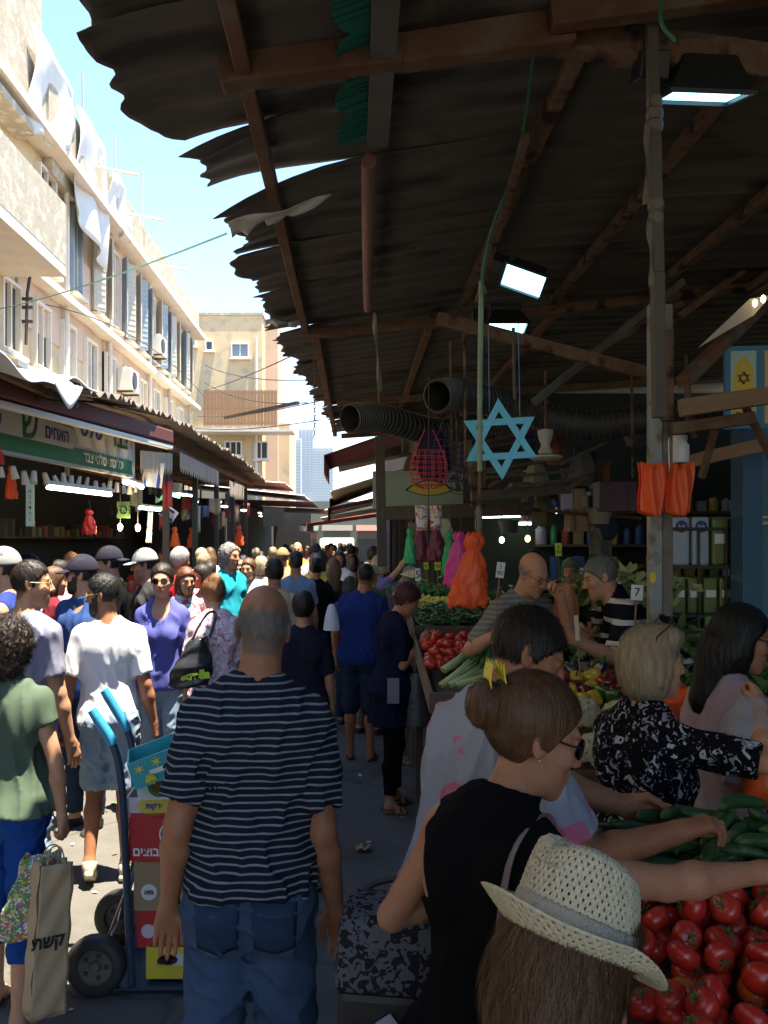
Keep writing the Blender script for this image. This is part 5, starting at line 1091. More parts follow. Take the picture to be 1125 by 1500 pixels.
MID = [  # label, px, Y, yaw, H, sex, skin, hair, hat, glasses, top material, sleeve, bottom, head, extra
 ('man in a black T-shirt with a navy backward cap and neck strap', 167, 6.9, 100, 1.84, 'm', 'c', ('short', 'dark', .006), ('backcap', cloth('navy_cap', (.03, .03, .045))), None, BLACK, .7, JEAND, (0, 2)),
 ('man in a light grey cap and glasses wearing a charcoal T-shirt', 218, 7.2, 122, 1.82, 'm', 'c', ('short', 'dark', .006), ('cap', cloth('pale_cap', (.36, .37, .36))), ('clear', 'k'), cloth('charcoal', (.05, .05, .055)), .7, JEAN, (-20, 4)),
 ('grey haired man in a red shirt among the sunny crowd', 260, 8.3, -60, 1.82, 'm', 'b', ('short', 'white', .01), None, None, cloth('red_shirt', (.42, .02, .03)), .8, JEAND, (20, 0)),
 ('woman with auburn hair in a white and teal top', 270, 7.6, -150, 1.66, 'f', 'c', ('long', 'auburn', .014), None, None, blotch('white_teal', (.66, .68, .68), [(.1, .42, .45), (.5, .1, .12)], 9, .54), .7, JEAN, (0, 6)),
 ('dark haired woman in a mauve top facing left', 302, 8.4, 130, 1.66, 'f', 'c', ('long', 'dark', .012), None, None, cloth('mauve', (.36, .22, .30)), .5, JEAN, (-10, 2)),
 ('curly haired man in a turquoise polo shirt looking right', 334, 8.8, -132, 1.86, 'm', 'c', ('curly', 'grey', .008), None, None, cloth('turquoise', (.02, .30, .40)), .9, KH, (10, 2)),
 ('woman in a white top with a shoulder strap, hair tied back', 366, 9.3, 165, 1.70, 'f', 'c', ('pony', 'brown', .01), None, None, WHITE, .5, JEANL, (0, 0)),
 ('man with thick black hair in a beige shirt walking away', 402, 7.3, 0, 1.735, 'm', 'b', ('short', 'black', .014), None, None, cloth('beige_shirt', (.42, .32, .22)), .8, JEAND, (12, 0)),
 ('man in a faded blue T-shirt walking away past the stalls', 433, 9.2, 5, 1.77, 'm', 'b', ('short', 'dark', .01), None, None, cloth('faded_blue', (.15, .21, .33)), .7, JEAN, (0, 0)),
 ('woman in a black top with red backpack straps walking away', 462, 9.6, -5, 1.70, 'f', 'b', ('bun', 'black', .01), None, None, BLACK, .6, BLACK, (0, 4)),
 ('woman with loose brown hair in a dark tank top walking away', 489, 9.9, 8, 1.68, 'f', 'c', ('long', 'brown', .014), None, None, cloth('dark_tank', (.02, .02, .025)), 0, BLACK, (0, 0)),
 ('brown haired girl in a purple T-shirt by the tunic woman', 512, 8.9, -12, 1.52, 'f', 'a', ('long', 'dark', .014), None, None, cloth('plum', (.09, .04, .10)), .7, JEAND, (0, 4)),
 ('tall man in a dark navy shirt under the torn awning', 546, 11.5, 0, 1.80, 'm', 'b', ('short', 'dark', .01), None, None, NAVY, .9, JEAND, (0, 0)),
 ('person in a khaki bucket hat in front of the blue shirted man', 541, 8.5, -20, 1.66, 'f', 'c', None, ('brim', KH, .13, .095), None, cloth('olive_drab', (.08, .08, .05)), .8, KH, (0, 12)),
 ('woman in a straw sun hat and white flowered blouse at the stall', 597, 9.0, -60, 1.60, 'f', 'c', ('bob', 'grey', .01), ('brim', mat('cloth_straw', (.6, .5, .3), .8, (.45, .36, .2), 30, .5), .16, .09), None, blotch('white_flowers', (.62, .66, .70), [(.2, .25, .45)], 20, .58), .9, KH, (0, 16)),
 ('grey haired man in a dark shirt stooping at the far stall', 570, 9.4, -60, 1.70, 'm', 'b', ('short', 'grey', .012), None, None, cloth('slate', (.05, .06, .08)), .9, JEAND, (0, 22)),
 ('blonde woman reaching up towards the hanging bags', 556, 10.2, -70, 1.72, 'f', 'c', ('long', 'blonde', .012), None, None, cloth('lilac_tee', (.16, .13, .30)), .5, JEAN, (0, -4)),
 ('man in a white T-shirt in the middle of the street', 462, 12.5, 0, 1.84, 'm', 'b', ('short', 'black', .012), None, None, WHITE, .7, JEAND, (0, 0)),
 ('bald man in a yellow shirt far down the street', 436, 14.0, 178, 1.86, 'm', 'c', None, None, None, cloth('yellow', (.62, .48, .06)), .7, JEAN, (0, 0)),
 ('fair haired woman in a cream top walking away in the sun', 383, 10.2, 10, 1.70, 'f', 'c', ('bob', 'blonde', .012), None, None, cloth('cream_top', (.66, .58, .44)), .6, JEANL, (0, 0)),
 ('man in a brown cap and tan shirt walking away', 414, 11.6, 0, 1.78, 'm', 'b', ('short', 'brown', .01), ('beanie', cloth('tan_cap', (.35, .24, .12))), None, cloth('tan_shirt', (.40, .30, .18)), .8, KH, (0, 0)),
 ('red haired woman in a white dress facing the camera', 352, 11.0, 178, 1.64, 'f', 'c', ('long', 'ginger', .014), None, ('dark', 'k'), WHITE, .5, WHITE, (0, 2)),
 ('man in a light pink shirt behind the capped men', 92, 7.4, 115, 1.72, 'm', 'c', ('short', 'dark', .01), None, None, cloth('pale_pink', (.62, .36, .42)), .9, JEAN, (0, 0)),
 ('woman with long brown hair in a maroon blouse in the sun', 75, 7.0, -40, 1.68, 'f', 'c', ('long', 'brown', .014), None, None, cloth('maroon', (.16, .02, .03)), .9, JEAND, (-20, 4)),
 ('man in a black cap and pale shirt at the far left', 33, 7.0, -30, 1.78, 'm', 'c', ('short', 'black', .008), ('cap', BLACK), None, cloth('pale_shirt', (.55, .58, .66)), .8, JEAND, (-20, 0)),
]
for i, (lab, px, Y, yw, H, sx, sk, hr, ht, gl, tm, slv, bm_, hd) in enumerate(MID):
    rr = random.uniform(-.1, .25); r = .0125 if Y < 8 else .0155
    bd = dict(head=hd, fat=random.uniform(0, .6), lean=random.uniform(0, 4), armR=((.2, rr, -1), (.05, .2+max(0, rr), -1)), armL=((.2, -rr*.5, -1), (.05, .25, -1)), legR=((.03, .15*rr, -1), (.02, -.1, -1)), legL=((.03, -.15*rr, -1), (.02, -.05, -1)))
    if 'reaching up' in lab: bd['armR'] = ((.2, .7, .75), (.0, .6, .8))
    if 'stooping' in lab: bd['lean'] = 22
    person('person', lab, pp(px, Y), yw, H, sex=sx, skin=sk, res=r, headres=.0078 if Y < 8 else .0105, handres=.009 if Y < 8 else .012, seed=30+i, body=bd, top=dict(m=tm, sleeve=slv, hem=.88 if 'dress' not in lab else .5), bottom=dict(m=bm_), hair=hr, hat=ht, glasses=gl, face=dict(stubble=.4 if sx == 'm' else 0), shoes=('shoe', RUB), group=WALK)
# ------------------------------------------------------------------ small builders
def sphere_prof(rx, rz, n=8, p=1.): return [(max(1e-4, rx*math.sin(PI*i/n)**p), -rz*math.cos(PI*i/n)) for i in range(n+1)]
def card(px, py, Y, w, h, m, name, label, cat, group=None, t=.006, rz=0, ry=0, txt=None, tm=None, ts=.5):
    o = MB().box((0, 0, 0), (w, t, h)).build(name, m); o.location = at(px, py, Y); o.rotation_euler = (0, R(ry), R(rz)); tag(o, label, cat, group)
    if txt:
        ls = txt.split('|')
        for i, l in enumerate(ls): text(l, h*ts/len(ls), plane_m((0, -t/2-.0012, h*(.5-(i+.5)/len(ls))*.8), (1, 0, 0), (0, -1, 0)), tm or INK, o, depth=.0006)
    return o
INK = mat('black_ink', (.02, .02, .02), .6); INKR = mat('red_ink', (.45, .03, .03), .6); INKW = mat('white_ink', (.75, .75, .72), .6); INKB = mat('blue_ink', (.03, .05, .28), .6); INKG = mat('green_ink', (.02, .16, .06), .6)
ORP = mat('orange_plastic', (1.0, .20, .05), .38, (.92, .15, .035), 6, .5, bump=1.2, bscale=28, stretch=(1, 1, .35), sss=.0)
for nm in ('orange_plastic',):
    nt, N, L, b = mnodes(MATS[nm]); tr = nd(nt, 'ShaderNodeBsdfTranslucent'); tr.inputs[0].default_value = (1, .30, .08, 1); ms = nd(nt, 'ShaderNodeMixShader'); ms.inputs[0].default_value = .45
    out = [n for n in N if n.type == 'OUTPUT_MATERIAL'][0]; L(b.outputs[0], ms.inputs[1]); L(tr.outputs[0], ms.inputs[2]); L(ms.outputs[0], out.inputs[0])
def plastic(n, c): return mat('plastic_'+n, c, .4, tuple(x*.75 for x in c), 6, .5, bump=1., bscale=30, stretch=(1, 1, .4))
PINKP, GRNP, DKRP, CLRP = plastic('pink', (.75, .04, .33)), plastic('green', (.03, .48, .16)), plastic('burgundy', (.18, .015, .05)), plastic('pale', (.6, .62, .66))
def bag_bundle(px0, py0, px1, py1, Y, m, label, tie=.18, cols=1, group=None, flare=1.25, lean=0., name='plastic_bag_bundle', hook=True):
    """bundle of carrier bags hanging from its handles: gathered at the top, pleated below"""
    a, b = at(px0, py0, Y), at(px1, py1, Y); w = (b.x-a.x)/2; h = a.z-b.z; c = Vector(((a.x+b.x)/2, Y, a.z)); sd = random.random()*9
    t = thing(name, label, 'plastic bags', c, 0, group); mb = MB(); n = 48; rows = 22
    for j in range(rows+1):
        v = j/rows; z = -h*v
        if v < tie: r = .34+.20*math.sin(v/tie*PI)**.7
        elif v < tie+.05: r = .36
        else: r = .40+.60*min(1, (v-tie-.05)/.62)**.62
        r *= w
        for k in range(n):
            an = 2*PI*k/n; pl = 1+.09*math.sin(an*5+sd+2.5*math.sin(v*4+sd))+.07*math.sin(an*9+sd*2+3*math.sin(v*7+an))+.05*math.sin(an*17+v*9+sd)+.05*math.sin(v*23+an*4); zz = z + (.05*h*abs(math.sin(an*3+sd)) if j == 0 else 0) - (.03*h*math.sin(an*4+sd) if j == rows else 0)
            mb.v.append((math.cos(an)*r*pl+lean*w*v, math.sin(an)*r*.55*pl, zz))
    mb.f = [(j*n+k, j*n+(k+1) % n, (j+1)*n+(k+1) % n, (j+1)*n+k) for j in range(rows) for k in range(n)]; mb.mi = [0]*len(mb.f)
    mb.build('bags', m, t, smooth='all', solid=.002)
    if hook: MB().tube([(0, 0, .12), (.012, 0, .05), (.0, 0, -.01), (-.012, 0, .01)], .003, 6).build('hook', DKIRON, t, smooth=True)
    return t
# ------------------------------------------------------------------ what hangs on the right
star = thing('star_of_david', 'flat light blue six pointed star cut out of board, hanging over the stall', 'star sign', at(733, 643, 4.62), R(-4))
SB = mat('star_blue', (.13, .56, .80), .5, (.11, .50, .73), 3, .4); Rr = .220; Wd = .036
for k, dy in ((0, 0), (1, .004)):
    A = [Vector((Rr*math.cos(PI/2+k*PI+2*PI*i/3), 0, Rr*math.sin(PI/2+k*PI+2*PI*i/3))) for i in range(3)]; Bn = [p*(1-2*Wd/Rr*.98) for p in A]; mb = MB()
    for i in range(3):
        j = (i+1) % 3; mb.prism([A[i]+Vector((0, dy, 0)), A[j]+Vector((0, dy, 0)), Bn[j]+Vector((0, dy, 0)), Bn[i]+Vector((0, dy, 0))], (0, .012, 0))
    mb.build('triangle', SB, star, bevel=.0015)
star.rotation_euler.y = R(-3)
for s in (-.05, .11): MB().tube([(s, .01, .2-abs(s)), (s+.02, .02, .62)], .0025, 5).build('hanging_wire', mat('blue_cord', (.08, .25, .38), .6), star)
def duct(pts, r, label, name='flexible_duct'):
    t = thing(name, label, 'duct', pts[0]); c = bez([Vector(p)-Vector(pts[0]) for p in pts], 26); rr = [r*(1+.055*math.sin(i*1.9)) + (.02 if i < 1 else 0) for i in range(len(c))]
    rr = [r*(1+.05*(1 if i % 2 else -1)) for i in range(len(c))]; cm = MB(); px_ = None; hx = []
    for i in range(len(c)*10):
        q = i/10; j = min(int(q), len(c)-2); p = c[j].lerp(c[j+1], q-j); d = (c[j+1]-c[j]).normalized(); x = (px_ or d.orthogonal()); x = (x-d*x.dot(d)).normalized(); px_ = x; y = d.cross(x); a = 2*PI*q/2; hx.append(p+(x*math.cos(a)+y*math.sin(a))*r*1.06)
    cm.tube(hx, .0032, 4); cm.build('wire_coil', mat('coil_wire', (.13, .125, .11), .5, metal=.2), t, smooth=True)
    MB().tube(c, rr, 22, cap=False).build('hose', mat('aluminium_foil_duct', (.075, .07, .062), .6, (.035, .032, .03), 14, .6, metal=.3, bump=.4), t, smooth='all', solid=.003); return t
duct([at(512, 613, 5.7), at(555, 612, 5.9), at(640, 632, 6.3), at(720, 618, 6.4), at(800, 596, 6.2)], .094, 'silvery flexible duct with its open mouth towards the street, lower of the two')
duct([at(640, 580, 5.6), at(668, 578, 5.8), at(740, 592, 6.3), at(850, 622, 6.2), at(960, 612, 6.1), at(1100, 590, 6.3)], .102, 'silvery flexible duct running to the steel post, open mouth above the lower one')
def flood(px, py, Y, w, rot, label, emis=True):
    t = thing('floodlight', label, 'floodlight', at(px, py, Y), 0, 'floodlights under the canopy'); t.rotation_euler = rot; hs = mat('black_housing', (.012, .012, .013), .45)
    MB().add([(-w/2, -w*.33, 0), (w/2, -w*.33, 0), (w/2, w*.33, 0), (-w/2, w*.33, 0), (-w*.3, -w*.16, w*.42), (w*.3, -w*.16, w*.42), (w*.3, w*.16, w*.42), (-w*.3, w*.16, w*.42)], [(0, 1, 5, 4), (1, 2, 6, 5), (2, 3, 7, 6), (3, 0, 4, 7), (4, 5, 6, 7)]).build('housing', hs, t, bevel=.006, solid=.006)
    MB().box((0, 0, .014), (w*.86, w*.54, .008)).build('glass', FLOODL, t)
    f = MB()
    for s in (-1, 1): f.box((s*w*.47, 0, .002), (w*.06, w*.68, .012)); f.box((0, s*w*.31, .002), (w*.88, w*.06, .012))
    f.build('rim', hs, t)
    br = MB(); br.bar((-w*.34, 0, w*.2), (-w*.34, 0, w*.62), .03, .008); br.bar((w*.34, 0, w*.2), (w*.34, 0, w*.62), .03, .008); br.bar((-w*.36, 0, w*.62), (w*.36, 0, w*.62), .03, .008); br.build('bracket', hs, t)
    MB().box((-w*.62, 0, w*.3), (w*.34, w*.3, w*.3)).build('ballast_box', hs, t, bevel=.005)
flood(766, 412, 4.3, .235, (R(-38), R(22), R(-8)), 'tilted floodlight glowing pale blue, nearest to the green cable')
flood(742, 482, 5.4, .27, (R(-14), 0, 0), 'small floodlight facing down just above the blue star')
flood(1026, 144, 3.06, .31, (R(15), R(0), R(4)), 'large black floodlight behind the rag wrapped pole')
gc = MB().tube(bez([at(782, 75, 3.1), at(770, 170, 3.5), at(752, 250, 3.9), at(722, 330, 4.1), at(706, 400, 4.3), at(712, 430, 4.4)], 10), .006, 6).build('green_cable', mat('green_cable', (.01, .13, .075), .5), smooth=True); tag(gc, 'dark green cable running along a canopy rafter to the floodlight', 'cable')
gc = MB().tube(bez([at(990, 60, 2.6), at(968, 30, 2.6), at(975, -30, 2.6)], 8), .006, 6).build('green_cable', MATS['green_cable'], smooth=True); tag(gc, 'short green cable loop at the top of the timber pole', 'cable')
strip = thing('lamp_reflector', 'slanting grey sheet reflector with a warm bulb at the upper right', 'lamp', at(1024, 508, 4.9)); S0 = at(1024, 508, 4.9)
MB().add([at(1022, 510, 4.9)-S0, at(1098, 438, 4.6)-S0, at(1130, 432, 4.6)-S0, at(1104, 462, 4.62)-S0], [(0, 1, 2, 3)]).build('reflector', SHEETW, strip, solid=.008)
for q in ((1106, 444), (1118, 438)): MB().lathe(sphere_prof(.012, .02), 10, at(*q, 4.5)-S0).build('bulb', WARML, strip, smooth='all')
bag_bundle(668, 784, 722, 888, 4.35, ORP, 'bright orange bundle of carrier bags tied at the neck, hanging in front of the vendors', .2, lean=-.35)
ob = thing('orange_bag', 'orange plastic bags hanging open from a hook on the steel post', 'plastic bags', at(976, 676, 4.15)); c0 = at(976, 676, 4.15)
for s in (-1, 1):
    def fn(u, v, s=s):
        w = .066+.022*math.sin(v*2.2); x = s*(.004+.060*1) + (u-.5)*.135*(1-.18*v**3); z = -.245*v+(-.02*(1-abs(2*u-1)) if v < .1 else 0)+.02*math.sin(u*PI)*v*v*-1; return Vector((x+.008*math.sin(v*5+u*7), -.035*math.sin(u*PI)*(.6+.6*v)+.012*math.sin(u*15+s)*(1-v*.5)+s*.004, z))
    def fb_(u, v, s=s):
        p = fn(u, v, s); p.y = .02+.03*math.sin(u*PI)-.01*s; return p
    MB().grid(fn, 26, 16).build('bag_panel', ORP, ob, smooth='all', solid=.0015); MB().grid(fb_, 16, 10).build('bag_panel', ORP, ob, smooth='all', solid=.0015)
MB().tube(bez([(0.004, -.02, -.07), (.004, -.03, -.02), (.006, -.02, .09), (.014, -.01, .115), (.022, 0, .10)], 8), .0045, 8).build('hook', mat('steel_hook', (.4, .4, .4), .3, metal=1), ob, smooth=True)
jar = thing('white_canister', 'white plastic canister hanging just above the orange bags on the post', 'canister', at(996, 662, 4.5)); MB().lathe([(.045, -.055), (.047, 0), (.046, .035), (.034, .05), (.034, .06)], 20).build('body', mat('white_plastic', (.68, .68, .68), .4), jar, smooth=True); MB().lathe([(.037, .06), (.037, .085), (.0001, .087)], 16).build('lid', mat('white_plastic', (.68, .68, .68)), jar, smooth=True)
for (a, b, c, d, Y, m, lab) in ((655, 782, 690, 858, 5.0, PINKP, 'pink bundle of carrier bags left of the orange one'), (648, 780, 668, 842, 5.3, GRNP, 'green carrier bags hanging between the pink and burgundy ones'), (626, 770, 652, 822, 5.5, DKRP, 'burgundy bundle of bags hanging below the printed tub'), (604, 770, 626, 822, 5.6, DKRP, 'slim burgundy bundle of bags, leftmost of the two'), (592, 776, 608, 826, 5.5, GRNP, 'green carrier bags at the left end of the hanging row')):
    bag_bundle(a, b, c, d, Y, m, lab, .12, group='coloured carrier bags hanging over the stall', lean=-.2 if m is PINKP else 0)
tub = thing('printed_tub', 'pair of printed white plastic tubs hanging above the coloured bags', 'tub', at(628, 772, 5.2)); PT = blotch('tub_print', (.60, .58, .58), [(.12, .10, .25), (.45, .10, .12), (.6, .35, .1)], 18, .55, 3.)
for s in (-1, 1): MB().lathe([(.034, -.02), (.038, .06), (.041, .125), (.043, .13), (.0001, .131)], 18, (s*.042, 0, 0)).build('tub', PT, tub, smooth=True); 
MB().tube([(0, 0, .13), (0, 0, .9)], .003, 5).build('string', DKIRON, tub)
def netbag(px, py, Y, w, h, m, label, lines=True):
    t = thing('net_basket', label, 'net bag', at(px, py, Y)); mb = MB()
    for k in range(14):
        a = 2*PI*k/14; mb.tube([(w*.5*math.cos(a)*r_, w*.3*math.sin(a)*r_, -h*v) for r_, v in ((.8, 0), (.95, .3), (1., .6), (.8, .9), (.3, 1.))], .0028, 4)
    for v, r_ in ((0, .8), (.15, .88), (.3, .95), (.45, .99), (.6, 1.), (.75, .92), (.9, .8)): mb.tube([(w*.5*math.cos(2*PI*k/18)*r_, w*.3*math.sin(2*PI*k/18)*r_, -h*v) for k in range(19)], .0028, 4, cap=False)
    tag(mb.build('netting', m, t), kind='stuff'); cm = MB()
    for s in (-1, 1): cm.tube([(s*w*.35, 0, 0), (s*w*.1, 0, h*.55)], .0035, 5)
    cm.build('cord', m, t); return t
RED = mat('red_net', (.42, .02, .04), .5); netbag(628, 660, 5.4, .24, .24, RED, 'red string net hanging left of the blue star'); netbag(655, 645, 5.7, .22, .28, mat('navy_net', (.03, .025, .08), .6), 'dark navy net bag hanging behind the red net')
dk = thing('dark_sack', 'dark purple cloth sack hanging among the nets left of the star', 'sack', at(634, 625, 5.8)); MB().lathe([(.02, 0), (.06, -.04), (.11, -.15), (.12, -.28), (.07, -.36), (.001, -.37)], 16, (0, 0, 0), None, 0, 5, .06).build('cloth', cloth('deep_purple', (.035, .02, .05)), dk, smooth=True)
# green and white board with a yellow leaf, above the inner stall
gb = thing('painted_board', 'pale green painted board with a large yellow leaf shape above the inner stall', 'sign', at(612, 718, 8.2)); MB().box((0, 0, 0), (.86, .03, .36)).build('board', mat('pale_green_board', (.34, .42, .33), .7, (.28, .36, .28), 3, .5), gb)
lf = [(-.20+.42*t, .085*math.sin(PI*t)**.8) for t in [i/14 for i in range(15)]] + [(.22-.42*t, -.05*math.sin(PI*t)) for t in [i/14 for i in range(1, 14)]]
for sc_, m_, dy in ((1.12, INK, .0165), (.98, mat('yellow_paint', (.55, .45, .06), .6), .019)): MB().prism([((x-.0)*sc_+.10, -dy, z*sc_) for x, z in lf], (0, .002, 0)).build('leaf_shape', m_, gb)
MB().bar(at(560, 752, 7.6), at(800, 744, 7.7), .06, .12).build('stall_beam', WOODOLD, label='long dark timber beam above the inner fluorescent lights', cat='beam')
MB().bar(at(690, 727, 6.4), at(835, 716, 6.5), .05, .07).build('stall_beam', WOODOLD, label='worn timber beam right behind the blue star tip', cat='beam')
MB().bar(at(560, 830, 7.7), at(556, 640, 7.7), .085, .085).build('stall_post', mat('dusty_post', (.10, .09, .08), .8, (.06, .055, .05), 6, .6), label='dark post at the street corner of the inner stall', cat='post')
for k, (x0, y0, x1, y1, Y) in enumerate(((596, 748, 690, 746, 8.6), (706, 750, 796, 751, 9.0), (700, 757, 800, 755, 9.8), (560, 745, 600, 743, 9.2), (806, 750, 816, 750, 9.4), (752, 767, 778, 767, 10.8))):
    t = thing('fluorescent_light', ('long fluorescent lamp left of the orange bundle', 'long fluorescent lamp right of the green pole', 'second fluorescent lamp behind the green pole', 'fluorescent lamp beside the corner post', 'short bright lamp end by the timber rack', 'small far fluorescent lamp deep in the hall')[k], 'lamp', at(x0, y0, Y), 0, 'fluorescent lamps in the right hall'); d = at(x1, y1, Y)-at(x0, y0, Y)
    MB().bar((0, 0, .035), d+Vector((0, 0, .035)), .06, .03).build('housing', mat('lamp_housing', (.5, .5, .48), .5), t); MB().tube([(0, 0, 0), d], .016, 8).build('tube', TUBEL, t, smooth=True)
for k, (px, py, Y) in enumerate(((735, 791, 9.6), (773, 789, 9.4))):
    t = thing('hanging_bulb', ('bare bright bulb hanging deep in the hall, left one', 'bare bright bulb near the man in black, right one')[k], 'bulb', at(px, py, Y)); MB().lathe(sphere_prof(.028, .036), 12).build('glass', WARML if k else TUBEL, t, smooth='all'); MB().tube([(0, 0, .03), (0, 0, .5)], .006, 5).build('flex', DKIRON, t)
# weighing bowl, fan, boxes above
sc1 = thing('hanging_scale', 'white lamp-like hanging scale with a flat pan right of the star', 'scale', at(799, 650, 5.9)); MB().lathe([(.03, .10), (.055, .09), (.045, .03), (.03, 0), (.035, -.03), (.05, -.05), (.045, -.07), (.02, -.08)], 18).build('body', mat('cream_enamel', (.42, .40, .34), .5), sc1, smooth=True); MB().lathe([(.001, -.115), (.09, -.115), (.115, -.095), (.11, -.085), (.001, -.10)], 22).build('pan', mat('cream_enamel', (.42, .40, .34)), sc1, smooth=True); MB().tube([(0, 0, .1), (0, 0, .5)], .01, 6).build('rod', RUSTI, sc1)
fan = thing('wall_fan', 'small dark fan hanging below the red net', 'fan', at(672, 706, 6.0)); fg = MB()
for r_ in (.03, .06, .09): fg.tube([(r_*math.cos(2*PI*k/20), -.03, r_*math.sin(2*PI*k/20)) for k in range(21)], .003, 4, cap=False)
for k in range(10): fg.tube([(0, -.035, 0), (.09*math.cos(k*PI/5), -.03, .09*math.sin(k*PI/5))], .002, 4)
tag(fg.build('guard', DKIRON, fan), kind='stuff')
for k in range(3): MB().add([(0, 0, 0), (.07*math.cos(k*2.09), .01, .07*math.sin(k*2.09)), (.07*math.cos(k*2.09+.8), -.01, .07*math.sin(k*2.09+.8))], [(0, 1, 2)]).build('blade', DKIRON, fan, solid=.003)
for k, (px, py, w, h, Y, lab) in enumerate(((848, 762, .20, .19, 7.2, 'brown wooden box on the beam right of the star'), (870, 735, .16, .10, 7.4, 'pale box stacked by the wooden box'), (900, 728, .30, .24, 7.0, 'dark crate hanging behind the orange bags'), (792, 712, .5, .05, 7.0, 'bundle of long planks stored on the beam'))):
    t = thing('storage_box', lab, 'box', at(px, py, Y)); m_ = (WOOD, mat('dull_card', (.22, .19, .15), .85), mat('purple_crate', (.09, .04, .08), .6), WOODOLD)[k]
    MB().box((0, 0, 0), (w, .2, h)).build('box', m_, t, bevel=.004)
    for s in (-.3, .3): MB().box((s*w, -.104, 0), (.02, .012, h*.98)).build('batten', WOODOLD, t)
RCK = thing('pole_rack', 'cluttered rack of sticks and pipes lying across beams above the stall', 'rack', at(760, 690, 6.2)); r0 = at(760, 690, 6.2)
for (a, b, r_) in (((700, 690), (800, 676), .012), ((712, 700), (842, 690), .010), ((716, 712), (770, 684), .016), ((740, 716), (850, 700), .012), ((820, 680), (905, 640), .014), ((830, 716), (880, 690), .02)):
    MB().tube([at(*a, 6.2)-r0, at(*b, 6.3)-r0], r_, 8).build('stick', random.choice((WOODOLD, RUSTI, WHITEP)), RCK, smooth=True)
for k, (px, p0, p1, Y) in enumerate(((660, 500, 690, 5.9), (680, 470, 700, 5.6), (668, 560, 720, 6.2), (1005, 520, 640, 5.5), (925, 540, 700, 5.8), (752, 480, 585, 4.9), (555, 560, 650, 5.9))):
    o = MB().tube([at(px, p0, Y), at(px+2, p1, Y)], .010, 6).build('hanging_rod', random.choice((RUSTI, WOODOLD)), smooth=True); tag(o, 'thin rusty rod hanging from the canopy among the goods', 'rod', 'thin rods hanging from the canopy')
# yellow arch sign at the upper right
ys_ = thing('arch_sign', 'blue framed signboard with star of David in a yellow arch at the upper right', 'sign', at(1104, 568, 5.2), R(-8)); 
MB().box((.06, 0, 0), (.46, .04, .50)).build('board', mat('sign_blue', (.05, .20, .34), .6), ys_)
YEL = mat('sign_yellow', (.66, .48, .05), .6); CRE = mat('sign_cream', (.60, .40, .20), .6)
for x0, bg, w_ in ((-.065, mat('sign_pale', (.42, .56, .52), .6), .145), (.135, CRE, .16)):
    MB().box((x0, -.0215, 0), (w_, .004, .44)).build('panel', bg, ys_)
    if x0 < 0:
        MB().prism([(x0+.062*math.cos(a), -.0245, .02+.16*math.sin(a)) for a in [PI*i/16 for i in range(17)]]+[(x0-.062, -.0245, -.2), (x0+.062, -.0245, -.2)], (0, -.002, 0)).build('arch', YEL, ys_)
    for k in (0, 1):
        q = [Vector((x0+.036*math.cos(PI/2+k*PI+2*PI*i/3), -.0275-.001*k, .055+.036*math.sin(PI/2+k*PI+2*PI*i/3))) for i in range(4)]; MB().tube(q, .005, 4).build('star_outline', INK, ys_)
    for z, s_ in ((-.11, 'שוק'), (-.16, 'פירות')): text(s_, .04, plane_m((x0, -.0285, z), (1, 0, 0), (0, -1, 0)), INKR, ys_, depth=.0005)
# ------------------------------------------------------------------ overhead wires
WIRE = mat('black_wire', (.02, .02, .022), .6); WIREG = mat('green_wire', (.12, .28, .22), .6)
for k, (a, b, d, m_, lab) in enumerate(((at(-60, 460, 16), at(332, 342, 6.2), .12, WIREG, 'thin green wire strung from the left building to the torn canopy'), (at(30, 440, 15.5), at(300, 582, 26), -.55, WIRE, 'black cable arching down along the left building'), (at(300, 535, 25), at(460, 556, 14), .15, WIRE, 'upper black wire crossing in front of the cream building'), (at(290, 610, 27), at(478, 585, 13), .10, WIRE, 'thick black wire crossing low before the timber balcony'), (at(270, 625, 26), at(470, 615, 14), .12, WIRE, 'lowest wire crossing the street below the balcony'), (at(300, 572, 27), at(430, 520, 12), .05, WIRE, 'thin slanting wire rising to the right awning'), (at(300, 560, 26), at(450, 590, 13), .2, WIRE, 'middle wire sagging across the street end'))):
    tag(MB().tube(sag(a, b, d), .008 if k == 0 else .010, 5).build('overhead_wire', m_, smooth=True), lab, 'wire', 'overhead wires across the street')
tag(MB().bar(at(330, 612, 17), at(436, 590, 13.5), .06, .05).build('awning_arm', DKIRON), 'dark awning arm sticking out over the middle of the street', 'awning arm')
mp2 = thing('bracket_mast', 'bent dark cable mast on the left building below the balcony', 'mast', at(38, 500, 15.2)); MB().tube([at(38, 505, 15.2)-at(38, 500, 15.2), at(40, 430, 15.2)-at(38, 500, 15.2), at(46, 392, 15.2)-at(38, 500, 15.2)], .03, 6).build('pole', DKIRON, mp2, smooth=True)
for z in (.35, .6, .75): MB().box((.02, 0, z), (.2, .05, .05)).build('insulator', DKIRON, mp2)
chain = thing('hanging_chain', 'rusty chain hanging from the torn canopy edge over the street', 'chain', at(461, 500, 6.3)); cm = MB()
for k in range(26): cm.tube([(.009*math.cos(2*PI*i/8)*(1 if k % 2 else .25), .009*math.cos(2*PI*i/8)*(.25 if k % 2 else 1), -.028*k+.018*math.sin(2*PI*i/8)) for i in range(9)], .003, 4, cap=False)
tag(cm.build('chain_links', RUSTI, chain), kind='stuff')
hr = MB().grid(lambda u, v: at(548, 458, 5.6).lerp(at(557, 575, 5.6), u)+Vector((.02*(v-.5)*(1+.6*math.sin(u*9)), .01*math.sin(v*4+u*12), 0)), 24, 4).build('hanging_rag', MATS['dirty_rag'], smooth='all', solid=.003); tag(hr, 'long dirty white rag hanging below the rolled blind', 'rag')

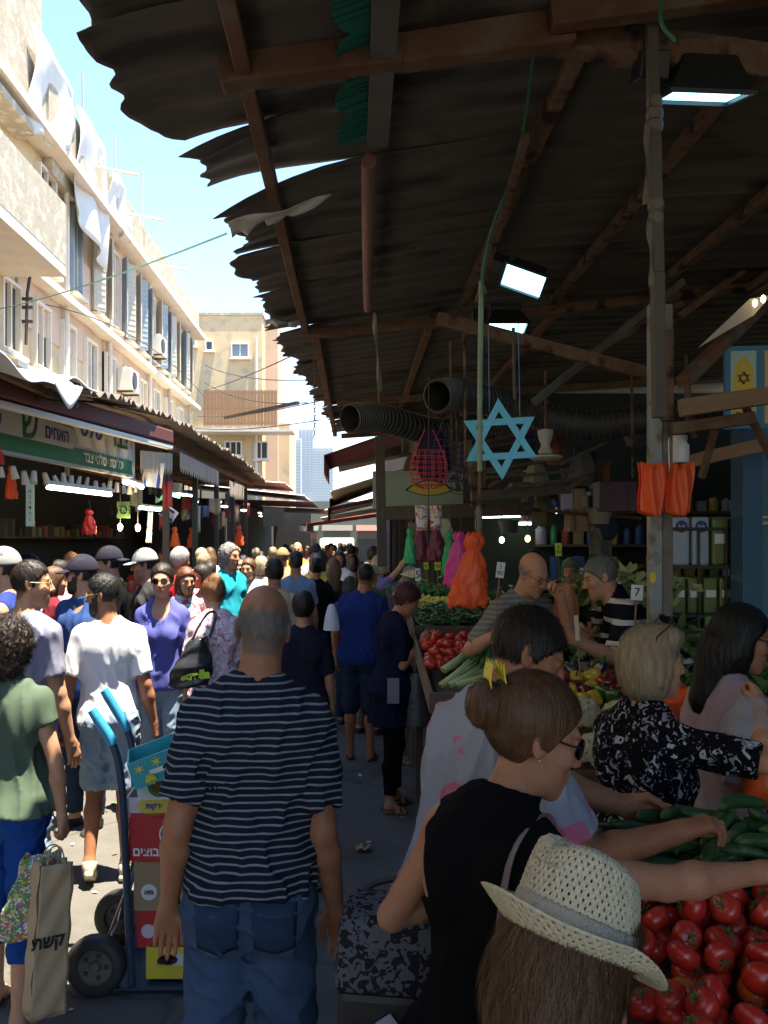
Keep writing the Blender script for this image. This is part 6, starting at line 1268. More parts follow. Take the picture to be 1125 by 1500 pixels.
# clutter under the hall roof: sacks, baskets and rolls hanging from rods
rh = random.Random(17); HM_ = [mat('dim_'+n, c, .8, tuple(x*.6 for x in c), 8, .6, bump=.6, bscale=30) for n, c in (('brown', (.12, .08, .05)), ('grey', (.13, .13, .12)), ('plum', (.10, .03, .06)), ('olive', (.09, .09, .04)), ('navy', (.03, .04, .10)), ('cream', (.30, .27, .20)), ('rust', (.20, .07, .03)))]
for k in range(30):
    px, py, Y = rh.uniform(585, 945), rh.uniform(600, 775), rh.uniform(6.6, 9.6); c = at(px, py, Y); kind = k % 3
    if kind == 0: o = MB().lathe([(.02, .12), (.05, .10), (.09, 0), (.10, -.08), (.06, -.15), (.001, -.16)], 12, lobes=4, amp=.1).build('hanging_sack', rh.choice(HM_), smooth=True); lab, cat = 'dim cloth sack hanging under the hall roof', 'sack'
    elif kind == 1: o = MB().lathe([(.08, -.08), (.11, .04), (.115, .05), (.10, .045), (.07, -.07)], 14).build('hanging_basket', rh.choice(HM_), smooth=True); lab, cat = 'dim basket hanging under the hall roof', 'basket'
    else: o = MB().grid(lambda u, v: Vector(((u-.5)*.22, .03*math.sin(u*9+k), -.32*v+.02*math.sin(u*6))), 8, 4).build('hanging_cloth', rh.choice(HM_), smooth='all', solid=.006); lab, cat = 'dim cloth hanging under the hall roof', 'cloth'
    o.location = c; o.rotation_euler.z = rh.uniform(-1, 1); tag(o, lab, cat, {'sack': 'sacks hanging under the hall roof', 'basket': 'baskets hanging under the hall roof', 'cloth': 'cloths hanging under the hall roof'}[cat])
for k in range(9):
    a = at(rh.uniform(580, 760), rh.uniform(610, 740), rh.uniform(6.5, 8)); b = a+Vector((rh.uniform(.6, 1.6), rh.uniform(-.5, .8), rh.uniform(-.1, .25))); tag(MB().tube([a, b], rh.uniform(.008, .02), 6).build('ceiling_rod', rh.choice((RUSTI, WOODOLD, DKIRON)), smooth=True), 'rusty rod lying across under the hall roof', 'rod', 'rods across the hall roof')
# ------------------------------------------------------------------ produce, one mesh of a few kinds of each, shared by every piece
PR = {}
def prod(kind, n, fn): PR[kind] = [fn(i) for i in range(n)]
rp = random.Random(11)
TOM = [mat('tomato_%d' % i, c, .32, c2, 5, .5, spec=.5, coat=.12) for i, (c, c2) in enumerate((((.42, .018, .012), (.55, .05, .018)), ((.50, .03, .014), (.40, .016, .012)), ((.50, .12, .02), (.42, .03, .012)), ((.46, .16, .03), (.50, .10, .02))))]
STEM = mat('tomato_stem', (.05, .11, .02), .7)
def tomato(i):
    m = MB(); r = .034; pr = [(max(1e-4, r*math.sin(PI*j/9)*(1.08)), -r*.84*math.cos(PI*j/9)-(.008*math.exp(-((9-j)/1.6)**2) if j > 5 else 0)) for j in range(10)]
    m.lathe(pr, 16, lobes=5+i % 2, amp=.018+.012*(i % 3)); 
    for k in range(5):
        a = 2*PI*k/5+i; d = Vector((math.cos(a), math.sin(a), 0)); s = Vector((-d.y, d.x, 0)); z = r*.74
        m.add([Vector((0, 0, z+.002))+s*.003, Vector((0, 0, z+.002))-s*.003, d*.016+Vector((0, 0, z+.006)), d*.023+Vector((0, 0, z+.001+.006*(k % 2)))], [(0, 1, 2), (0, 2, 3), (1, 3, 2)], 1)
    m.tube([(0, 0, .02), (.002, .001, .036)], .0025, 5, 1); return m.mesh('tomato', [TOM[0 if i < 4 else (1 if i < 7 else 2)], STEM], 'all')
prod('tomato', 8, tomato)
CUC = mat('cucumber_skin', (.018, .055, .016), .42, (.03, .085, .022), 12, .7, bump=.8, bscale=120, spec=.45, col3=(.055, .12, .03), scale3=16)
CUCL = mat('cucumber_tip', (.12, .17, .06), .5)
def cuc(i):
    m = MB(); L = .15+.03*(i % 3); b = .012*(i-2); pts = [Vector((L*(t-.5), b*math.sin(PI*t), 0)) for t in [j/9 for j in range(10)]]; rr = [.004, .0155, .0185, .0195, .020, .0198, .019, .0175, .0135, .004]
    m.tube(pts, [r*(1+.05*math.sin(j*2+i)) for j, r in enumerate(rr)], 10); m.tube([pts[-1], pts[-1]+Vector((.012, .002, .002))], .003, 5, 1); return m.mesh('cucumber', [CUC, CUCL], 'all')
prod('cucumber', 5, cuc)
CAUL = mat('cauliflower_curd', (.56, .53, .40), .85, (.47, .43, .29), 30, .6, bump=1.5, bscale=150); LEAF = mat('cabbage_leaf', (.10, .20, .06), .55, (.20, .30, .12), 7, .7, bump=.8, bscale=30)
def caul(i):
    g = random.Random(40+i); cs = []
    for k in range(46):
        a = k*2.39996; z = 1-1.15*k/46; r = math.sqrt(max(0, 1-z*z)); cs.append((Vector((r*math.cos(a)*.064, r*math.sin(a)*.064, z*.048)), .0155+.005*g.random()))
    sub = [(c+Vector((g.uniform(-1, 1), g.uniform(-1, 1), g.uniform(-.6, 1)))*r*.75, r*.5) for c, r in cs for _ in range(4)]
    def f(p):
        d = ell(p, (0, 0, 0), (.062, .062, .046))
        for c, r in cs: d = np.minimum(d, vnorm(p-np.array(c, F))-r)
        for c, r in sub: d = smin(d, vnorm(p-np.array(c, F))-r, .002)
        return d
    v, q = polygonize(f, (-.1, -.1, -.06), (.1, .1, .09), .0052, K=3); me = mesh_from('cauliflower', [(v, q)], CAUL); return me
prod('cauliflower', 2, caul)
def leafm(i):
    return MB().grid(lambda u, v: Vector(((u-.5)*.11*math.sin(PI*min(1, v*.9+.1))*1.2, .02+.095*v*math.cos(v*.9), -.05+.10*v+.012*math.sin(u*14+i)*v-.05*(abs(u-.5)*2)**2*-.6)), 10, 7).mesh('leaf', LEAF, 'all')
prod('leaf', 3, leafm)
PEPM = [mat('pepper_'+n, c, .2, tuple(x*.7 for x in c), 5, .5, spec=.6, coat=.4) for n, c in (('red', (.30, .012, .012)), ('dark_red', (.16, .008, .012)), ('yellow', (.62, .42, .03)), ('green', (.05, .13, .02)))]
def pep(i):
    m = MB(); m.lathe([(.001, -.046), (.018, -.047), (.027, -.036), (.034, -.012), (.039, .014), (.038, .030), (.028, .038), (.012, .031), (.001, .030)], 18, lobes=4-(i % 2), amp=.09); m.tube([(0, 0, .028), (.002, 0, .045), (.008, .002, .056)], [.007, .0045, .005], 7, 1); return m.mesh('bell_pepper', [PEPM[i], STEM], 'all')
prod('pepper', 4, pep)
EGG = mat('eggplant_skin', (.035, .012, .045), .16, (.055, .02, .06), 4, .5, spec=.7, coat=.5)
def egg(i):
    m = MB(); m.lathe([(.001, -.085), (.026, -.08), (.041, -.055), (.044, -.025), (.036, .02), (.026, .055), (.018, .075), (.001, .08)], 14); m.lathe([(.024, .062), (.021, .076), (.008, .086), (.006, .105), (.001, .106)], 8, mi=1, lobes=4, amp=.3); return m.mesh('eggplant', [EGG, STEM], 'all')
prod('eggplant', 1, egg)
CEL = mat('celery_stalk', (.40, .46, .22), .5, (.28, .38, .13), 8, .6, bump=.6, stretch=(6, 6, .5)); LGR = mat('leafy_green', (.035, .10, .022), .6, (.07, .16, .03), 9, .7)
def cel(i):
    m = MB(); g = random.Random(i)
    for k in range(8):
        a = k*.8; p0 = Vector((.012*math.cos(a), .012*math.sin(a), 0)); m.tube([p0+Vector((0, 0, -.02)), p0*1.3+Vector((0, 0, .12)), p0*2.6+Vector((0, 0, .26))], [.014, .011, .006], 6, flat=(1, .6))
        for q in range(6):
            c = p0*(2.4+g.random()*2)+Vector((g.uniform(-.03, .03), g.uniform(-.03, .03), .25+g.random()*.12)); d = Vector((g.uniform(-1, 1), g.uniform(-1, 1), g.uniform(.2, 1))).normalized()*.035; e = d.orthogonal().normalized()*.018; m.add([c-d, c+e, c+d, c-e+Vector((0, 0, .006))], [(0, 1, 2, 3)], 1)
    return m.mesh('celery', [CEL, LGR], 'all')
prod('celery', 2, cel)
def lemon(i): return MB().lathe([(.001, -.04), (.008, -.037), (.022, -.022), (.028, 0), (.022, .022), (.008, .037), (.001, .041)], 12).mesh('lemon', mat('lemon_peel', (.62, .50, .06), .4, (.5, .48, .10), 5, .6, bump=.5, bscale=200), 'all')
prod('lemon', 1, lemon)
def chil(i): return MB().tube([(-.05, 0, 0), (-.02, .004*i, .003), (.02, .006*i, .004), (.055, -.008, 0)], [.006, .0085, .0075, .002], 7).mesh('green_chilli', mat('chilli_green', (.02, .075, .012), .3, (.035, .11, .02), 8, .6, spec=.6), 'all')
prod('chilli', 3, chil)
PR['tomato'] += PR['tomato'][:7]*2 + [MB().lathe([(.001, -.028), (.02, -.025), (.034, -.006), (.034, .008), (.02, .025), (.001, .024)], 14, lobes=6, amp=.03).mesh('tomato', TOM[3], 'all')]
def heap(kind, label, cat, group, pts, r, up=.6, sc=(.9, 1.12), flat=False, name=None, keep=999):
    """pieces resting on a sloping heap: pts gives (x, y, z) centres"""
    pts = sorted(pts, key=lambda p: p[1]); rest = MB(); mats = None
    for i, p in enumerate(pts):
        me = rp.choice(PR[kind])
        if i >= keep:
            M = Euler((rp.gauss(0, up), rp.gauss(0, up), rp.uniform(0, 6.28))).to_matrix(); mats = list(me.materials) if mats is None else mats; rest.add([Vector(p)+M @ v.co for v in me.vertices], [tuple(q.vertices) for q in me.polygons]); continue
        o = obj(name or me.name.split('.')[0], me, None, p, (rp.gauss(0, up), rp.gauss(0, up), rp.uniform(0, 2*PI)) if not flat else (rp.uniform(0, 6.28), rp.gauss(0, .16), rp.gauss(flat, .35)), rp.uniform(*sc)); tag(o, label, cat, group)
    if rest.v: tag(rest.build(name or cat.replace(' ', '_')+'_heap', mats, smooth='all'), label.replace('red tomato in', 'red tomatoes making up'), cat, kind='stuff')
def slope(x0, x1, y0, y1, z0, z1, d, jz=.3, layers=1, rim=0.):
    """hexagonal packing on a plane rising from z0 at y0 to z1 at y1, hollow jitter"""
    out = []; nx = int((x1-x0)/d); ny = int((y1-y0)/(d*.87))
    for l in range(layers):
        for j in range(ny-l*2):
            for i in range(nx-l*2):
                x = x0+d*(i+.5*(j % 2)+l+.25)+rp.uniform(-.13, .13)*d; y = y0+d*.87*(j+l+.5)+rp.uniform(-.13, .13)*d; t = (y-y0)/(y1-y0); out.append((x, y, z0+(z1-z0)*t+l*d*.72+rp.uniform(-jz, jz)*d*.5-rim*((2*(x-x0)/(x1-x0)-1)**4)))
    return out
CARD = mat('brown_cardboard', (.33, .22, .125), .85, (.28, .18, .10), 3, .6, bump=.4, bscale=60); STW = mat('stall_timber', (.17, .12, .08), .85, (.10, .07, .05), 8, .7, bump=1, bscale=40, stretch=(.3, 1, 1)); SHEETB = mat('black_liner', (.018, .018, .02), .5)
def stall(name, label, x0, x1, y0, y1, z0, z1, rim=.07, cat='stall', legs=True):
    """display table with tilted top boards, rim boards and legs; z0 at the y0 edge, z1 at the y1 edge"""
    t = thing(name, label, cat, ((x0+x1)/2, (y0+y1)/2, 0)); cx, cy = (x0+x1)/2, (y0+y1)/2; n = max(3, int((x1-x0)/.14)); w = (x1-x0)/n
    for k in range(n): MB().bar((x0-cx+w*(k+.5), y0-cy, z0-.05), (x0-cx+w*(k+.5), y1-cy, z1-.05), w*.96, .022).build('plank', STW, t)
    for a, b in (((x0, y0, z0), (x1, y0, z0)), ((x0, y1, z1), (x1, y1, z1))): MB().bar(Vector(a)-Vector((cx, cy, -rim/2+.035)), Vector(b)-Vector((cx, cy, -rim/2+.035)), .02, rim+.05).build('rim_board', STW, t, bevel=.003)
    for x in (x0, x1): MB().bar((x-cx, y0-cy+.012, z0+rim/2-.035), (x-cx, y1-cy-.012, z1+rim/2-.035), .02, rim+.05).build('rim_board', STW, t, bevel=.003)
    if legs:
        for x in (x0+.05, x1-.05):
            for y, z in ((y0+.05, z0), (y1-.05, z1)): MB().box((x-cx, y-cy, (z-.08)/2), (.05, .05, z-.08)).build('leg', STW, t)
    return t
# --- near stall: tomatoes in front, cucumbers behind
stall('vegetable_stall', 'timber stall heaped with tomatoes at the lower right corner', .50, 1.38, 1.10, 1.97, .90, 1.03, .03)
rp.seed(3)
def near_t():
    out = []
    for l in range(2):
        for p in slope(.53, 1.34, 1.13, 1.99, .95, 1.11, .070, .35): out.append((p[0], p[1], p[2]-.045*(1-l)))
    return [p for i, p in enumerate(out) if i >= len(out)//2] + [p for i, p in enumerate(out[:len(out)//2]) if rp.random() < .0]
heap('tomato', 'ripe red tomato in the heap at the lower right', 'tomato', 'tomatoes heaped on the near stall', near_t(), .034, .7, (.80, 1.02))
heap('tomato', 'ripe red tomato in the heap at the lower right', 'tomato', 'tomatoes heaped on the near stall', [(p[0], p[1], p[2]+.018) for p in slope(.57, 1.32, 1.16, 1.98, .985, 1.135, .080, .5)], .034, .7, (.78, 1.03))
stall('cucumber_stall', 'timber stall heaped with cucumbers behind the tomatoes', .66, 1.54, 1.985, 2.36, 1.03, 1.12, .03)
cp = []
for l in range(3): cp += [(p[0]+rp.uniform(-.03, .03), p[1], p[2]) for p in slope(.70, 1.50, 2.0, 2.36, 1.06+.03*l, 1.17+.034*l, .085 if l else .095, .3)]
heap('cucumber', 'dark green cucumber in the pile behind the tomatoes', 'cucumber', 'cucumbers piled on the near stall', cp, .02, 0, (.78, .98), flat=.5)
for k in range(5): o = obj('cucumber', PR['cucumber'][k], None, (1.18+.11*k, 2.3-.03*k, 1.19), (.3, -.5+.1*k, 1.0+.5*k), 1.05); tag(o, 'dark green cucumber in the pile behind the tomatoes', 'cucumber', 'cucumbers piled on the near stall')
# --- middle stall: cauliflower, peppers, eggplants; scale and vendors behind
stall('cauliflower_stall', 'timber stall with cauliflowers, peppers and eggplants in front of the vendors', .84, 2.3, 3.72, 4.62, .88, 1.08, .05)
def caulp(x, y, z, r, k):
    t = thing('cauliflower', 'white cauliflower head with green leaves on the middle stall', 'cauliflower', (x, y, z), r, 'cauliflowers on the middle stall'); t.rotation_euler = (R(28), 0, r); t.scale = (1.12,)*3; obj('curd', PR['cauliflower'][k % 2], t)
    for q in range(5): obj('leaf', PR['leaf'][q % 3], t, (0, 0, -.028), (R(rp.uniform(-5, 15)), 0, 2*PI*q/5+rp.random()), .78)
for k, (x, y) in enumerate(((.92, 3.83), (1.06, 3.82), (1.21, 3.84), (.92, 3.99), (1.07, 4.0), (1.23, 3.98), (1.45, 3.86), (1.46, 4.02), (1.62, 3.9))): caulp(x+rp.uniform(-.02, .02), y, .985+.115*(y > 3.93)+rp.uniform(-.01, .015), rp.uniform(-1, 1), k)
heap('pepper', 'glossy bell pepper in the red and yellow heap behind the cauliflowers', 'bell pepper', 'bell peppers on the middle stall', slope(.90, 1.55, 4.08, 4.36, 1.15, 1.22, .078, .4), .04, 1.1, (.9, 1.15))
heap('eggplant', 'glossy dark purple eggplant behind the peppers', 'eggplant', 'eggplants on the middle stall', [(x, y, 1.21+.02*rp.random()) for x in (.95, 1.04, 1.14, 1.24, 1.35) for y in (4.40, 4.50)], .04, .5)
# leafy bunch meshes for heaps of greens
def greens(name, label, cat, c, s, n, seed, m=None, kind='stuff', leaf=.04):
    g = random.Random(seed); mb = MB()
    for k in range(n):
        p = Vector((g.gauss(0, s[0]), g.gauss(0, s[1]), abs(g.gauss(0, s[2])))); d = Vector((g.uniform(-1, 1), g.uniform(-1, 1), g.uniform(-.2, 1))).normalized()*leaf*g.uniform(.6, 1.4); e = d.cross(Vector((g.uniform(-1, 1), g.uniform(-1, 1), 1))).normalized()*leaf*.5*g.uniform(.5, 1.2); mb.add([p-d, p+e-d*.2, p+d, p-e-d*.2], [(0, 1, 2, 3)])
    o = mb.build(name, m or LGR); o.location = c; tag(o, label, cat, kind=kind); return o
greens('salad_greens', 'heap of curly green herbs right of the scale', 'herbs', (1.62, 4.2, 1.14), (.14, .12, .05), 900, 1); greens('salad_greens', 'heap of pale lettuce leaves at the back of the middle stall', 'lettuce', (1.85, 4.9, 1.2), (.22, .16, .09), 900, 2, LEAF, leaf=.07)
greens('green_herbs', 'dark green herbs on the back stall beside the cardboard box', 'herbs', (2.0, 4.55, 1.12), (.14, .12, .07), 700, 3)
sca = thing('weighing_scale', 'pale green market weighing scale between the vendors and the cauliflowers', 'scale', (1.30, 4.52, 1.10), R(-10)); SG = mat('scale_enamel', (.30, .36, .28), .5, (.24, .29, .22), 5, .5)
MB().add([(-.17, -.12, 0), (.17, -.12, 0), (.17, .12, 0), (-.17, .12, 0), (-.15, -.09, .10), (.15, -.09, .10), (.15, .10, .12), (-.15, .10, .12)], [(0, 1, 5, 4), (1, 2, 6, 5), (2, 3, 7, 6), (3, 0, 4, 7), (4, 5, 6, 7), (3, 2, 1, 0)]).build('body', SG, sca, bevel=.008); MB().box((0, 0, .145), (.36, .28, .018)).build('pan', mat('scale_pan', (.45, .46, .44), .3, metal=.8), sca, bevel=.006); MB().box((0, -.108, .055), (.18, .006, .045)).build('display', INK, sca)
# orange net bag and white board left of the lilac woman
on = thing('orange_sack', 'crumpled orange plastic sack lying on the stall right of the blonde woman', 'sack', (1.37, 3.55, 1.20)); MB().grid(lambda u, v: Vector(((u-.5)*.36, (v-.5)*.30, .11*math.sin(PI*u)**.6*math.sin(PI*v)**.6+.018*math.sin(u*13+v*5)+.014*math.sin(v*17-u*6))), 30, 24).build('sack', ORP, on, smooth='all', solid=.002)
# left wing of the middle stall: tomatoes, celery, chillies, far fruit
stall('tomato_stall', 'timber stall with celery and tomatoes left of the vendors', .42, 1.0, 4.72, 6.35, 1.02, 1.22)
heap('celery', 'pale celery bunch lying on the stall left of the vendors', 'celery', 'celery bunches on the middle stall', [], .02)
for k in range(11):
    o = obj('celery', PR['celery'][k % 2], None, (.50+.045*k % .42, 4.86+.06*(k//3), 1.10+.02*(k//3)), (R(-62-8*(k % 3)), R(rp.uniform(-10, 10)), R(-55+rp.uniform(-25, 25))), .95); tag(o, 'pale celery bunch lying on the stall left of the vendors', 'celery', 'celery bunches on the middle stall')
heap('tomato', 'red tomato in the heap beyond the celery', 'tomato', 'tomatoes on the stall beyond the celery', slope(.45, .98, 5.25, 5.95, 1.13, 1.24, .075, .4)+[(a, b, c+.035) for a, b, c in slope(.50, .93, 5.4, 5.9, 1.15, 1.24, .085, .4)], .034, .7, (1.0, 1.25), keep=30)
greens('green_leaves', 'green leaves between the celery and the tomatoes', 'leaves', (.85, 5.15, 1.14), (.10, .08, .04), 300, 5)
stall('chilli_stall', 'dark stall tray full of green chillies', .45, 1.45, 6.6, 7.3, 1.16, 1.26, .10)
ch = MB(); me0 = PR['chilli'][1]; vv = [v.co.copy() for v in me0.vertices]; ff = [tuple(p.vertices) for p in me0.polygons]
for k in range(800):
    M = Euler((rp.uniform(0, 6.28), rp.gauss(0, .35), rp.uniform(0, 6.28))).to_matrix(); c = Vector((rp.uniform(.5, 1.4), rp.uniform(6.65, 7.25), 0)); c.z = 1.2+.14*(c.y-6.6)+.07*rp.random()+.04*math.sin((c.x-.5)*3.4); ch.add([c+M @ v*1.1 for v in vv], ff)
tag(ch.build('green_chillies', MATS['chilli_green'], smooth='all'), 'heap of small green chillies in the dark tray', 'chillies', kind='stuff')
stall('fruit_stall', 'far stall with tomatoes and lemons under the hanging bags', .40, 1.5, 7.6, 8.8, 1.16, 1.34)
heap('tomato', 'small red tomato on the far stall under the hanging bags', 'tomato', 'tomatoes on the far stall', slope(.45, 1.4, 7.65, 7.95, 1.24, 1.28, .08, .3), .034, .7, (1, 1.2), keep=0)
heap('lemon', 'yellow lemon on the far stall', 'lemon', 'lemons on the far stall', slope(.5, 1.3, 8.0, 8.3, 1.30, 1.36, .065, .3), .03, 1.2)
greens('green_peppers', 'bright green produce heaped at the back of the far stall', 'vegetables', (.85, 8.55, 1.36), (.22, .10, .06), 700, 8, mat('bright_green', (.04, .20, .05), .5))
# price tags on sticks
YT = mat('neon_price_card', (.55, .70, .05), .6); WT = mat('white_price_card', (.66, .66, .62), .6)
for k, (px, py, Y, w, h, m_, tx, lab) in enumerate(((733, 835, 4.7, .045, .085, WT, '5|90', 'white price card right of the orange bundle'), (933, 868, 4.2, .058, .075, WT, '7', 'white price card with a seven behind the blonde woman'), (818, 805, 6.6, .05, .10, YT, '6|90', 'neon yellow price card behind the bald vendor'), (641, 826, 6.9, .05, .10, YT, '4|90', 'neon yellow price card under the pink bag'), (624, 826, 7.2, .04, .09, YT, '3|90', 'neon yellow price card under the burgundy bags'), (612, 842, 6.6, .04, .10, WT, '5', 'white price card at the left of the row'), (852, 842, 5.6, .03, .09, WT, '2', 'thin white price card between the vendors'), (845, 920, 4.1, .02, .12, mat('cream_card', (.6, .5, .36), .7), '', 'folded cream card sticking up beside the weighing hand'))):
    o = card(px, py, Y, w, h, m_, 'price_card', lab, 'price tag', 'price cards on the stalls', .004, rp.uniform(-12, 12), rp.uniform(-8, 8), tx or None, INK, .8)
    MB().box((0, .004, -h/2-.09), (.007, .007, .2)).build('stick', WOOD, o)
# --- back shelf with paper rolls on the right
rk = thing('wire_rack', 'black wire rack beside the pale blue door', 'rack', (2.62, 6.5, 0)); PTK = MB()
for x in (-.30, -.10, .10, .28):
    MB().tube([(x, -.2, .3), (x, -.2, 2.0)], .009, 6).build('upright', DKIRON, rk)
for z in (.62, .98, 1.36, 1.72, 2.0): MB().bar((-.3, -.2, z), (.28, -.2, z), .016).build('rail', DKIRON, rk); MB().box((0, .03, z-.012), (.58, .42, .012)).build('shelf', DKIRON, rk)
PKW = mat('pale_pack', (.42, .48, .54), .35, (.34, .40, .5), 12, .5); PKG = mat('olive_pack', (.16, .19, .05), .4, (.12, .15, .04), 6, .5); PKR = mat('red_pack', (.28, .06, .05), .5); PKL = mat('lilac_pack', (.32, .28, .38), .5)
def pack(x, y, z, w, d, h, m_, lab, grp, txt=None):
    t = thing('paper_pack', lab, 'packet', (x, y, z), 0, grp); MB().box((0, 0, h/2), (w, d, h)).build('wrapper', m_, t, bevel=min(w, h)*.16)
    if txt:
        MB().lathe([(.045, 0), (.045, .003), (.0001, .003)], 18, (0, -d/2-.001, h*.8), rotm(90, 0, 0)).build('badge', mat('badge_blue', (.02, .05, .22), .5), t); text(txt, .034, plane_m((0, -d/2-.0058, h*.8), (1, 0, 0), (0, -1, 0)), INKW, t, depth=.0005)
    else: MB().box((0, -d/2-.001, h*.55), (w*.7, .003, h*.2)).build('label_band', INKW if m_ is not PKW else INKB, t)
for z, row in ((1.725, ((PKW, .36, 'Soft'), (PKW, .36, 'Soft'), (PKG, .36, None), (PKW, .36, 'Soft'))), (1.37, ((PKG, .27, None),)*5), (.99, ((PKG, .3, None),)*5), (.63, ((PKR, .25, None), (PKR, .24, None), (PKL, .27, None), (PKL, .25, None), (PKG, .24, None)))):
    n = len(row)
    for k, (m_, h, tx) in enumerate(row): pack(2.62-.29+.58*(k+.5)/n, 6.44, z+.001, .56/n*.92, .22, h, m_, {'pale_pack': 'pale blue pack of tissue rolls on the rack top', 'olive_pack': 'olive green pack of rolls on the middle shelves', 'red_pack': 'red brown carton on the low shelf of the rack', 'lilac_pack': 'lilac printed carton on the low shelf of the rack'}[m_.name], {'pale_pack': 'pale tissue packs on the rack', 'olive_pack': 'olive packs on the rack', 'red_pack': 'red cartons on the rack', 'lilac_pack': 'lilac cartons on the rack'}[m_.name], tx)
bx = thing('cardboard_box', 'open cardboard box of greens at the foot of the wire rack', 'box', (2.2, 4.9, 1.02)); 
for (c, s) in (((0, -.15, .08), (.42, .012, .16)), ((0, .15, .08), (.42, .012, .16)), ((-.205, 0, .08), (.012, .288, .16)), ((.205, 0, .08), (.012, .288, .16)), ((0, 0, .006), (.398, .288, .012))): MB().box(c, s).build('panel', CARD, bx)
text('ROMA', .07, plane_m((-.02, -.158, .08), (1, 0, 0), (0, -1, 0)), INKR, bx, depth=.0006)
stall('back_stall', 'low back stall carrying the cardboard box and red peppers', 1.75, 3.2, 4.5, 5.6, 1.0, 1.08)
greens('lettuce_heap', 'green leaves filling the cardboard box', 'lettuce', (2.2, 4.9, 1.16), (.10, .08, .035), 400, 12, LEAF, leaf=.05)
heap('pepper', 'red pepper heaped near the blue door', 'bell pepper', 'red peppers by the blue door', slope(2.45, 3.1, 5.1, 5.5, 1.14, 1.22, .085, .4), .04, 1.1, (1, 1.2))
for k, (px, py, Y) in enumerate(((915, 865, 5.4), (890, 880, 5.3))): greens('pale_leeks', ('pale leek and cabbage heap behind the striped polo vendor', 'pale green cabbage leaves on the counter behind the vendors')[k], 'vegetables', at(px, py, Y), (.16, .10, .05), 500, 20+k, mat('pale_leek', (.36, .38, .18), .6, (.25, .32, .12), 6, .7), leaf=.06)
# back counter and shelf clutter of the hall
for k in range(4):
    z = 1.0+.42*k; t = thing('back_shelf', ('lowest', 'second', 'third', 'topmost')[k]+' plank shelf along the back wall of the hall', 'shelf', (3.9, 10.9, z), 0, 'plank shelves on the back wall'); MB().box((-.3, 0, 0), (2.6, .3, .03)).build('plank', WOODOLD, t)
    for q in range(16):
        w = rp.uniform(.08, .15); h = rp.uniform(.12, .30); mm = rp.choice((PKW, PKG, PKR, PKL, CARD, mat('tin_gold', (.4, .28, .06), .4), mat('tin_green', (.04, .22, .10), .4), mat('tin_blue', (.05, .10, .30), .4)))
        o = MB().lathe([(w*.45, 0), (w*.5, .01), (w*.5, h*.8), (w*.28, h*.9), (w*.26, h), (.001, h)], 12).build('jar', mm, smooth=True) if rp.random() < .5 else MB().box((0, 0, h/2), (w, w, h)).build('carton', mm, bevel=.006)
        o.location = (2.35+q*.155, 10.86, z+.016); tag(o, 'small packed jar on the back wall shelves' if 'jar' in o.name else 'small carton on the back wall shelves', 'jar' if 'jar' in o.name else 'carton', 'goods on the back wall shelves')
# ------------------------------------------------------------------ left shops
sg = thing('shop_sign', 'long green and white shop sign with Hebrew lettering under the red brown fascia', 'sign', (-3.0, 11.5, EYE+.85)); A0 = Vector((-3.62, 6.3, 0)); A1 = Vector((-3.0, 11.5, 0)); dx = (A1-A0).normalized(); nz = Vector((dx.y, -dx.x, 0)); Ls = (A1-A0).length; hS = .60
rS = Matrix((dx, -nz, Vector((0, 0, 1)))).transposed()
WS = mat('sign_white', (.60, .61, .58), .5, (.52, .53, .50), 2, .5); GS = mat('sign_green', (.008, .19, .075), .5)
MB().box(-dx*Ls/2+Vector((0, 0, hS/2)), (Ls, .05, hS), rS).build('board', WS, sg)
MB().box(-dx*Ls/2+Vector((0, 0, .10))+nz*.027, (Ls-.06, .006, .19), rS).build('green_band', GS, sg)
fr_ = MB(); fr_.box(-dx*Ls/2+Vector((0, 0, -.015)), (Ls, .09, .03), rS); fr_.box(-dx*Ls/2+Vector((0, 0, hS+.015)), (Ls, .09, .03), rS); fr_.build('frame', mat('sign_frame', (.40, .41, .38), .5), sg); MB().box(dx*.02+Vector((0, 0, hS/2)), (.04, .09, hS), rS).build('frame', MATS['sign_frame'], sg)
def onsign(s, z, e=.030): return plane_m(-dx*s+Vector((0, 0, z))+nz*e, dx, nz)
text('כל סוגי סלטי צבר', .165, onsign(.95, .105, .0315), INKW, sg, depth=.001, bold=.002)
text('סלטי', .34, onsign(1.35, .46), INKB, sg, depth=.001, bold=.008, shear=.2); text('צבר', .36, onsign(.45, .44), mat('letter_green', (.01, .15, .06), .5), sg, depth=.001, bold=.005)
def pill(s0, s1, z0, z1, m_, e):
    r = (z1-z0)/2; cz = (z0+z1)/2; P_ = [(-s1-r*math.cos(a)*0+0, 0) for a in ()]; out = []
    for i in range(13): a = PI/2+PI*i/12; out.append(-dx*(s1-r)+dx*r*math.cos(a)+Vector((0, 0, cz+r*math.sin(a)))+nz*e)
    for i in range(13): a = -PI/2+PI*i/12; out.append(-dx*(s0+r)+dx*r*math.cos(a)+Vector((0, 0, cz+r*math.sin(a)))+nz*e)
    return MB().prism(out, nz*.003).build('panel', m_, sg)
pill(1.72, 4.4, .15, .42, GS, .031); pill(1.735, 4.39, .165, .405, WS, .0345)
text('האחים', .20, onsign(2.2, .285, .0385), INKB, sg, depth=.001, bold=.003); text('שמש', .20, onsign(3.55, .285, .0385), INKB, sg, depth=.001, bold=.003)
cup = MB(); q = [(2.62, .10), (2.98, .10), (3.10, .50), (2.96, .50), (2.90, .24), (2.84, .50), (2.76, .50), (2.72, .24), (2.62, .50), (2.50, .50)]
cup.prism([-dx*s+Vector((0, 0, z))+nz*.0385 for s, z in q], nz*.003); cup = None; text('ש', .52, onsign(2.80, .33, .0385), MATS['letter_green'], sg, name='shin_emblem', depth=.001, bold=.006)
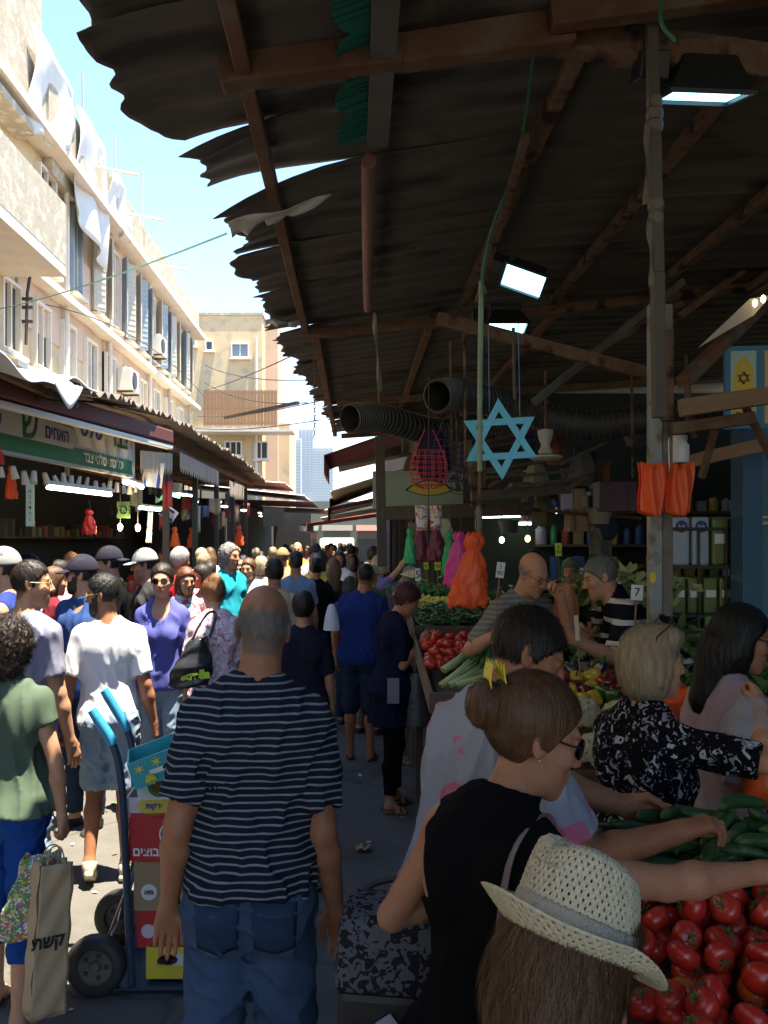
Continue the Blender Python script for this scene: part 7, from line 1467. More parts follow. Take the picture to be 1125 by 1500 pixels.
for s, z in ((2.55, .55), (2.80, .57), (3.03, .55)): MB().lathe(sphere_prof(.035, .015), 12, -dx*s+Vector((0, 0, z))+nz*.04, Matrix((dx, Vector((0, 0, 1)), nz)).transposed()).build('berry', MATS['letter_green'], sg, smooth='all')
fa = thing('sign_fascia', 'red brown folded awning box with a white lower lip above the green sign', 'awning', (-2.5, 11.2, 3.1)); B1 = at(246, 652, 11.0); B0_ = at(-150, 548, 5.9); o_ = Vector((-2.5, 11.2, 3.1)); up = Vector((0, 0, 1))
MB().bar(B0_-o_+up*.10, B1-o_+up*.10, .16, .17).build('awning_box', mat('red_brown_awning', (.13, .035, .025), .7, (.10, .03, .025), 5, .5, bump=.4), fa, bevel=.02); MB().bar(B0_-o_-up*.03+Vector((.02, 0, 0)), B1-o_-up*.03+Vector((.02, 0, 0)), .10, .05).build('white_lip', mat('lip_white', (.60, .59, .54), .6), fa, bevel=.01)
# fringed valances beyond
FRG = mat('beige_fringe', (.42, .36, .27), .8, (.34, .29, .21), 8, .5)
for k, (p0, p1, Y0, Y1) in enumerate((((206, 660), (252, 664), 11.6, 12.6), ((264, 662), (320, 690), 13.2, 16.0), ((336, 704), (357, 712), 16.8, 18.5))):
    a, b = at(*p0, Y0), at(*p1, Y1); mb = MB(); n = 16+4*k
    for i in range(n):
        u0, u1 = i/n, (i+1)/n; q0, q1 = a.lerp(b, u0), a.lerp(b, u1); um = (q0+q1)/2; mb.add([q0, q1, q1-up*.22, um-up*.31, q0-up*.22], [(0, 1, 2, 3, 4)])
    tag(mb.build('fringed_valance', FRG, solid=.006), ('short zigzag beige valance just right of the green sign', 'long beige fringe valance in the middle of the left row', 'small far beige valance of the left row')[k], 'valance')
# shop interiors: counters, shelves with goods, lamps
for k, (y0, y1) in enumerate(((6.0, 9.8), (10.1, 13.4), (13.7, 17.0), (17.3, 21.0))):
    t = thing('shop_counter', ('nearest', 'second', 'third', 'farthest')[k]+' dark shop counter of the left row with glass front', 'counter', (-3.75, (y0+y1)/2, 0)); MB().box((0, 0, .5), (.6, y1-y0, 1.0)).build('body', mat('dark_counter', (.06, .045, .035), .6, (.09, .07, .05), 4, .5), t, bevel=.01); MB().box((0, 0, 1.03), (.7, y1-y0+.06, .05)).build('top', WOODOLD, t); MB().box((.32, 0, .55), (.02, y1-y0-.2, .6)).build('glass_front', mat('counter_glass', (.08, .09, .09), .1, spec=.7), t)
    for q in range(16):
        w = rp.uniform(.08, .2); h = rp.uniform(.1, .3); y = y0+.15+(y1-y0-.3)*q/16
        mm = rp.choice((CARD, PKG, PKR, mat('tin_gold', (.4, .28, .06), .4), mat('jar_olive', (.12, .12, .03), .25), mat('jar_red', (.3, .03, .02), .25), WOOD)); o = MB().lathe([(w*.42, 0), (w*.5, .02), (w*.5, h*.8), (w*.3, h*.9), (w*.32, h), (.001, h)], 12).build('jar', mm, smooth=True); o.location = (-3.75+rp.uniform(-.15, .15), y, 1.056); tag(o, 'jar or tub on the counters of the left shops', 'jar', 'jars on the left shop counters')
    for z in (1.95,):
        s = thing('wall_shelf', f'{("nearest", "second", "third", "farthest")[k]} shop of the left row, {dict([(1.5, "lower"), (1.95, "middle"), (2.4, "upper")])[z]} wall shelf', 'shelf', (-5.73, (y0+y1)/2, z)); MB().box((0, 0, 0), (.35, y1-y0, .03)).build('plank', WOODOLD, s)
        for q in range(int((y1-y0)/.3)):
            h = rp.uniform(.12, .32); mm = rp.choice((CARD, PKG, PKR, MATS['jar_olive'], WOODOLD, DKIRON, DKIRON)); o = MB().box((0, 0, h/2), (.2, rp.uniform(.1, .19), h)).build('carton', mm, bevel=.006); o.location = (-5.70, y0+.12+.3*q, z+.016); tag(o, 'carton on the wall shelves of the left shops', 'carton', 'cartons on the left shop shelves')
t = thing('fluorescent_light', 'long fluorescent lamp under the green sign', 'lamp', at(70, 714, 9.0)); d = at(162, 725, 10.4)-at(70, 714, 9.0); MB().tube([(0, 0, 0), d], .022, 8).build('tube', TUBEL, t, smooth=True); MB().bar((0, 0, .05), d+Vector((0, 0, .05)), .10, .04).build('housing', MATS['lamp_housing'], t)
for k, (a, b, Y) in enumerate(((((182, 706), (208, 714)), None, 11.5), (((204, 744), (240, 748)), None, 13.5), (((252, 725), (262, 728)), None, 14.0))):
    p, q2 = at(*a[0], Y), at(*a[1], Y+.8); t = thing('fluorescent_light', ('short bright lamp right of the green sign end', 'fluorescent lamp above the small hanging flag', 'green tinted lamp farther down the left row')[k], 'lamp', p); MB().tube([(0, 0, 0), q2-p], .03 if k == 0 else .02, 8).build('tube', TUBEL if k != 2 else mat('green_lamp', (.2, .9, .4), .4, emit=(.15, 1, .4), estr=4.), t, smooth=True); MB().bar((0, 0, .05), q2-p+Vector((0, 0, .05)), .08, .03).build('housing', MATS['lamp_housing'], t)
for k, (px, py) in enumerate(((176, 772), (202, 773))):
    t = thing('warm_bulb', ('left', 'right')[k]+' one of two warm bulbs hanging in the left shop', 'bulb', at(px, py, 11)); MB().lathe(sphere_prof(.032, .05), 12).build('glass', WARML, t, smooth='all'); MB().tube([(0, 0, .04), (0, 0, .6)], .006, 5).build('flex', DKIRON, t)
lampL = bpy.data.lights.new('shop_bulb_light', 'POINT'); lampL.energy = 14; lampL.color = (1, .75, .45); lampL.shadow_soft_size = .06
lo_ = bpy.data.objects.new('shop_bulb_light', lampL); COL.objects.link(lo_); lo_.location = at(190, 776, 10.9)
bag_bundle(120, 748, 141, 783, 10.4, mat('red_plastic', (.62, .02, .015), .4, (.5, .015, .012), 6, .5, bump=1), 'red bundle of carrier bags hanging in the left shop', .2)
bag_bundle(8, 684, 25, 730, 8.6, ORP, 'orange bundle of bags hanging at the left edge under the sign', .15); bag_bundle(-12, 655, 6, 680, 8.0, mat('red_plastic', (.62, .02, .015)), 'red bags at the very left edge under the sign', .15)
for k, (px, py, Y) in enumerate(((350, 783, 20), (256, 785, 15), (281, 786, 16), (826, 690, 9))):
    if k < 3: bag_bundle(px-7, py-12, px+7, py+16, Y, ORP, ('orange bags hanging far down the left row', 'dull orange bags near the green sign end', 'second dull orange bags in the left row')[k], .2)
for k, (px, py, Y, w, h, m_, tx, lab, tm) in enumerate(((181, 747, 10.9, .17, .21, mat('leaf_green_card', (.16, .30, .08), .6), 'חסה', 'green square card with pale sketch hanging in the left shop', mat('pale_ink', (.5, .6, .3), .6)), (44, 740, 9.4, .09, .46, mat('pale_menu', (.46, .58, .55), .6), 'א|ב|ג|ד|ה|ו', 'narrow pale menu card hanging in the left shop', INK))):
    card(px, py, Y, w, h, m_, 'hanging_card', lab, 'sign', None, .006, 0, 0, tx, tm, .8)
# row of paper cups / tags under the sign
cupm = MB().lathe([(.018, 0), (.030, .09), (.031, .095), (.0001, .094)], 12).mesh('cup', mat('cup_white', (.62, .58, .48), .5, (.5, .44, .34), 4, .4), True)
for k in range(17): s = 3.6*k/17; p = Vector((-3.02, 11.4, EYE+.72))-dx*s+nz*.12; o = obj('hanging_cup', cupm, None, (p.x, p.y, p.z-rp.uniform(0, .06)), (PI+rp.gauss(0, .25), rp.gauss(0, .25), 0), rp.uniform(.9, 1.4)); tag(o, 'paper cup hanging in the row below the green sign', 'cup', 'cups hanging below the sign')
# flags
IF = mat('flag_white', (.66, .66, .66), .7); IBL = mat('flag_blue', (.03, .06, .30), .7)
for k, (px, py, Y, w, h, lab, ry) in enumerate(((224, 695, 12.2, .30, .36, 'white and blue striped flag hanging right of the green sign', 8), (219, 772, 11.5, .075, .42, 'narrow white flag with a blue star hanging in the left shop', 4), (247, 752, 13.5, .26, .2, 'tilted small flag behind the narrow white flag', 35))):
    t = thing('small_flag', lab, 'flag', at(px, py, Y)); t.rotation_euler = (0, R(ry), 0); MB().grid(lambda u, v: Vector(((u-.5)*w, .02*math.sin(u*9+v*3), (v-.5)*h)), 12, 6).build('cloth', IF, t, smooth='all', solid=.003)
    for s in ((-.3, .3) if k != 1 else ()): MB().grid(lambda u, v: Vector(((s+.16*(v-.5))*w if k == 0 else (u-.5)*w, -.006+.02*math.sin((s+.5)*9 if k == 0 else u*9), (u-.5)*h if k == 0 else (s+.2*(v-.5))*h)), 8, 2).build('stripe', IBL, t, smooth='all', solid=.002)
    for q in (0, 1):
        if k == 1: MB().tube([Vector((.028*math.cos(PI/2+q*PI+2*PI*i/3), -.02-.002*q, .028*math.sin(PI/2+q*PI+2*PI*i/3))) for i in range(4)], .003, 4).build('star_outline', IBL, t)
# ------------------------------------------------------------------ awnings that close the far end of the street
def awn(label, x0, x1, y0, y1, z0, z1, m_, group=None, wave=0., name='far_awning', fringe=None):
    t = thing(name, label, 'awning', ((x0+x1)/2, (y0+y1)/2, z0), 0, group); cx, cy = (x0+x1)/2, (y0+y1)/2
    MB().grid(lambda u, v: Vector((x0+(x1-x0)*u-cx, y0+(y1-y0)*v-cy, (z1-z0)*u+.03*math.sin(v*(y1-y0)*9)*wave)), 8, max(6, int((y1-y0)*8))).build('sheet', m_, t, smooth='all', solid=.012)
    if fringe:
        n = 14; xx = x0 if z0 < z1 else x1; zz = min(0, z1-z0)
        mb = MB()
        for i in range(n): a, b = y0+(y1-y0)*i/n-cy, y0+(y1-y0)*(i+1)/n-cy; mb.add([(xx-cx, a, zz), (xx-cx, b, zz), (xx-cx, b, zz-.16), (xx-cx, (a+b)/2, zz-.24), (xx-cx, a, zz-.16)], [(0, 1, 2, 3, 4)])
        mb.build('fringe', fringe, t, solid=.006)
    for y in (y0+.1, y1-.1): MB().bar((x1-cx-.05 if x1 > 0 else x0-cx+.05, y-cy, z1-z0 if x1 > 0 else 0), (x1-cx-.05 if x1 > 0 else x0-cx+.05, y-cy, -z0), .06).build('post', DKIRON, t)
    return t
REDA = mat('red_awning', (.20, .03, .025), .8, (.13, .02, .02), 3, .5); REDB = mat('bright_red_awning', (.42, .045, .04), .8); CRA = mat('cream_awning', (.62, .55, .42), .8, (.5, .44, .34), 3, .5)
awn('dark red cloth awning with fringe under the end of the rusty canopy', -.38, 1.2, 10.5, 12.6, 2.95, 3.5, REDA, fringe=REDA); awn('dark corrugated iron awning right after the rusty canopy', -.30, 1.3, 13.0, 16.6, 3.22, 3.6, SHEETU, wave=1); awn('cream ribbed awning below the dark red one', -.42, 1.0, 14.5, 17.5, 2.72, 3.15, CRA, wave=1); awn('lower cream striped awning over the far right stalls', -.62, .9, 17.6, 20.4, 2.5, 2.85, CRA, wave=1); awn('patched red cloth awning between the cream ones', -.50, .9, 15.8, 17.4, 2.50, 2.8, REDA, fringe=REDA); awn('rust red awning edge above the far market stalls', -.5, 1.0, 16.8, 19.8, 2.7, 3.25, REDA, wave=1, fringe=REDA)
awn('bright red and white awning far down on the right side', -1.3, 1.2, 23, 27, 2.35, 2.7, REDB, fringe=IF); awn('second bright red awning at the far end of the street', -2.0, 1.0, 31, 35, 2.45, 2.9, REDB, fringe=IF); awn('white awning in front of the far red ones', -.8, 1.4, 20, 22.5, 2.42, 2.8, CRA, wave=.6)
awn('sunlit white corrugated awning at the far end of the left row', -6.0, -1.9, 23.4, 27.0, 3.75, 3.45, SHEETW, wave=1); awn('second sunlit white awning farther down the left row', -5.5, -1.6, 27.2, 30.5, 3.7, 3.3, SHEETW, wave=1)
awn('black sagging cloth awning across the left far stalls', -5.8, -1.25, 25.0, 29.5, 3.15, 3.0, mat('black_awning', (.02, .019, .018), .8)); awn('dark cloth awning at the very end of the left row', -5.8, -.95, 30, 36, 3.2, 2.95, MATS['black_awning'])
card(401, 757, 22.5, .55, .5, INK, 'shop_board', 'black board with a pale ring hanging in the left row', 'sign')
for k in range(11):
    y = 13.5+1.25*k; t = thing('stall_lamp', 'small lamp tube under the dark left awnings', 'lamp', (-2.75-.12*(k % 3), y, 2.62+.05*(k % 2)), 0, 'lamps under the left awnings'); MB().tube([(0, -.2, 0), (.03, .2, 0)], .014, 6).build('tube', TUBEL if k % 3 else WARML, t); MB().bar((0, -.22, .03), (.03, .22, .03), .05, .02).build('housing', MATS['lamp_housing'], t)
HANG = [mat('hung_'+n, c, .7) for n, c in (('grey', (.2, .2, .2)), ('blue', (.06, .10, .3)), ('red', (.35, .04, .04)), ('beige', (.4, .33, .24)), ('black', (.02, .02, .02)), ('white', (.6, .6, .58)))]
for k in range(26):
    y = 12.5+rp.random()*12; x = -2.6-rp.random()*1.2; h = rp.uniform(.2, .5); w = rp.uniform(.12, .3); z = rp.uniform(2.5, 3.0)
    o = MB().grid(lambda u, v: Vector(((u-.5)*w, .03*math.sin(u*8+k), -h*v*(1+.12*math.sin(u*6+k)))), 8, 4).build('hanging_cloth', rp.choice(HANG), smooth='all', solid=.006); o.location = (x, y, z); o.rotation_euler = (0, 0, rp.uniform(-.8, .8)); tag(o, 'cloth or bag hanging in the shade of the left awnings', 'cloth', 'goods hanging under the left awnings')
# far end blocks and tree
eb = thing('end_building', 'pale low building behind the far red awnings', 'building', (5.2, 60, 0)); MB().box((1.0, 3, 3), (7, 5, 6)).build('wall', PLAST, eb); MB().box((1.0, 3, 6.05), (7.2, 5.2, .12)).build('roof', CONC, eb)
for x in (-1.4, .2, 1.8): window(eb, (x, .47, 4.4), (1, 0, 0), (0, -1, 0), .9, 1.2, WHITEP, DARKG, 1)
def tree(label, loc, h, r, seed):
    t = thing('street_tree', label, 'tree', loc); g = random.Random(seed); tr = MB(); tr.tube([(0, 0, 0), (.05, .03, h*.4), (.0, .06, h*.6)], [.16, .12, .07], 8)
    for k in range(6): a = k*1.05; tr.tube([(0, .04, h*.5), (math.cos(a)*r*.5, math.sin(a)*r*.5, h*.75)], [.06, .02], 6)
    tr.build('trunk', WOODOLD, t, smooth=True); mb = MB()
    for k in range(2600):
        c = Vector((g.gauss(0, r*.42), g.gauss(0, r*.42), h*.72+g.gauss(0, r*.33))); d = Vector((g.uniform(-1, 1), g.uniform(-1, 1), g.uniform(-1, 1))).normalized()*.16; e = d.orthogonal().normalized()*.09; mb.add([c-d, c+e, c+d, c-e], [(0, 1, 2, 3)])
    tag(mb.build('crown', mat('tree_leaf', (.05, .10, .03), .6, (.09, .15, .05), .8, .7), t), kind='stuff')

vc = thing('parked_van', 'pale parked van at the sunny end of the street', 'van', (-.9, 42, 0)); VW = mat('van_paint', (.55, .57, .58), .3)
MB().prism([(-.85, y, z) for y, z in ((0, .35), (0, 1.1), (.25, 1.25), (.75, 1.95), (4.2, 2.0), (4.3, .35))], (1.7, 0, 0)).build('body', VW, vc, bevel=.06); MB().add([(-.72, .28, 1.3), (.72, .28, 1.3), (.68, .71, 1.88), (-.68, .71, 1.88)], [(0, 1, 2, 3)]).build('windscreen', DARKG, vc, solid=.03)
for x in (-.8, .8):
    for y in (.8, 3.5): MB().lathe([(.32, -.1), (.34, 0), (.32, .1)], 16, (x, y, .34), rotm(0, 90, 0)).build('wheel', RUB, vc, smooth=True)
for x in (-.6, .6): MB().lathe([(.10, 0), (.09, .03), (.001, .04)], 12, (x, -.02, .85), rotm(90, 0, 0)).build('headlight', mat('headlight_glass', (.8, .8, .8), .1), vc, smooth=True)
# ------------------------------------------------------------------ hand truck with its boxes
ht = thing('hand_truck', 'dark blue two wheeled hand truck with light blue grips loaded with cartons', 'hand truck', (-1.0, 3.85, 0)); HB = mat('truck_blue', (.018, .035, .07), .4, (.03, .05, .09), 9, .5); GR = mat('grip_blue', (.03, .27, .48), .5)
H0 = Vector((-1.0, 3.85, 0))
rails = [[at(193, 1442, 3.64), at(186, 1300, 3.63), at(178, 1150, 3.62), at(165, 1090, 3.61), at(141, 1050, 3.60)], [at(204, 1386, 4.0), at(200, 1240, 4.0), at(196, 1120, 4.0), at(186, 1070, 4.0), at(158, 1020, 3.98)]]
for rl in rails:
    c = bez([p-H0 for p in rl], 6); MB().tube(c, .0165, 10).build('rail', HB, ht, smooth=True); g = MB(); n = len(c); g.tube(c[-7:], .022, 12); d = (c[-1]-c[-2]).normalized(); g.tube([c[-1], c[-1]+d*.035], [.022, .020], 12); g.build('grip', GR, ht, smooth=True)
for t_ in (.12, .45, .75): MB().tube([rails[0][0].lerp(rails[0][2], t_)-H0, rails[1][0].lerp(rails[1][2], t_)-H0], .011, 8).build('cross_bar', HB, ht, smooth=True)
MB().box((.16, -.02, .03), (.36, .44, .008)).build('toe_plate', HB, ht)
wx = Vector((-1.095, 0, .128))
for k, y in enumerate((3.62, 4.09)):
    w = MB(); cpt = Vector((-1.09-.02*k, y, .128))-H0; Mw = rotm(90, 0, 0) ; 
    tyre = MB().lathe([(.075, -.032), (.108, -.036), (.124, -.024), (.128, 0), (.124, .024), (.108, .036), (.075, .032)], 28, cpt, Mw, caps=False).build('wheel', RUB, ht, smooth='all')
    MB().lathe([(.0001, -.02), (.02, -.022), (.028, -.012), (.070, -.014), (.077, -.024), (.077, .024), (.070, .014), (.028, .012), (.02, .024), (.0001, .024)], 20, cpt, Mw).build('rim', mat('wheel_hub', (.12, .11, .10), .5), tyre, smooth=True)
    hb = MB(); 
    for q in range(5): a = 2*PI*q/5; hb.box(cpt+Vector((.048*math.cos(a), -.017, .048*math.sin(a))), (.018, .004, .018))
    tag(hb.build('spokes', DKIRON, tyre), kind='stuff'); MB().lathe([(.0001, -.05), (.014, -.046), (.016, -.018), (.016, .02)], 10, cpt, Mw).build('axle_nut', RUSTI, tyre, smooth=True)
STL = mat('bare_steel', (.40, .40, .39), .4, metal=.7); ax0, ax1 = Vector((-1.09, 3.60, .128))-H0, Vector((-1.11, 4.11, .128))-H0
MB().tube([ax0, ax1], .009, 8).build('axle', STL, ht, smooth=True); MB().bar(ax0+Vector((.0, .06, 0)), rails[0][1]-H0, .022, .006).build('stay', STL, ht); MB().bar(ax1-Vector((0, .06, 0)), rails[1][1]-H0, .022, .006).build('stay', STL, ht)
def carton(label, x0, px_y0, px_y1, Y, w, d, m_, rz=0, ry=0, marks=(), z=None, lid=None, name='carton'):
    a, b = at(x0, px_y0, Y), at(x0, px_y1, Y); h = a.z-b.z; t = thing(name, label, 'box', (a.x+w/2, Y+d/2, b.z), R(rz), 'fruit cartons on the hand truck'); t.rotation_euler.y = R(ry); th = .008
    for (c, s) in (((0, -d/2+th/2, h/2), (w, th, h)), ((0, d/2-th/2, h/2), (w, th, h)), ((-w/2+th/2, 0, h/2), (th, d-2*th-.001, h)), ((w/2-th/2, 0, h/2), (th, d-2*th-.001, h)), ((0, 0, th/2), (w-2*th-.001, d-2*th-.001, th))): MB().box(c, s).build('panel', m_, t)
    if lid: MB().box((0, 0, h+.004), (w+.012, d+.012, .006)).build('lid', lid, t)
    for kind, x, zz, sz, mm, tx in marks:
        x = -w/2+w*x; zz = h*zz; y = -d/2-.001
        if kind == 'disc': MB().lathe([(sz, 0), (sz, .002), (.0001, .002)], 22, (x, y, zz), rotm(90, 0, 0)).build('printed_mark', mm, t)
        elif kind == 'oval': MB().prism([(x+sz*math.cos(2*PI*i/20), y, zz+sz*.55*math.sin(2*PI*i/20)) for i in range(20)], (0, -.002, 0)).build('printed_mark', mm, t)
        elif kind == 'rect': MB().box((x, y-.0005, zz), (sz[0], .003, sz[1])).build('printed_mark', mm, t)
        elif kind == 'slot': MB().prism([(x+.035*math.cos(a)+(.02 if math.cos(a) > 0 else -.02), y-.002, zz+.014*math.sin(a)) for a in [2*PI*i/16 for i in range(16)]], (0, -.002, 0)).build('hand_hole', mat('hole_dark', (.01, .01, .01), .9), t)
        else: text(tx, sz, plane_m((x, y-.0035, zz), (1, 0, 0), (0, -1, 0)), mm, t, depth=.0006, bold=.001)
    return t
REDC = mat('red_carton', (.46, .018, .022), .55, (.40, .015, .02), 4, .4); WHC = mat('white_carton', (.58, .57, .55), .6); YEC = mat('yellow_carton', (.60, .47, .03), .55); TQC = mat('turquoise_carton', (.02, .34, .36), .5, (.03, .28, .30), 8, .6); PNC = mat('pink_white_carton', (.56, .48, .50), .6)
carton('yellow and white fruit carton at the bottom of the hand truck stack', 214, 1388, 1434, 3.66, .42, .30, YEC, marks=(('rect', .62, .62, (.30, .05), WHC, ''), ('oval', .22, .62, .042, INKR, ''), ('oval', .22, .62, .036, YEC, ''), ('text', .22, .62, .030, INK, 'שופרא'), ('slot', .62, .55, 0, None, '')))
carton('red carton with white Hebrew letters just above the yellow one', 200, 1334, 1388, 3.68, .42, .30, REDC, marks=(('text', .72, .6, .055, INKW, 'קטנית'), ('disc', .12, .45, .03, PNC, '')))
carton('plain brown cardboard box with a round white sticker in the stack', 196, 1262, 1334, 3.66, .42, .30, CARD, marks=(('disc', .155, .38, .034, WHC, ''), ('text', .155, .38, .026, INKG, 'מיה'), ('rect', .55, .72, (.06, .06), INK, '')))
carton('bright red carton with white lettering in the middle of the stack', 190, 1198, 1262, 3.64, .44, .31, REDC, rz=-2, marks=(('text', .22, .22, .050, INKW, 'קיבוצים'), ('disc', .42, .62, .055, INKW, ''), ('disc', .42, .62, .050, REDC, ''), ('text', .42, .62, .05, INKW, '✿')))
carton('white carton with a pink rim below the watermelon carton', 182, 1168, 1198, 3.66, .40, .30, PNC, rz=3, marks=(('rect', .5, .15, (.36, .02), INKR, ''), ('oval', .30, .6, .07, mat('ring_yellow', (.6, .45, .05), .6), ''), ('text', .3, .6, .03, INKB, 'ירקות')))
carton('white carton with a green ring tilted in the stack', 204, 1128, 1170, 3.64, .34, .28, WHC, rz=-4, ry=-4, marks=(('disc', .28, .5, .050, INKG, ''), ('disc', .28, .5, .036, REDC, ''), ('text', .62, .3, .035, INKR, 'בניה')))
tq = carton('turquoise carton with yellow palm print tilted on top of the stack', 186, 1096, 1136, 3.60, .34, .26, TQC, rz=14, ry=-18, marks=(('slot', .55, .45, 0, None, ''), ('text', .12, .66, .05, mat('print_yellow', (.62, .55, .05), .6), '✶'), ('text', .34, .72, .05, mat('print_yellow', (.62, .55, .05), .6), '✶'), ('text', .22, .25, .06, mat('print_yellow', (.62, .55, .05), .6), '❋'), ('text', .75, .25, .06, mat('print_yellow', (.62, .55, .05), .6), '❋'), ('rect', .36, .42, (.09, .02), INKW, '')))
# ------------------------------------------------------------------ bags
def flatbag(name, label, top, bot, w0, w1, d, m_, par=None):
    t = thing(name, label, 'bag', top); b = Vector(bot)-Vector(top); side = Vector((1, .25, 0)).normalized(); n = Vector((-.25, 1, 0)).normalized(); N = 28; rows = 20; mb = MB()
    for j in range(rows+1):
        v = j/rows; w = w0+(w1-w0)*min(1, v*1.6); w *= 1-(.55 if name == 'paper_bag' else .2)*max(0, v-.55)**1.3; dd = d*(.35+.65*math.sin(PI*min(1, .15+v*.85)))
        for k in range(N):
            a = 2*PI*k/N; ca, sa = math.cos(a), math.sin(a); q = b*v + side*w*.5*math.copysign(abs(ca)**.6, ca) + n*dd*.5*sa + Vector((0, 0, .012*math.sin(a*3+v*4))) + n*.010*math.sin(v*14+a*2)+side*.006*math.sin(v*19+a*3); mb.v.append(tuple(q))
    mb.f = [(j*N+k, j*N+(k+1) % N, (j+1)*N+(k+1) % N, (j+1)*N+k) for j in range(rows) for k in range(N)]+[tuple(rows*N+k for k in range(N))]; mb.mi = [0]*len(mb.f); mb.build('body', m_, t, smooth='all', solid=.002); return t, side, n
KRAFT = mat('kraft_paper', (.46, .32, .185), .8, (.40, .27, .15), 4, .5, bump=.8, bscale=14)
bgp = thing('paper_bag', 'tall brown paper bag with a Hebrew word hanging from the woman in the olive top', 'bag', at(78, 1262, 3.22), R(38)); bgp.rotation_euler = (R(-4), R(5), R(38)); bw, bd, bh = .13, .085, .54
def face(nm, o, ex, ey, n_, sd):
    """one crumpled paper panel with a centre crease on the gussets"""
    cr = (nm == 'gusset')
    return MB().grid(lambda u, v: o+ex*u*(1-.10*(1-v))+ex*.05*(1-v)+ey*v+n_*((-.022*math.sin(PI*u) if cr else 0)+.006*math.sin(v*15+sd)*math.sin(PI*u)+.004*math.sin(u*9+v*23+sd)), 12, 22).build(nm, KRAFT, bgp, smooth=True, solid=.0012)
X_, Y_, Z_ = Vector((1, 0, 0)), Vector((0, 1, 0)), Vector((0, 0, -1))
face('panel', Vector((-bw/2, -bd/2, 0)), X_*bw, Z_*bh, -Y_, 1); face('panel', Vector((-bw/2, bd/2, 0)), X_*bw, Z_*bh, Y_, 2); face('gusset', Vector((-bw/2, -bd/2, 0)), Y_*bd, Z_*bh, -X_, 3); face('gusset', Vector((bw/2, -bd/2, 0)), Y_*bd, Z_*bh, X_, 4)
MB().box((0, 0, -bh), (bw*.97, bd*.97, .002)).build('base', KRAFT, bgp)
text('קשת', .06, plane_m((-.02, -bd/2-.010, -.27), (1, 0, 0), (0, -1, 0)), INK, bgp, depth=.0008, bold=.002)
for s_ in (-1, 1): MB().tube(bez([(-.035, s_*bd*.45, -.02), (-.02, s_*bd*.2, .05), (.02, s_*bd*.2, .05), (.035, s_*bd*.45, -.02)], 6), .003, 5).build('handle', KRAFT, bgp, smooth=True)
flatbag('shopping_bag', 'colourful flower printed bag with a sky blue top beside the paper bag', at(62, 1252, 3.28), at(28, 1372, 3.25), .13, .17, .08, blotch('meadow_print', (.10, .26, .06), [(.55, .42, .04), (.50, .10, .08), (.25, .12, .35), (.6, .62, .6)], 34, .56, 2.))
bb, s1, n1 = flatbag('shoulder_bag', 'black shiny shopping bag with yellow green lettering on the arm of the fair haired woman', at(292, 935, 5.55), at(276, 1005, 5.5), .10, .27, .13, mat('black_vinyl', (.018, .019, .02), .3, (.03, .03, .032), 9, .5, bump=.8, bscale=18))
text('strella', .075, plane_m(Vector((-.01, -.083, -.225)), (1, .05, .08), (0, -1, .0)), mat('lime_ink', (.42, .6, .03), .5), bb, depth=.001, bold=.004)
MB().tube(bez([(-.05, 0, -.02), (.0, .03, .09), (.05, .08, .16), (.09, .10, .14), (.06, .05, .0)], 8), .009, 6).build('handle', MATS['black_vinyl'], bb, smooth=True)
# shopping trolley with silhouettes
tro = thing('shopping_trolley', 'black and white printed shopping trolley bag beside the woman in black', 'shopping trolley', (.125, 2.06, 0), R(-8)); tro.scale = (.95,)*3; TP = blotch('trolley_floral', (.11, .115, .13), [(.02, .02, .02)], 44, .50, 1.5); BKV = mat('black_nylon', (.014, .013, .013), .55, (.024, .022, .02), 8, .5, bump=.6); GRY = mat('silhouette_grey', (.34, .36, .42), .7)
prof = [(.155, .12), (.175, .20), (.175, .60), (.172, .92), (.165, .935)]
def slab(z0, z1, hw0, hw1, hd0, hd1, nm, m_):
    return MB().add([(-hw0, -hd0, z0), (hw0, -hd0, z0), (hw0, hd0, z0), (-hw0, hd0, z0), (-hw1, -hd1, z1), (hw1, -hd1, z1), (hw1, hd1, z1), (-hw1, hd1, z1)], [(0, 1, 5, 4), (1, 2, 6, 5), (2, 3, 7, 6), (3, 0, 4, 7), (4, 5, 6, 7), (3, 2, 1, 0)]).build(nm, m_, tro, bevel=.02)
slab(.14, .93, .155, .165, .11, .12, 'bag', BKV); slab(.925, 1.10, .170, .160, .125, .10, 'flap', TP)
for pts in ([(-.13, .30), (-.05, .30), (-.03, .52), (.0, .72), (-.02, .80), (-.012, .86), (-.04, .895), (-.075, .87), (-.07, .80), (-.11, .74), (-.125, .55)], [(-.06, .16), (.05, .16), (.05, .2), (.02, .22), (.02, .40), (.06, .40), (.06, .44), (-.06, .44), (-.06, .40), (-.02, .40), (-.02, .22), (-.06, .2)]):
    MB().prism([(x+.01, -.1205-.0001*0-(z-.14)*.0128-.0, z) for x, z in pts], (0, -.003, 0)).build('printed_figure', GRY, tro)
def human(x, z, s):
    MB().prism([(x+a*s, -.1215-(z-.14+b*s)*.0128, z+b*s) for a, b in ((-.02, 0), (-.005, 0), (0, .05), (.005, 0), (.02, 0), (.014, .06), (.016, .10), (.03, .07), (.034, .075), (.018, .125), (.006, .13), (.010, .15), (0, .165), (-.010, .15), (-.006, .13), (-.018, .125), (-.034, .075), (-.03, .07), (-.016, .10), (-.014, .06))], (0, -.003, 0)).build('printed_figure', GRY, tro)
for x in (.055, .10, .135): human(x, .58, 1.0)
for ch, x, z, s in (('1', .045, .80, .09), ('0', .085, .80, .09), ('1', .125, .80, .09), ('L', .035, .45, .13), ('T', .085, .45, .13), ('I', .13, .45, .13)): text(ch, s, plane_m((x, -.1345+(.80-z)*.01, z), (1, 0, 0), (0, -1, 0)), GRY, tro, depth=.001, bold=.003)
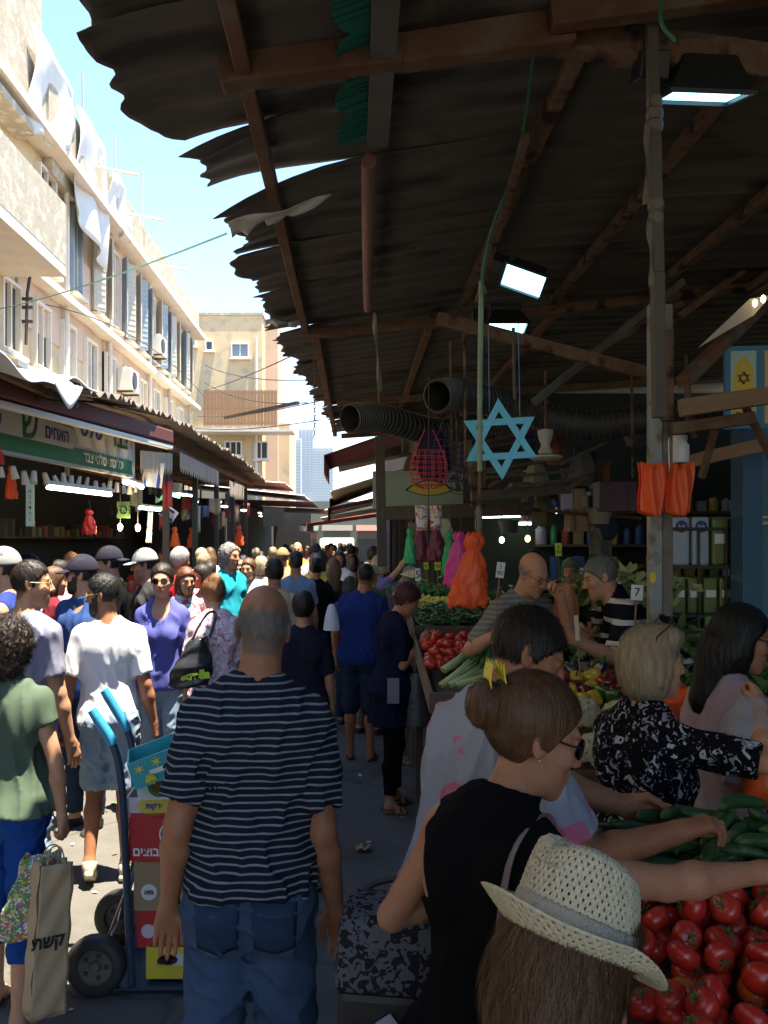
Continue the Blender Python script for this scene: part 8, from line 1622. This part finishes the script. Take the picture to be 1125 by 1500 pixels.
hd = MB(); hd.tube(bez([(-.14, .15, .1), (-.14, .16, .9), (-.13, .165, 1.06), (0, .17, 1.10), (.13, .165, 1.06), (.14, .16, .9), (.14, .15, .1)], 6), .010, 8); hd.build('handle_frame', DKIRON, tro, smooth=True)
for x in (-.16, .16): MB().lathe([(.06, -.016), (.078, -.014), (.082, 0), (.078, .014), (.06, .016), (.001, .016)], 18, (x, .12, .082), rotm(0, 90, 0)).build('wheel', RUB, tro, smooth=True)
# things in hands
pb = thing('plastic_bag', 'translucent plastic bag of produce held up by the blonde woman', 'plastic bag', at(1106, 1050, 2.58)); 
MB().grid(lambda u, v: Vector(((.02+.10*math.sin(PI*min(1, v*.75+.06)))*math.cos(2*PI*u)*(1+.08*math.sin(u*31+v*4)), .06*math.sin(PI*min(1, v*.8+.05))*math.sin(2*PI*u)*(1+.08*math.sin(u*25)), .06-.26*v)), 40, 16).build('film', mat('clear_film', (.40, .42, .44), .2, (.3, .32, .34), 12, .5, alpha=.3, bump=1.5, bscale=20), pb, smooth='all')
for k in range(5): obj('onion', PR['lemon'][0], pb, (.03*math.cos(k*1.3), .02*math.sin(k*1.3), -.13-.02*(k % 3)), (k, k*2, 0), .9)
on2 = thing('net_sack', 'orange net sack of vegetables at the right edge below the plastic bag', 'sack', at(1122, 1135, 2.5)); MB().lathe([(.01, .06), (.03, .04), (.055, 0), (.06, -.05), (.04, -.09), (.001, -.10)], 16, (0, 0, 0), None, 0, 5, .05).build('net', ORP, on2, smooth=True)
ph = thing('smartphone', 'dark smartphone held by the woman in the navy tunic', 'phone', at(620, 938, 6.05)); MB().box((0, 0, .02), (.012, .075, .14), rotm(0, 25, 0)).build('body', mat('phone_black', (.01, .01, .012), .2), ph, bevel=.004); MB().box((-.0085, 0, .02), (.002, .066, .125), rotm(0, 25, 0)).build('screen', mat('phone_glass', (.05, .06, .08), .1), ph)
wbag = thing('white_carrier_bag', 'white plastic carrier bag hanging from the arm of the royal blue shirted man', 'plastic bag', at(486, 885, 7.3)); MB().grid(lambda u, v: Vector(((.02+.05*v**.6)*math.cos(2*PI*u)*(1+.08*math.sin(u*25+v*3)), (.02+.04*v)*math.sin(2*PI*u), -.22*v)), 30, 10).build('film', mat('white_film', (.62, .64, .68), .5, (.5, .53, .58), 9, .5, bump=1), wbag, smooth='all')
blk = thing('black_bag', 'black shopping bag hanging in front of the woman with the phone', 'bag', at(612, 985, 6.0)); MB().grid(lambda u, v: Vector(((.05+.11*v**.5)*math.cos(2*PI*u)*(1+.05*math.sin(u*19+v*3)), (.03+.05*v)*math.sin(2*PI*u), -.36*v)), 30, 10).build('film', MATS['black_vinyl'], blk, smooth='all')
card(576, 1012, 5.86, .08, .17, cloth('lit_panel', (.26, .25, .27)), 'lit_tunic_panel', 'flat paler panel added for the lit part of the navy tunic', 'tunic panel', t=.02)  # lit part of the tunic put into a paler added panel
vb = thing('orange_vegetable_bag', 'orange net bag held by the bald vendor', 'bag', at(829, 880, 4.9)); MB().grid(lambda u, v: Vector(((.012+.055*math.sin(PI*min(1, v*.7+.1)))*math.cos(2*PI*u)*(1+.12*math.sin(u*37+v*5)), .035*math.sin(2*PI*u)*(1+.1*math.sin(u*25)), .10-.30*v)), 40, 14).build('film', mat('brown_orange_film', (.48, .17, .07), .5, (.36, .12, .05), 9, .6, bump=1), vb, smooth=True)
# litter
for k, (px, py) in enumerate(((590, 1120), (640, 1170), (470, 1045), (532, 1245), (250, 1200), (300, 1255), (110, 1190))):
    Y = EYE*FPX/(py-CY); o = MB().grid(lambda u, v: Vector(((u-.5)*.10, (v-.5)*.07, .012+.012*math.sin(u*7+k)*math.sin(v*6)+.01*math.sin(u*13))), 10, 8).build('litter', rp.choice((MATS['clear_film'], MATS['white_film'], CARD, LGR)), smooth='all', solid=.001); o.location = at(px, py, Y); o.location.z = .004; o.rotation_euler.z = k; tag(o, 'scrap of litter lying on the asphalt', 'litter', 'scraps of litter on the street')
# drain cover and joints
dr = thing('drain_cover', 'iron drain cover set into the street between the crowd', 'drain cover', (-.35, 4.9, .008)); MB().lathe([(.26, 0), (.26, .01), (.0001, .01)], 30).build('cover', DKIRON, dr); g_ = MB()
for k in range(7): g_.box((0, -.18+.06*k, .0125), (.3, .02, .004))
g_.build('ribs', RUSTI, dr)
# ------------------------------------------------------------------ vendors
yaw = 208; pos = pp(756, 5.0); H = 1.76
person('person', 'bald vendor with glasses in a grey striped polo shirt looking down', pos, yaw, H, skin='c', res=.0115, seed=71, headres=.0065, handres=.0075, up=.10, body=dict(fat=.9, wide=1.0, lean=8, head=(10, 17), armL=('to', W2(822, 880, 4.75, pos, yaw, H, .1, .89), (-.6, -.3, -1)), armR=('to', W2(728, 930, 4.8, pos, yaw, H, .1, .89), (.6, -.4, -1)), curl=(.6, .9)),
    top=dict(m=stripe('grey_polo', (.17, .165, .14), (.24, .235, .21), .03, .4), sleeve=.85, so=.024, collar=True, vee=.6), bottom=dict(m=JEAND), hair=('ring', 'grey', -.0015), strands=(1500, 'short', .016, .006, .0016), glasses=('clear', 'k'), face=dict(shave=(.8, (.40, .66, 1.0), .04)), shoes=('shoe', RUB), group='vendors behind the stalls')
yaw = 84; pos = pp(976, 4.75); H = 1.74
person('person', 'grey haired vendor in a black and white striped polo shirt leaning on the scale', pos, yaw, H, skin='c', res=.0105, seed=72, headres=.006, handres=.007, up=.22, body=dict(fat=.8, lean=43, head=(4, -26), armL=('to', W2(845, 940, 4.45, pos, yaw, H, .22, .89), (-.2, -.6, -1)), armR=('to', W2(858, 935, 4.8, pos, yaw, H, .22, .89), (.5, -.5, -1)), curl=(.8, .8)),
    top=dict(m=stripe('black_white_polo', (.012, .013, .022), (.58, .58, .60), .105, .26, wob=.002), sleeve=.85, so=.024, collar=True), bottom=dict(m=JEAND), hair=('crop', 'grey', .006), strands=(2200, 'short', .03, .010, .0016), face=dict(), shoes=('shoe', RUB), group='vendors behind the stalls')
pf = thing('vendor_platform', 'low timber platform behind the middle stall under the vendors', 'platform', (1.5, 4.95, 0)); MB().box((0, 0, .05), (1.7, .5, .095)).build('planks', STW, pf)
EXTRA = [
 ('young dark haired woman in a striped top half hidden by the steel post', 947, 6.1, 88, 1.70, 'f', 'c', ('bun', 'dark', .012), None, None, stripe('fine_stripes', (.02, .02, .025), (.4, .4, .4), .035, .4), .9, BLACK, (0, 6)),
 ('man in black seen from behind deep in the hall behind the bald vendor', 783, 7.4, -12, 1.80, 'm', 'b', ('short', 'dark', .01), None, None, BLACK, .8, BLACK, (-20, 2)),
 ('grey haired vendor in dark green in the back of the hall', 838, 8.4, 150, 1.72, 'm', 'c', ('short', 'grey', .012), None, None, cloth('bottle_green', (.012, .045, .03)), .9, JEAND, (0, 10)),
 ('dark haired woman in a black and white top deep in the hall', 888, 8.0, 60, 1.70, 'f', 'b', ('bun', 'black', .014), None, None, stripe('bold_stripes', (.02, .02, .02), (.5, .48, .46), .12, .4), .9, BLACK, (0, 4)),
 ('ginger haired vendor in a dark T-shirt inside the left shop', 106, 10.8, 150, 1.74, 'm', 'c', ('curly', 'ginger', .01), None, None, cloth('shop_black', (.02, .022, .03)), .8, JEAND, (0, 10)),
 ('dark haired vendor in blue behind the left counter by the warm bulbs', 243, 14.2, 110, 1.76, 'm', 'b', ('short', 'black', .01), None, None, cloth('shop_blue', (.04, .07, .17)), .8, JEAND, (0, 6)),
]
for i, (lab, px, Y, yw, H, sx, sk, hr, ht_, gl, tm, slv, bm_, hd) in enumerate(EXTRA):
    person('person', lab, pp(px, Y), yw, H, sex=sx, skin=sk, res=.0145, headres=.008 if Y < 8.2 else .011, handres=.011, seed=90+i, body=dict(head=hd, fat=.4, armR=((.2, .3, -1), (-.1, .9, -.3)), armL=((.2, .2, -1), (0, .6, -.8))), top=dict(m=tm, sleeve=slv, hem=.88), bottom=dict(m=bm_), hair=hr, hat=ht_, glasses=gl, shoes=('shoe', RUB), group='vendors behind the stalls')
# ------------------------------------------------------------------ the far crowd: eight builds, each copy with its own clothes and label
CT = [('white', (.72, .72, .73)), ('black', (.014, .014, .016)), ('sky blue', (.22, .36, .52)), ('red', (.40, .03, .03)), ('beige', (.48, .40, .28)), ('navy', (.02, .03, .08)), ('grey', (.24, .24, .25)), ('green', (.06, .18, .08)), ('orange', (.60, .20, .04)), ('purple', (.14, .06, .22)), ('pink', (.55, .24, .30)), ('teal', (.03, .22, .24)), ('yellow', (.6, .46, .07)), ('brown', (.13, .07, .04)), ('pale green', (.34, .44, .32)), ('maroon', (.14, .02, .03))]
BASE = []
rq = random.Random(21)
for i, (sx, yw, hr, ht_, slv, hem) in enumerate((('m', 0, ('short', 'dark', .01), None, .75, .88), ('f', 0, ('long', 'brown', .014), None, .5, .9), ('m', 180, ('short', 'black', .01), None, .8, .88), ('f', 180, ('long', 'dark', .012), None, .6, .9), ('m', 0, ('crop', 'grey', .006), ('cap', cloth('far_cap', (.30, .26, .2))), .8, .88), ('f', 0, ('bun', 'blonde', .012), None, 0, .9), ('m', 160, ('recede', 'grey', .008), None, .75, .88), ('f', 20, ('curly', 'black', .01), None, .7, .62))):
    r_ = person('person', 'far', (0, 0, 0), 0, 1.70, sex=sx, skin='cb'[i % 2], res=.021, fine=False, seed=120+i, headres=.013, body=dict(fat=.3, head=(rq.uniform(-25, 25), 4), armR=((.22, .15, -1), (.05, .25, -1)), armL=((.2, -.1, -1), (.05, .2, -1)), legR=((.03, .12, -1), (0, -.1, -1)), legL=((.03, -.1, -1), (0, -.15, -1))), top=dict(m=cloth('far_base', (.5, .5, .5)), sleeve=slv, hem=hem, res=.016), bottom=dict(m=JEAND, res=.018), hair=hr, hat=ht_, strands=(420, {'bun': 'bun', 'short': 'short', 'crop': 'short', 'recede': 'short', 'curly': 'curl'}.get(hr[0], 'down'), .05, .014, .004), shoes=('shoe', RUB))
    BASE.append((r_['root'], r_['made'], yw, hr[1]))
spots = []
tries = 0
taken = [(p.location.x, p.location.y) for p in PEOPLE]
while len(spots) < 96 and tries < 8000:
    tries += 1; Y = 9.0+rq.random()**1.5*24; px = rq.uniform(286, 500) if Y < 15 else rq.uniform(330, 520); x = (px-CX)/FPX*Y
    if x < -2.35 or x > 1.0-.02*Y: continue
    if all((x-a)**2+(Y-b)**2 > .34 for a, b in taken+spots): spots.append((x, Y))
spots.sort(key=lambda p: p[1]); firsts = set()
used = {}
for k, (x, Y) in enumerate(spots):
    i = rq.randrange(8); root, made, yw, hc = BASE[i]; cn, cc = CT[(k*5+i*3) % 16]; sun_ = x < -.35
    if i in firsts:
        r2 = root.copy(); link(r2); ch_new = {}
        for nm, o in [(o.name, o) for o in list(root.children)]:
            c = o.copy(); link(c, r2); ch_new[o.name.split('.')[0]] = c
            for g in list(o.children): d = g.copy(); link(d, c)
    else: r2 = root; firsts.add(i); ch_new = {o.name.split('.')[0]: o for o in root.children}
    far = Y > 14
    r2.location = (x, Y, 0); r2.rotation_euler = (0, 0, R(yw+rq.uniform(-30, 30))); s = rq.uniform(.86, 1.06)*1.70/1.75; r2.scale = (s*.91, s*.91, s)
    who = 'woman' if i in (1, 3, 5, 7) else 'man'; hair_w = {'dark': 'dark', 'brown': 'brown', 'black': 'black', 'grey': 'grey', 'blonde': 'blonde'}[hc]
    lab = f'{hair_w} haired {who} in {cn} top{" and cap" if i == 4 else ""} {"facing the camera" if yw > 90 else "walking away"} in the {"sunny" if sun_ else "shaded"} {"far" if far else "nearer"} crowd'
    used[lab] = used.get(lab, 0)+1
    if used[lab] > 1: lab = lab.replace(' top', (' shirt', ' blouse', ' tee', ' vest')[min(3, used[lab]-2)])
    tag(r2, lab, 'person', 'distant crowd in the street')
    for nm in ('t_shirt', 'tank_top'):
        if nm in ch_new:
            o = ch_new[nm]; o.material_slots[0].link = 'OBJECT'; o.material_slots[0].material = cloth('far_'+cn.replace(' ', '_'), cc)
    if 'trousers' in ch_new: o = ch_new['trousers']; o.material_slots[0].link = 'OBJECT'; o.material_slots[0].material = rq.choice((JEAN, JEAND, BLACK, KH, JEANL))
for i in range(8):
    if i not in firsts: BASE[i][0].location = (-1.0+.3*i, 34+i, 0); tag(BASE[i][0], f'person standing at the very far end of the street number {"abcdefgh"[i]}')
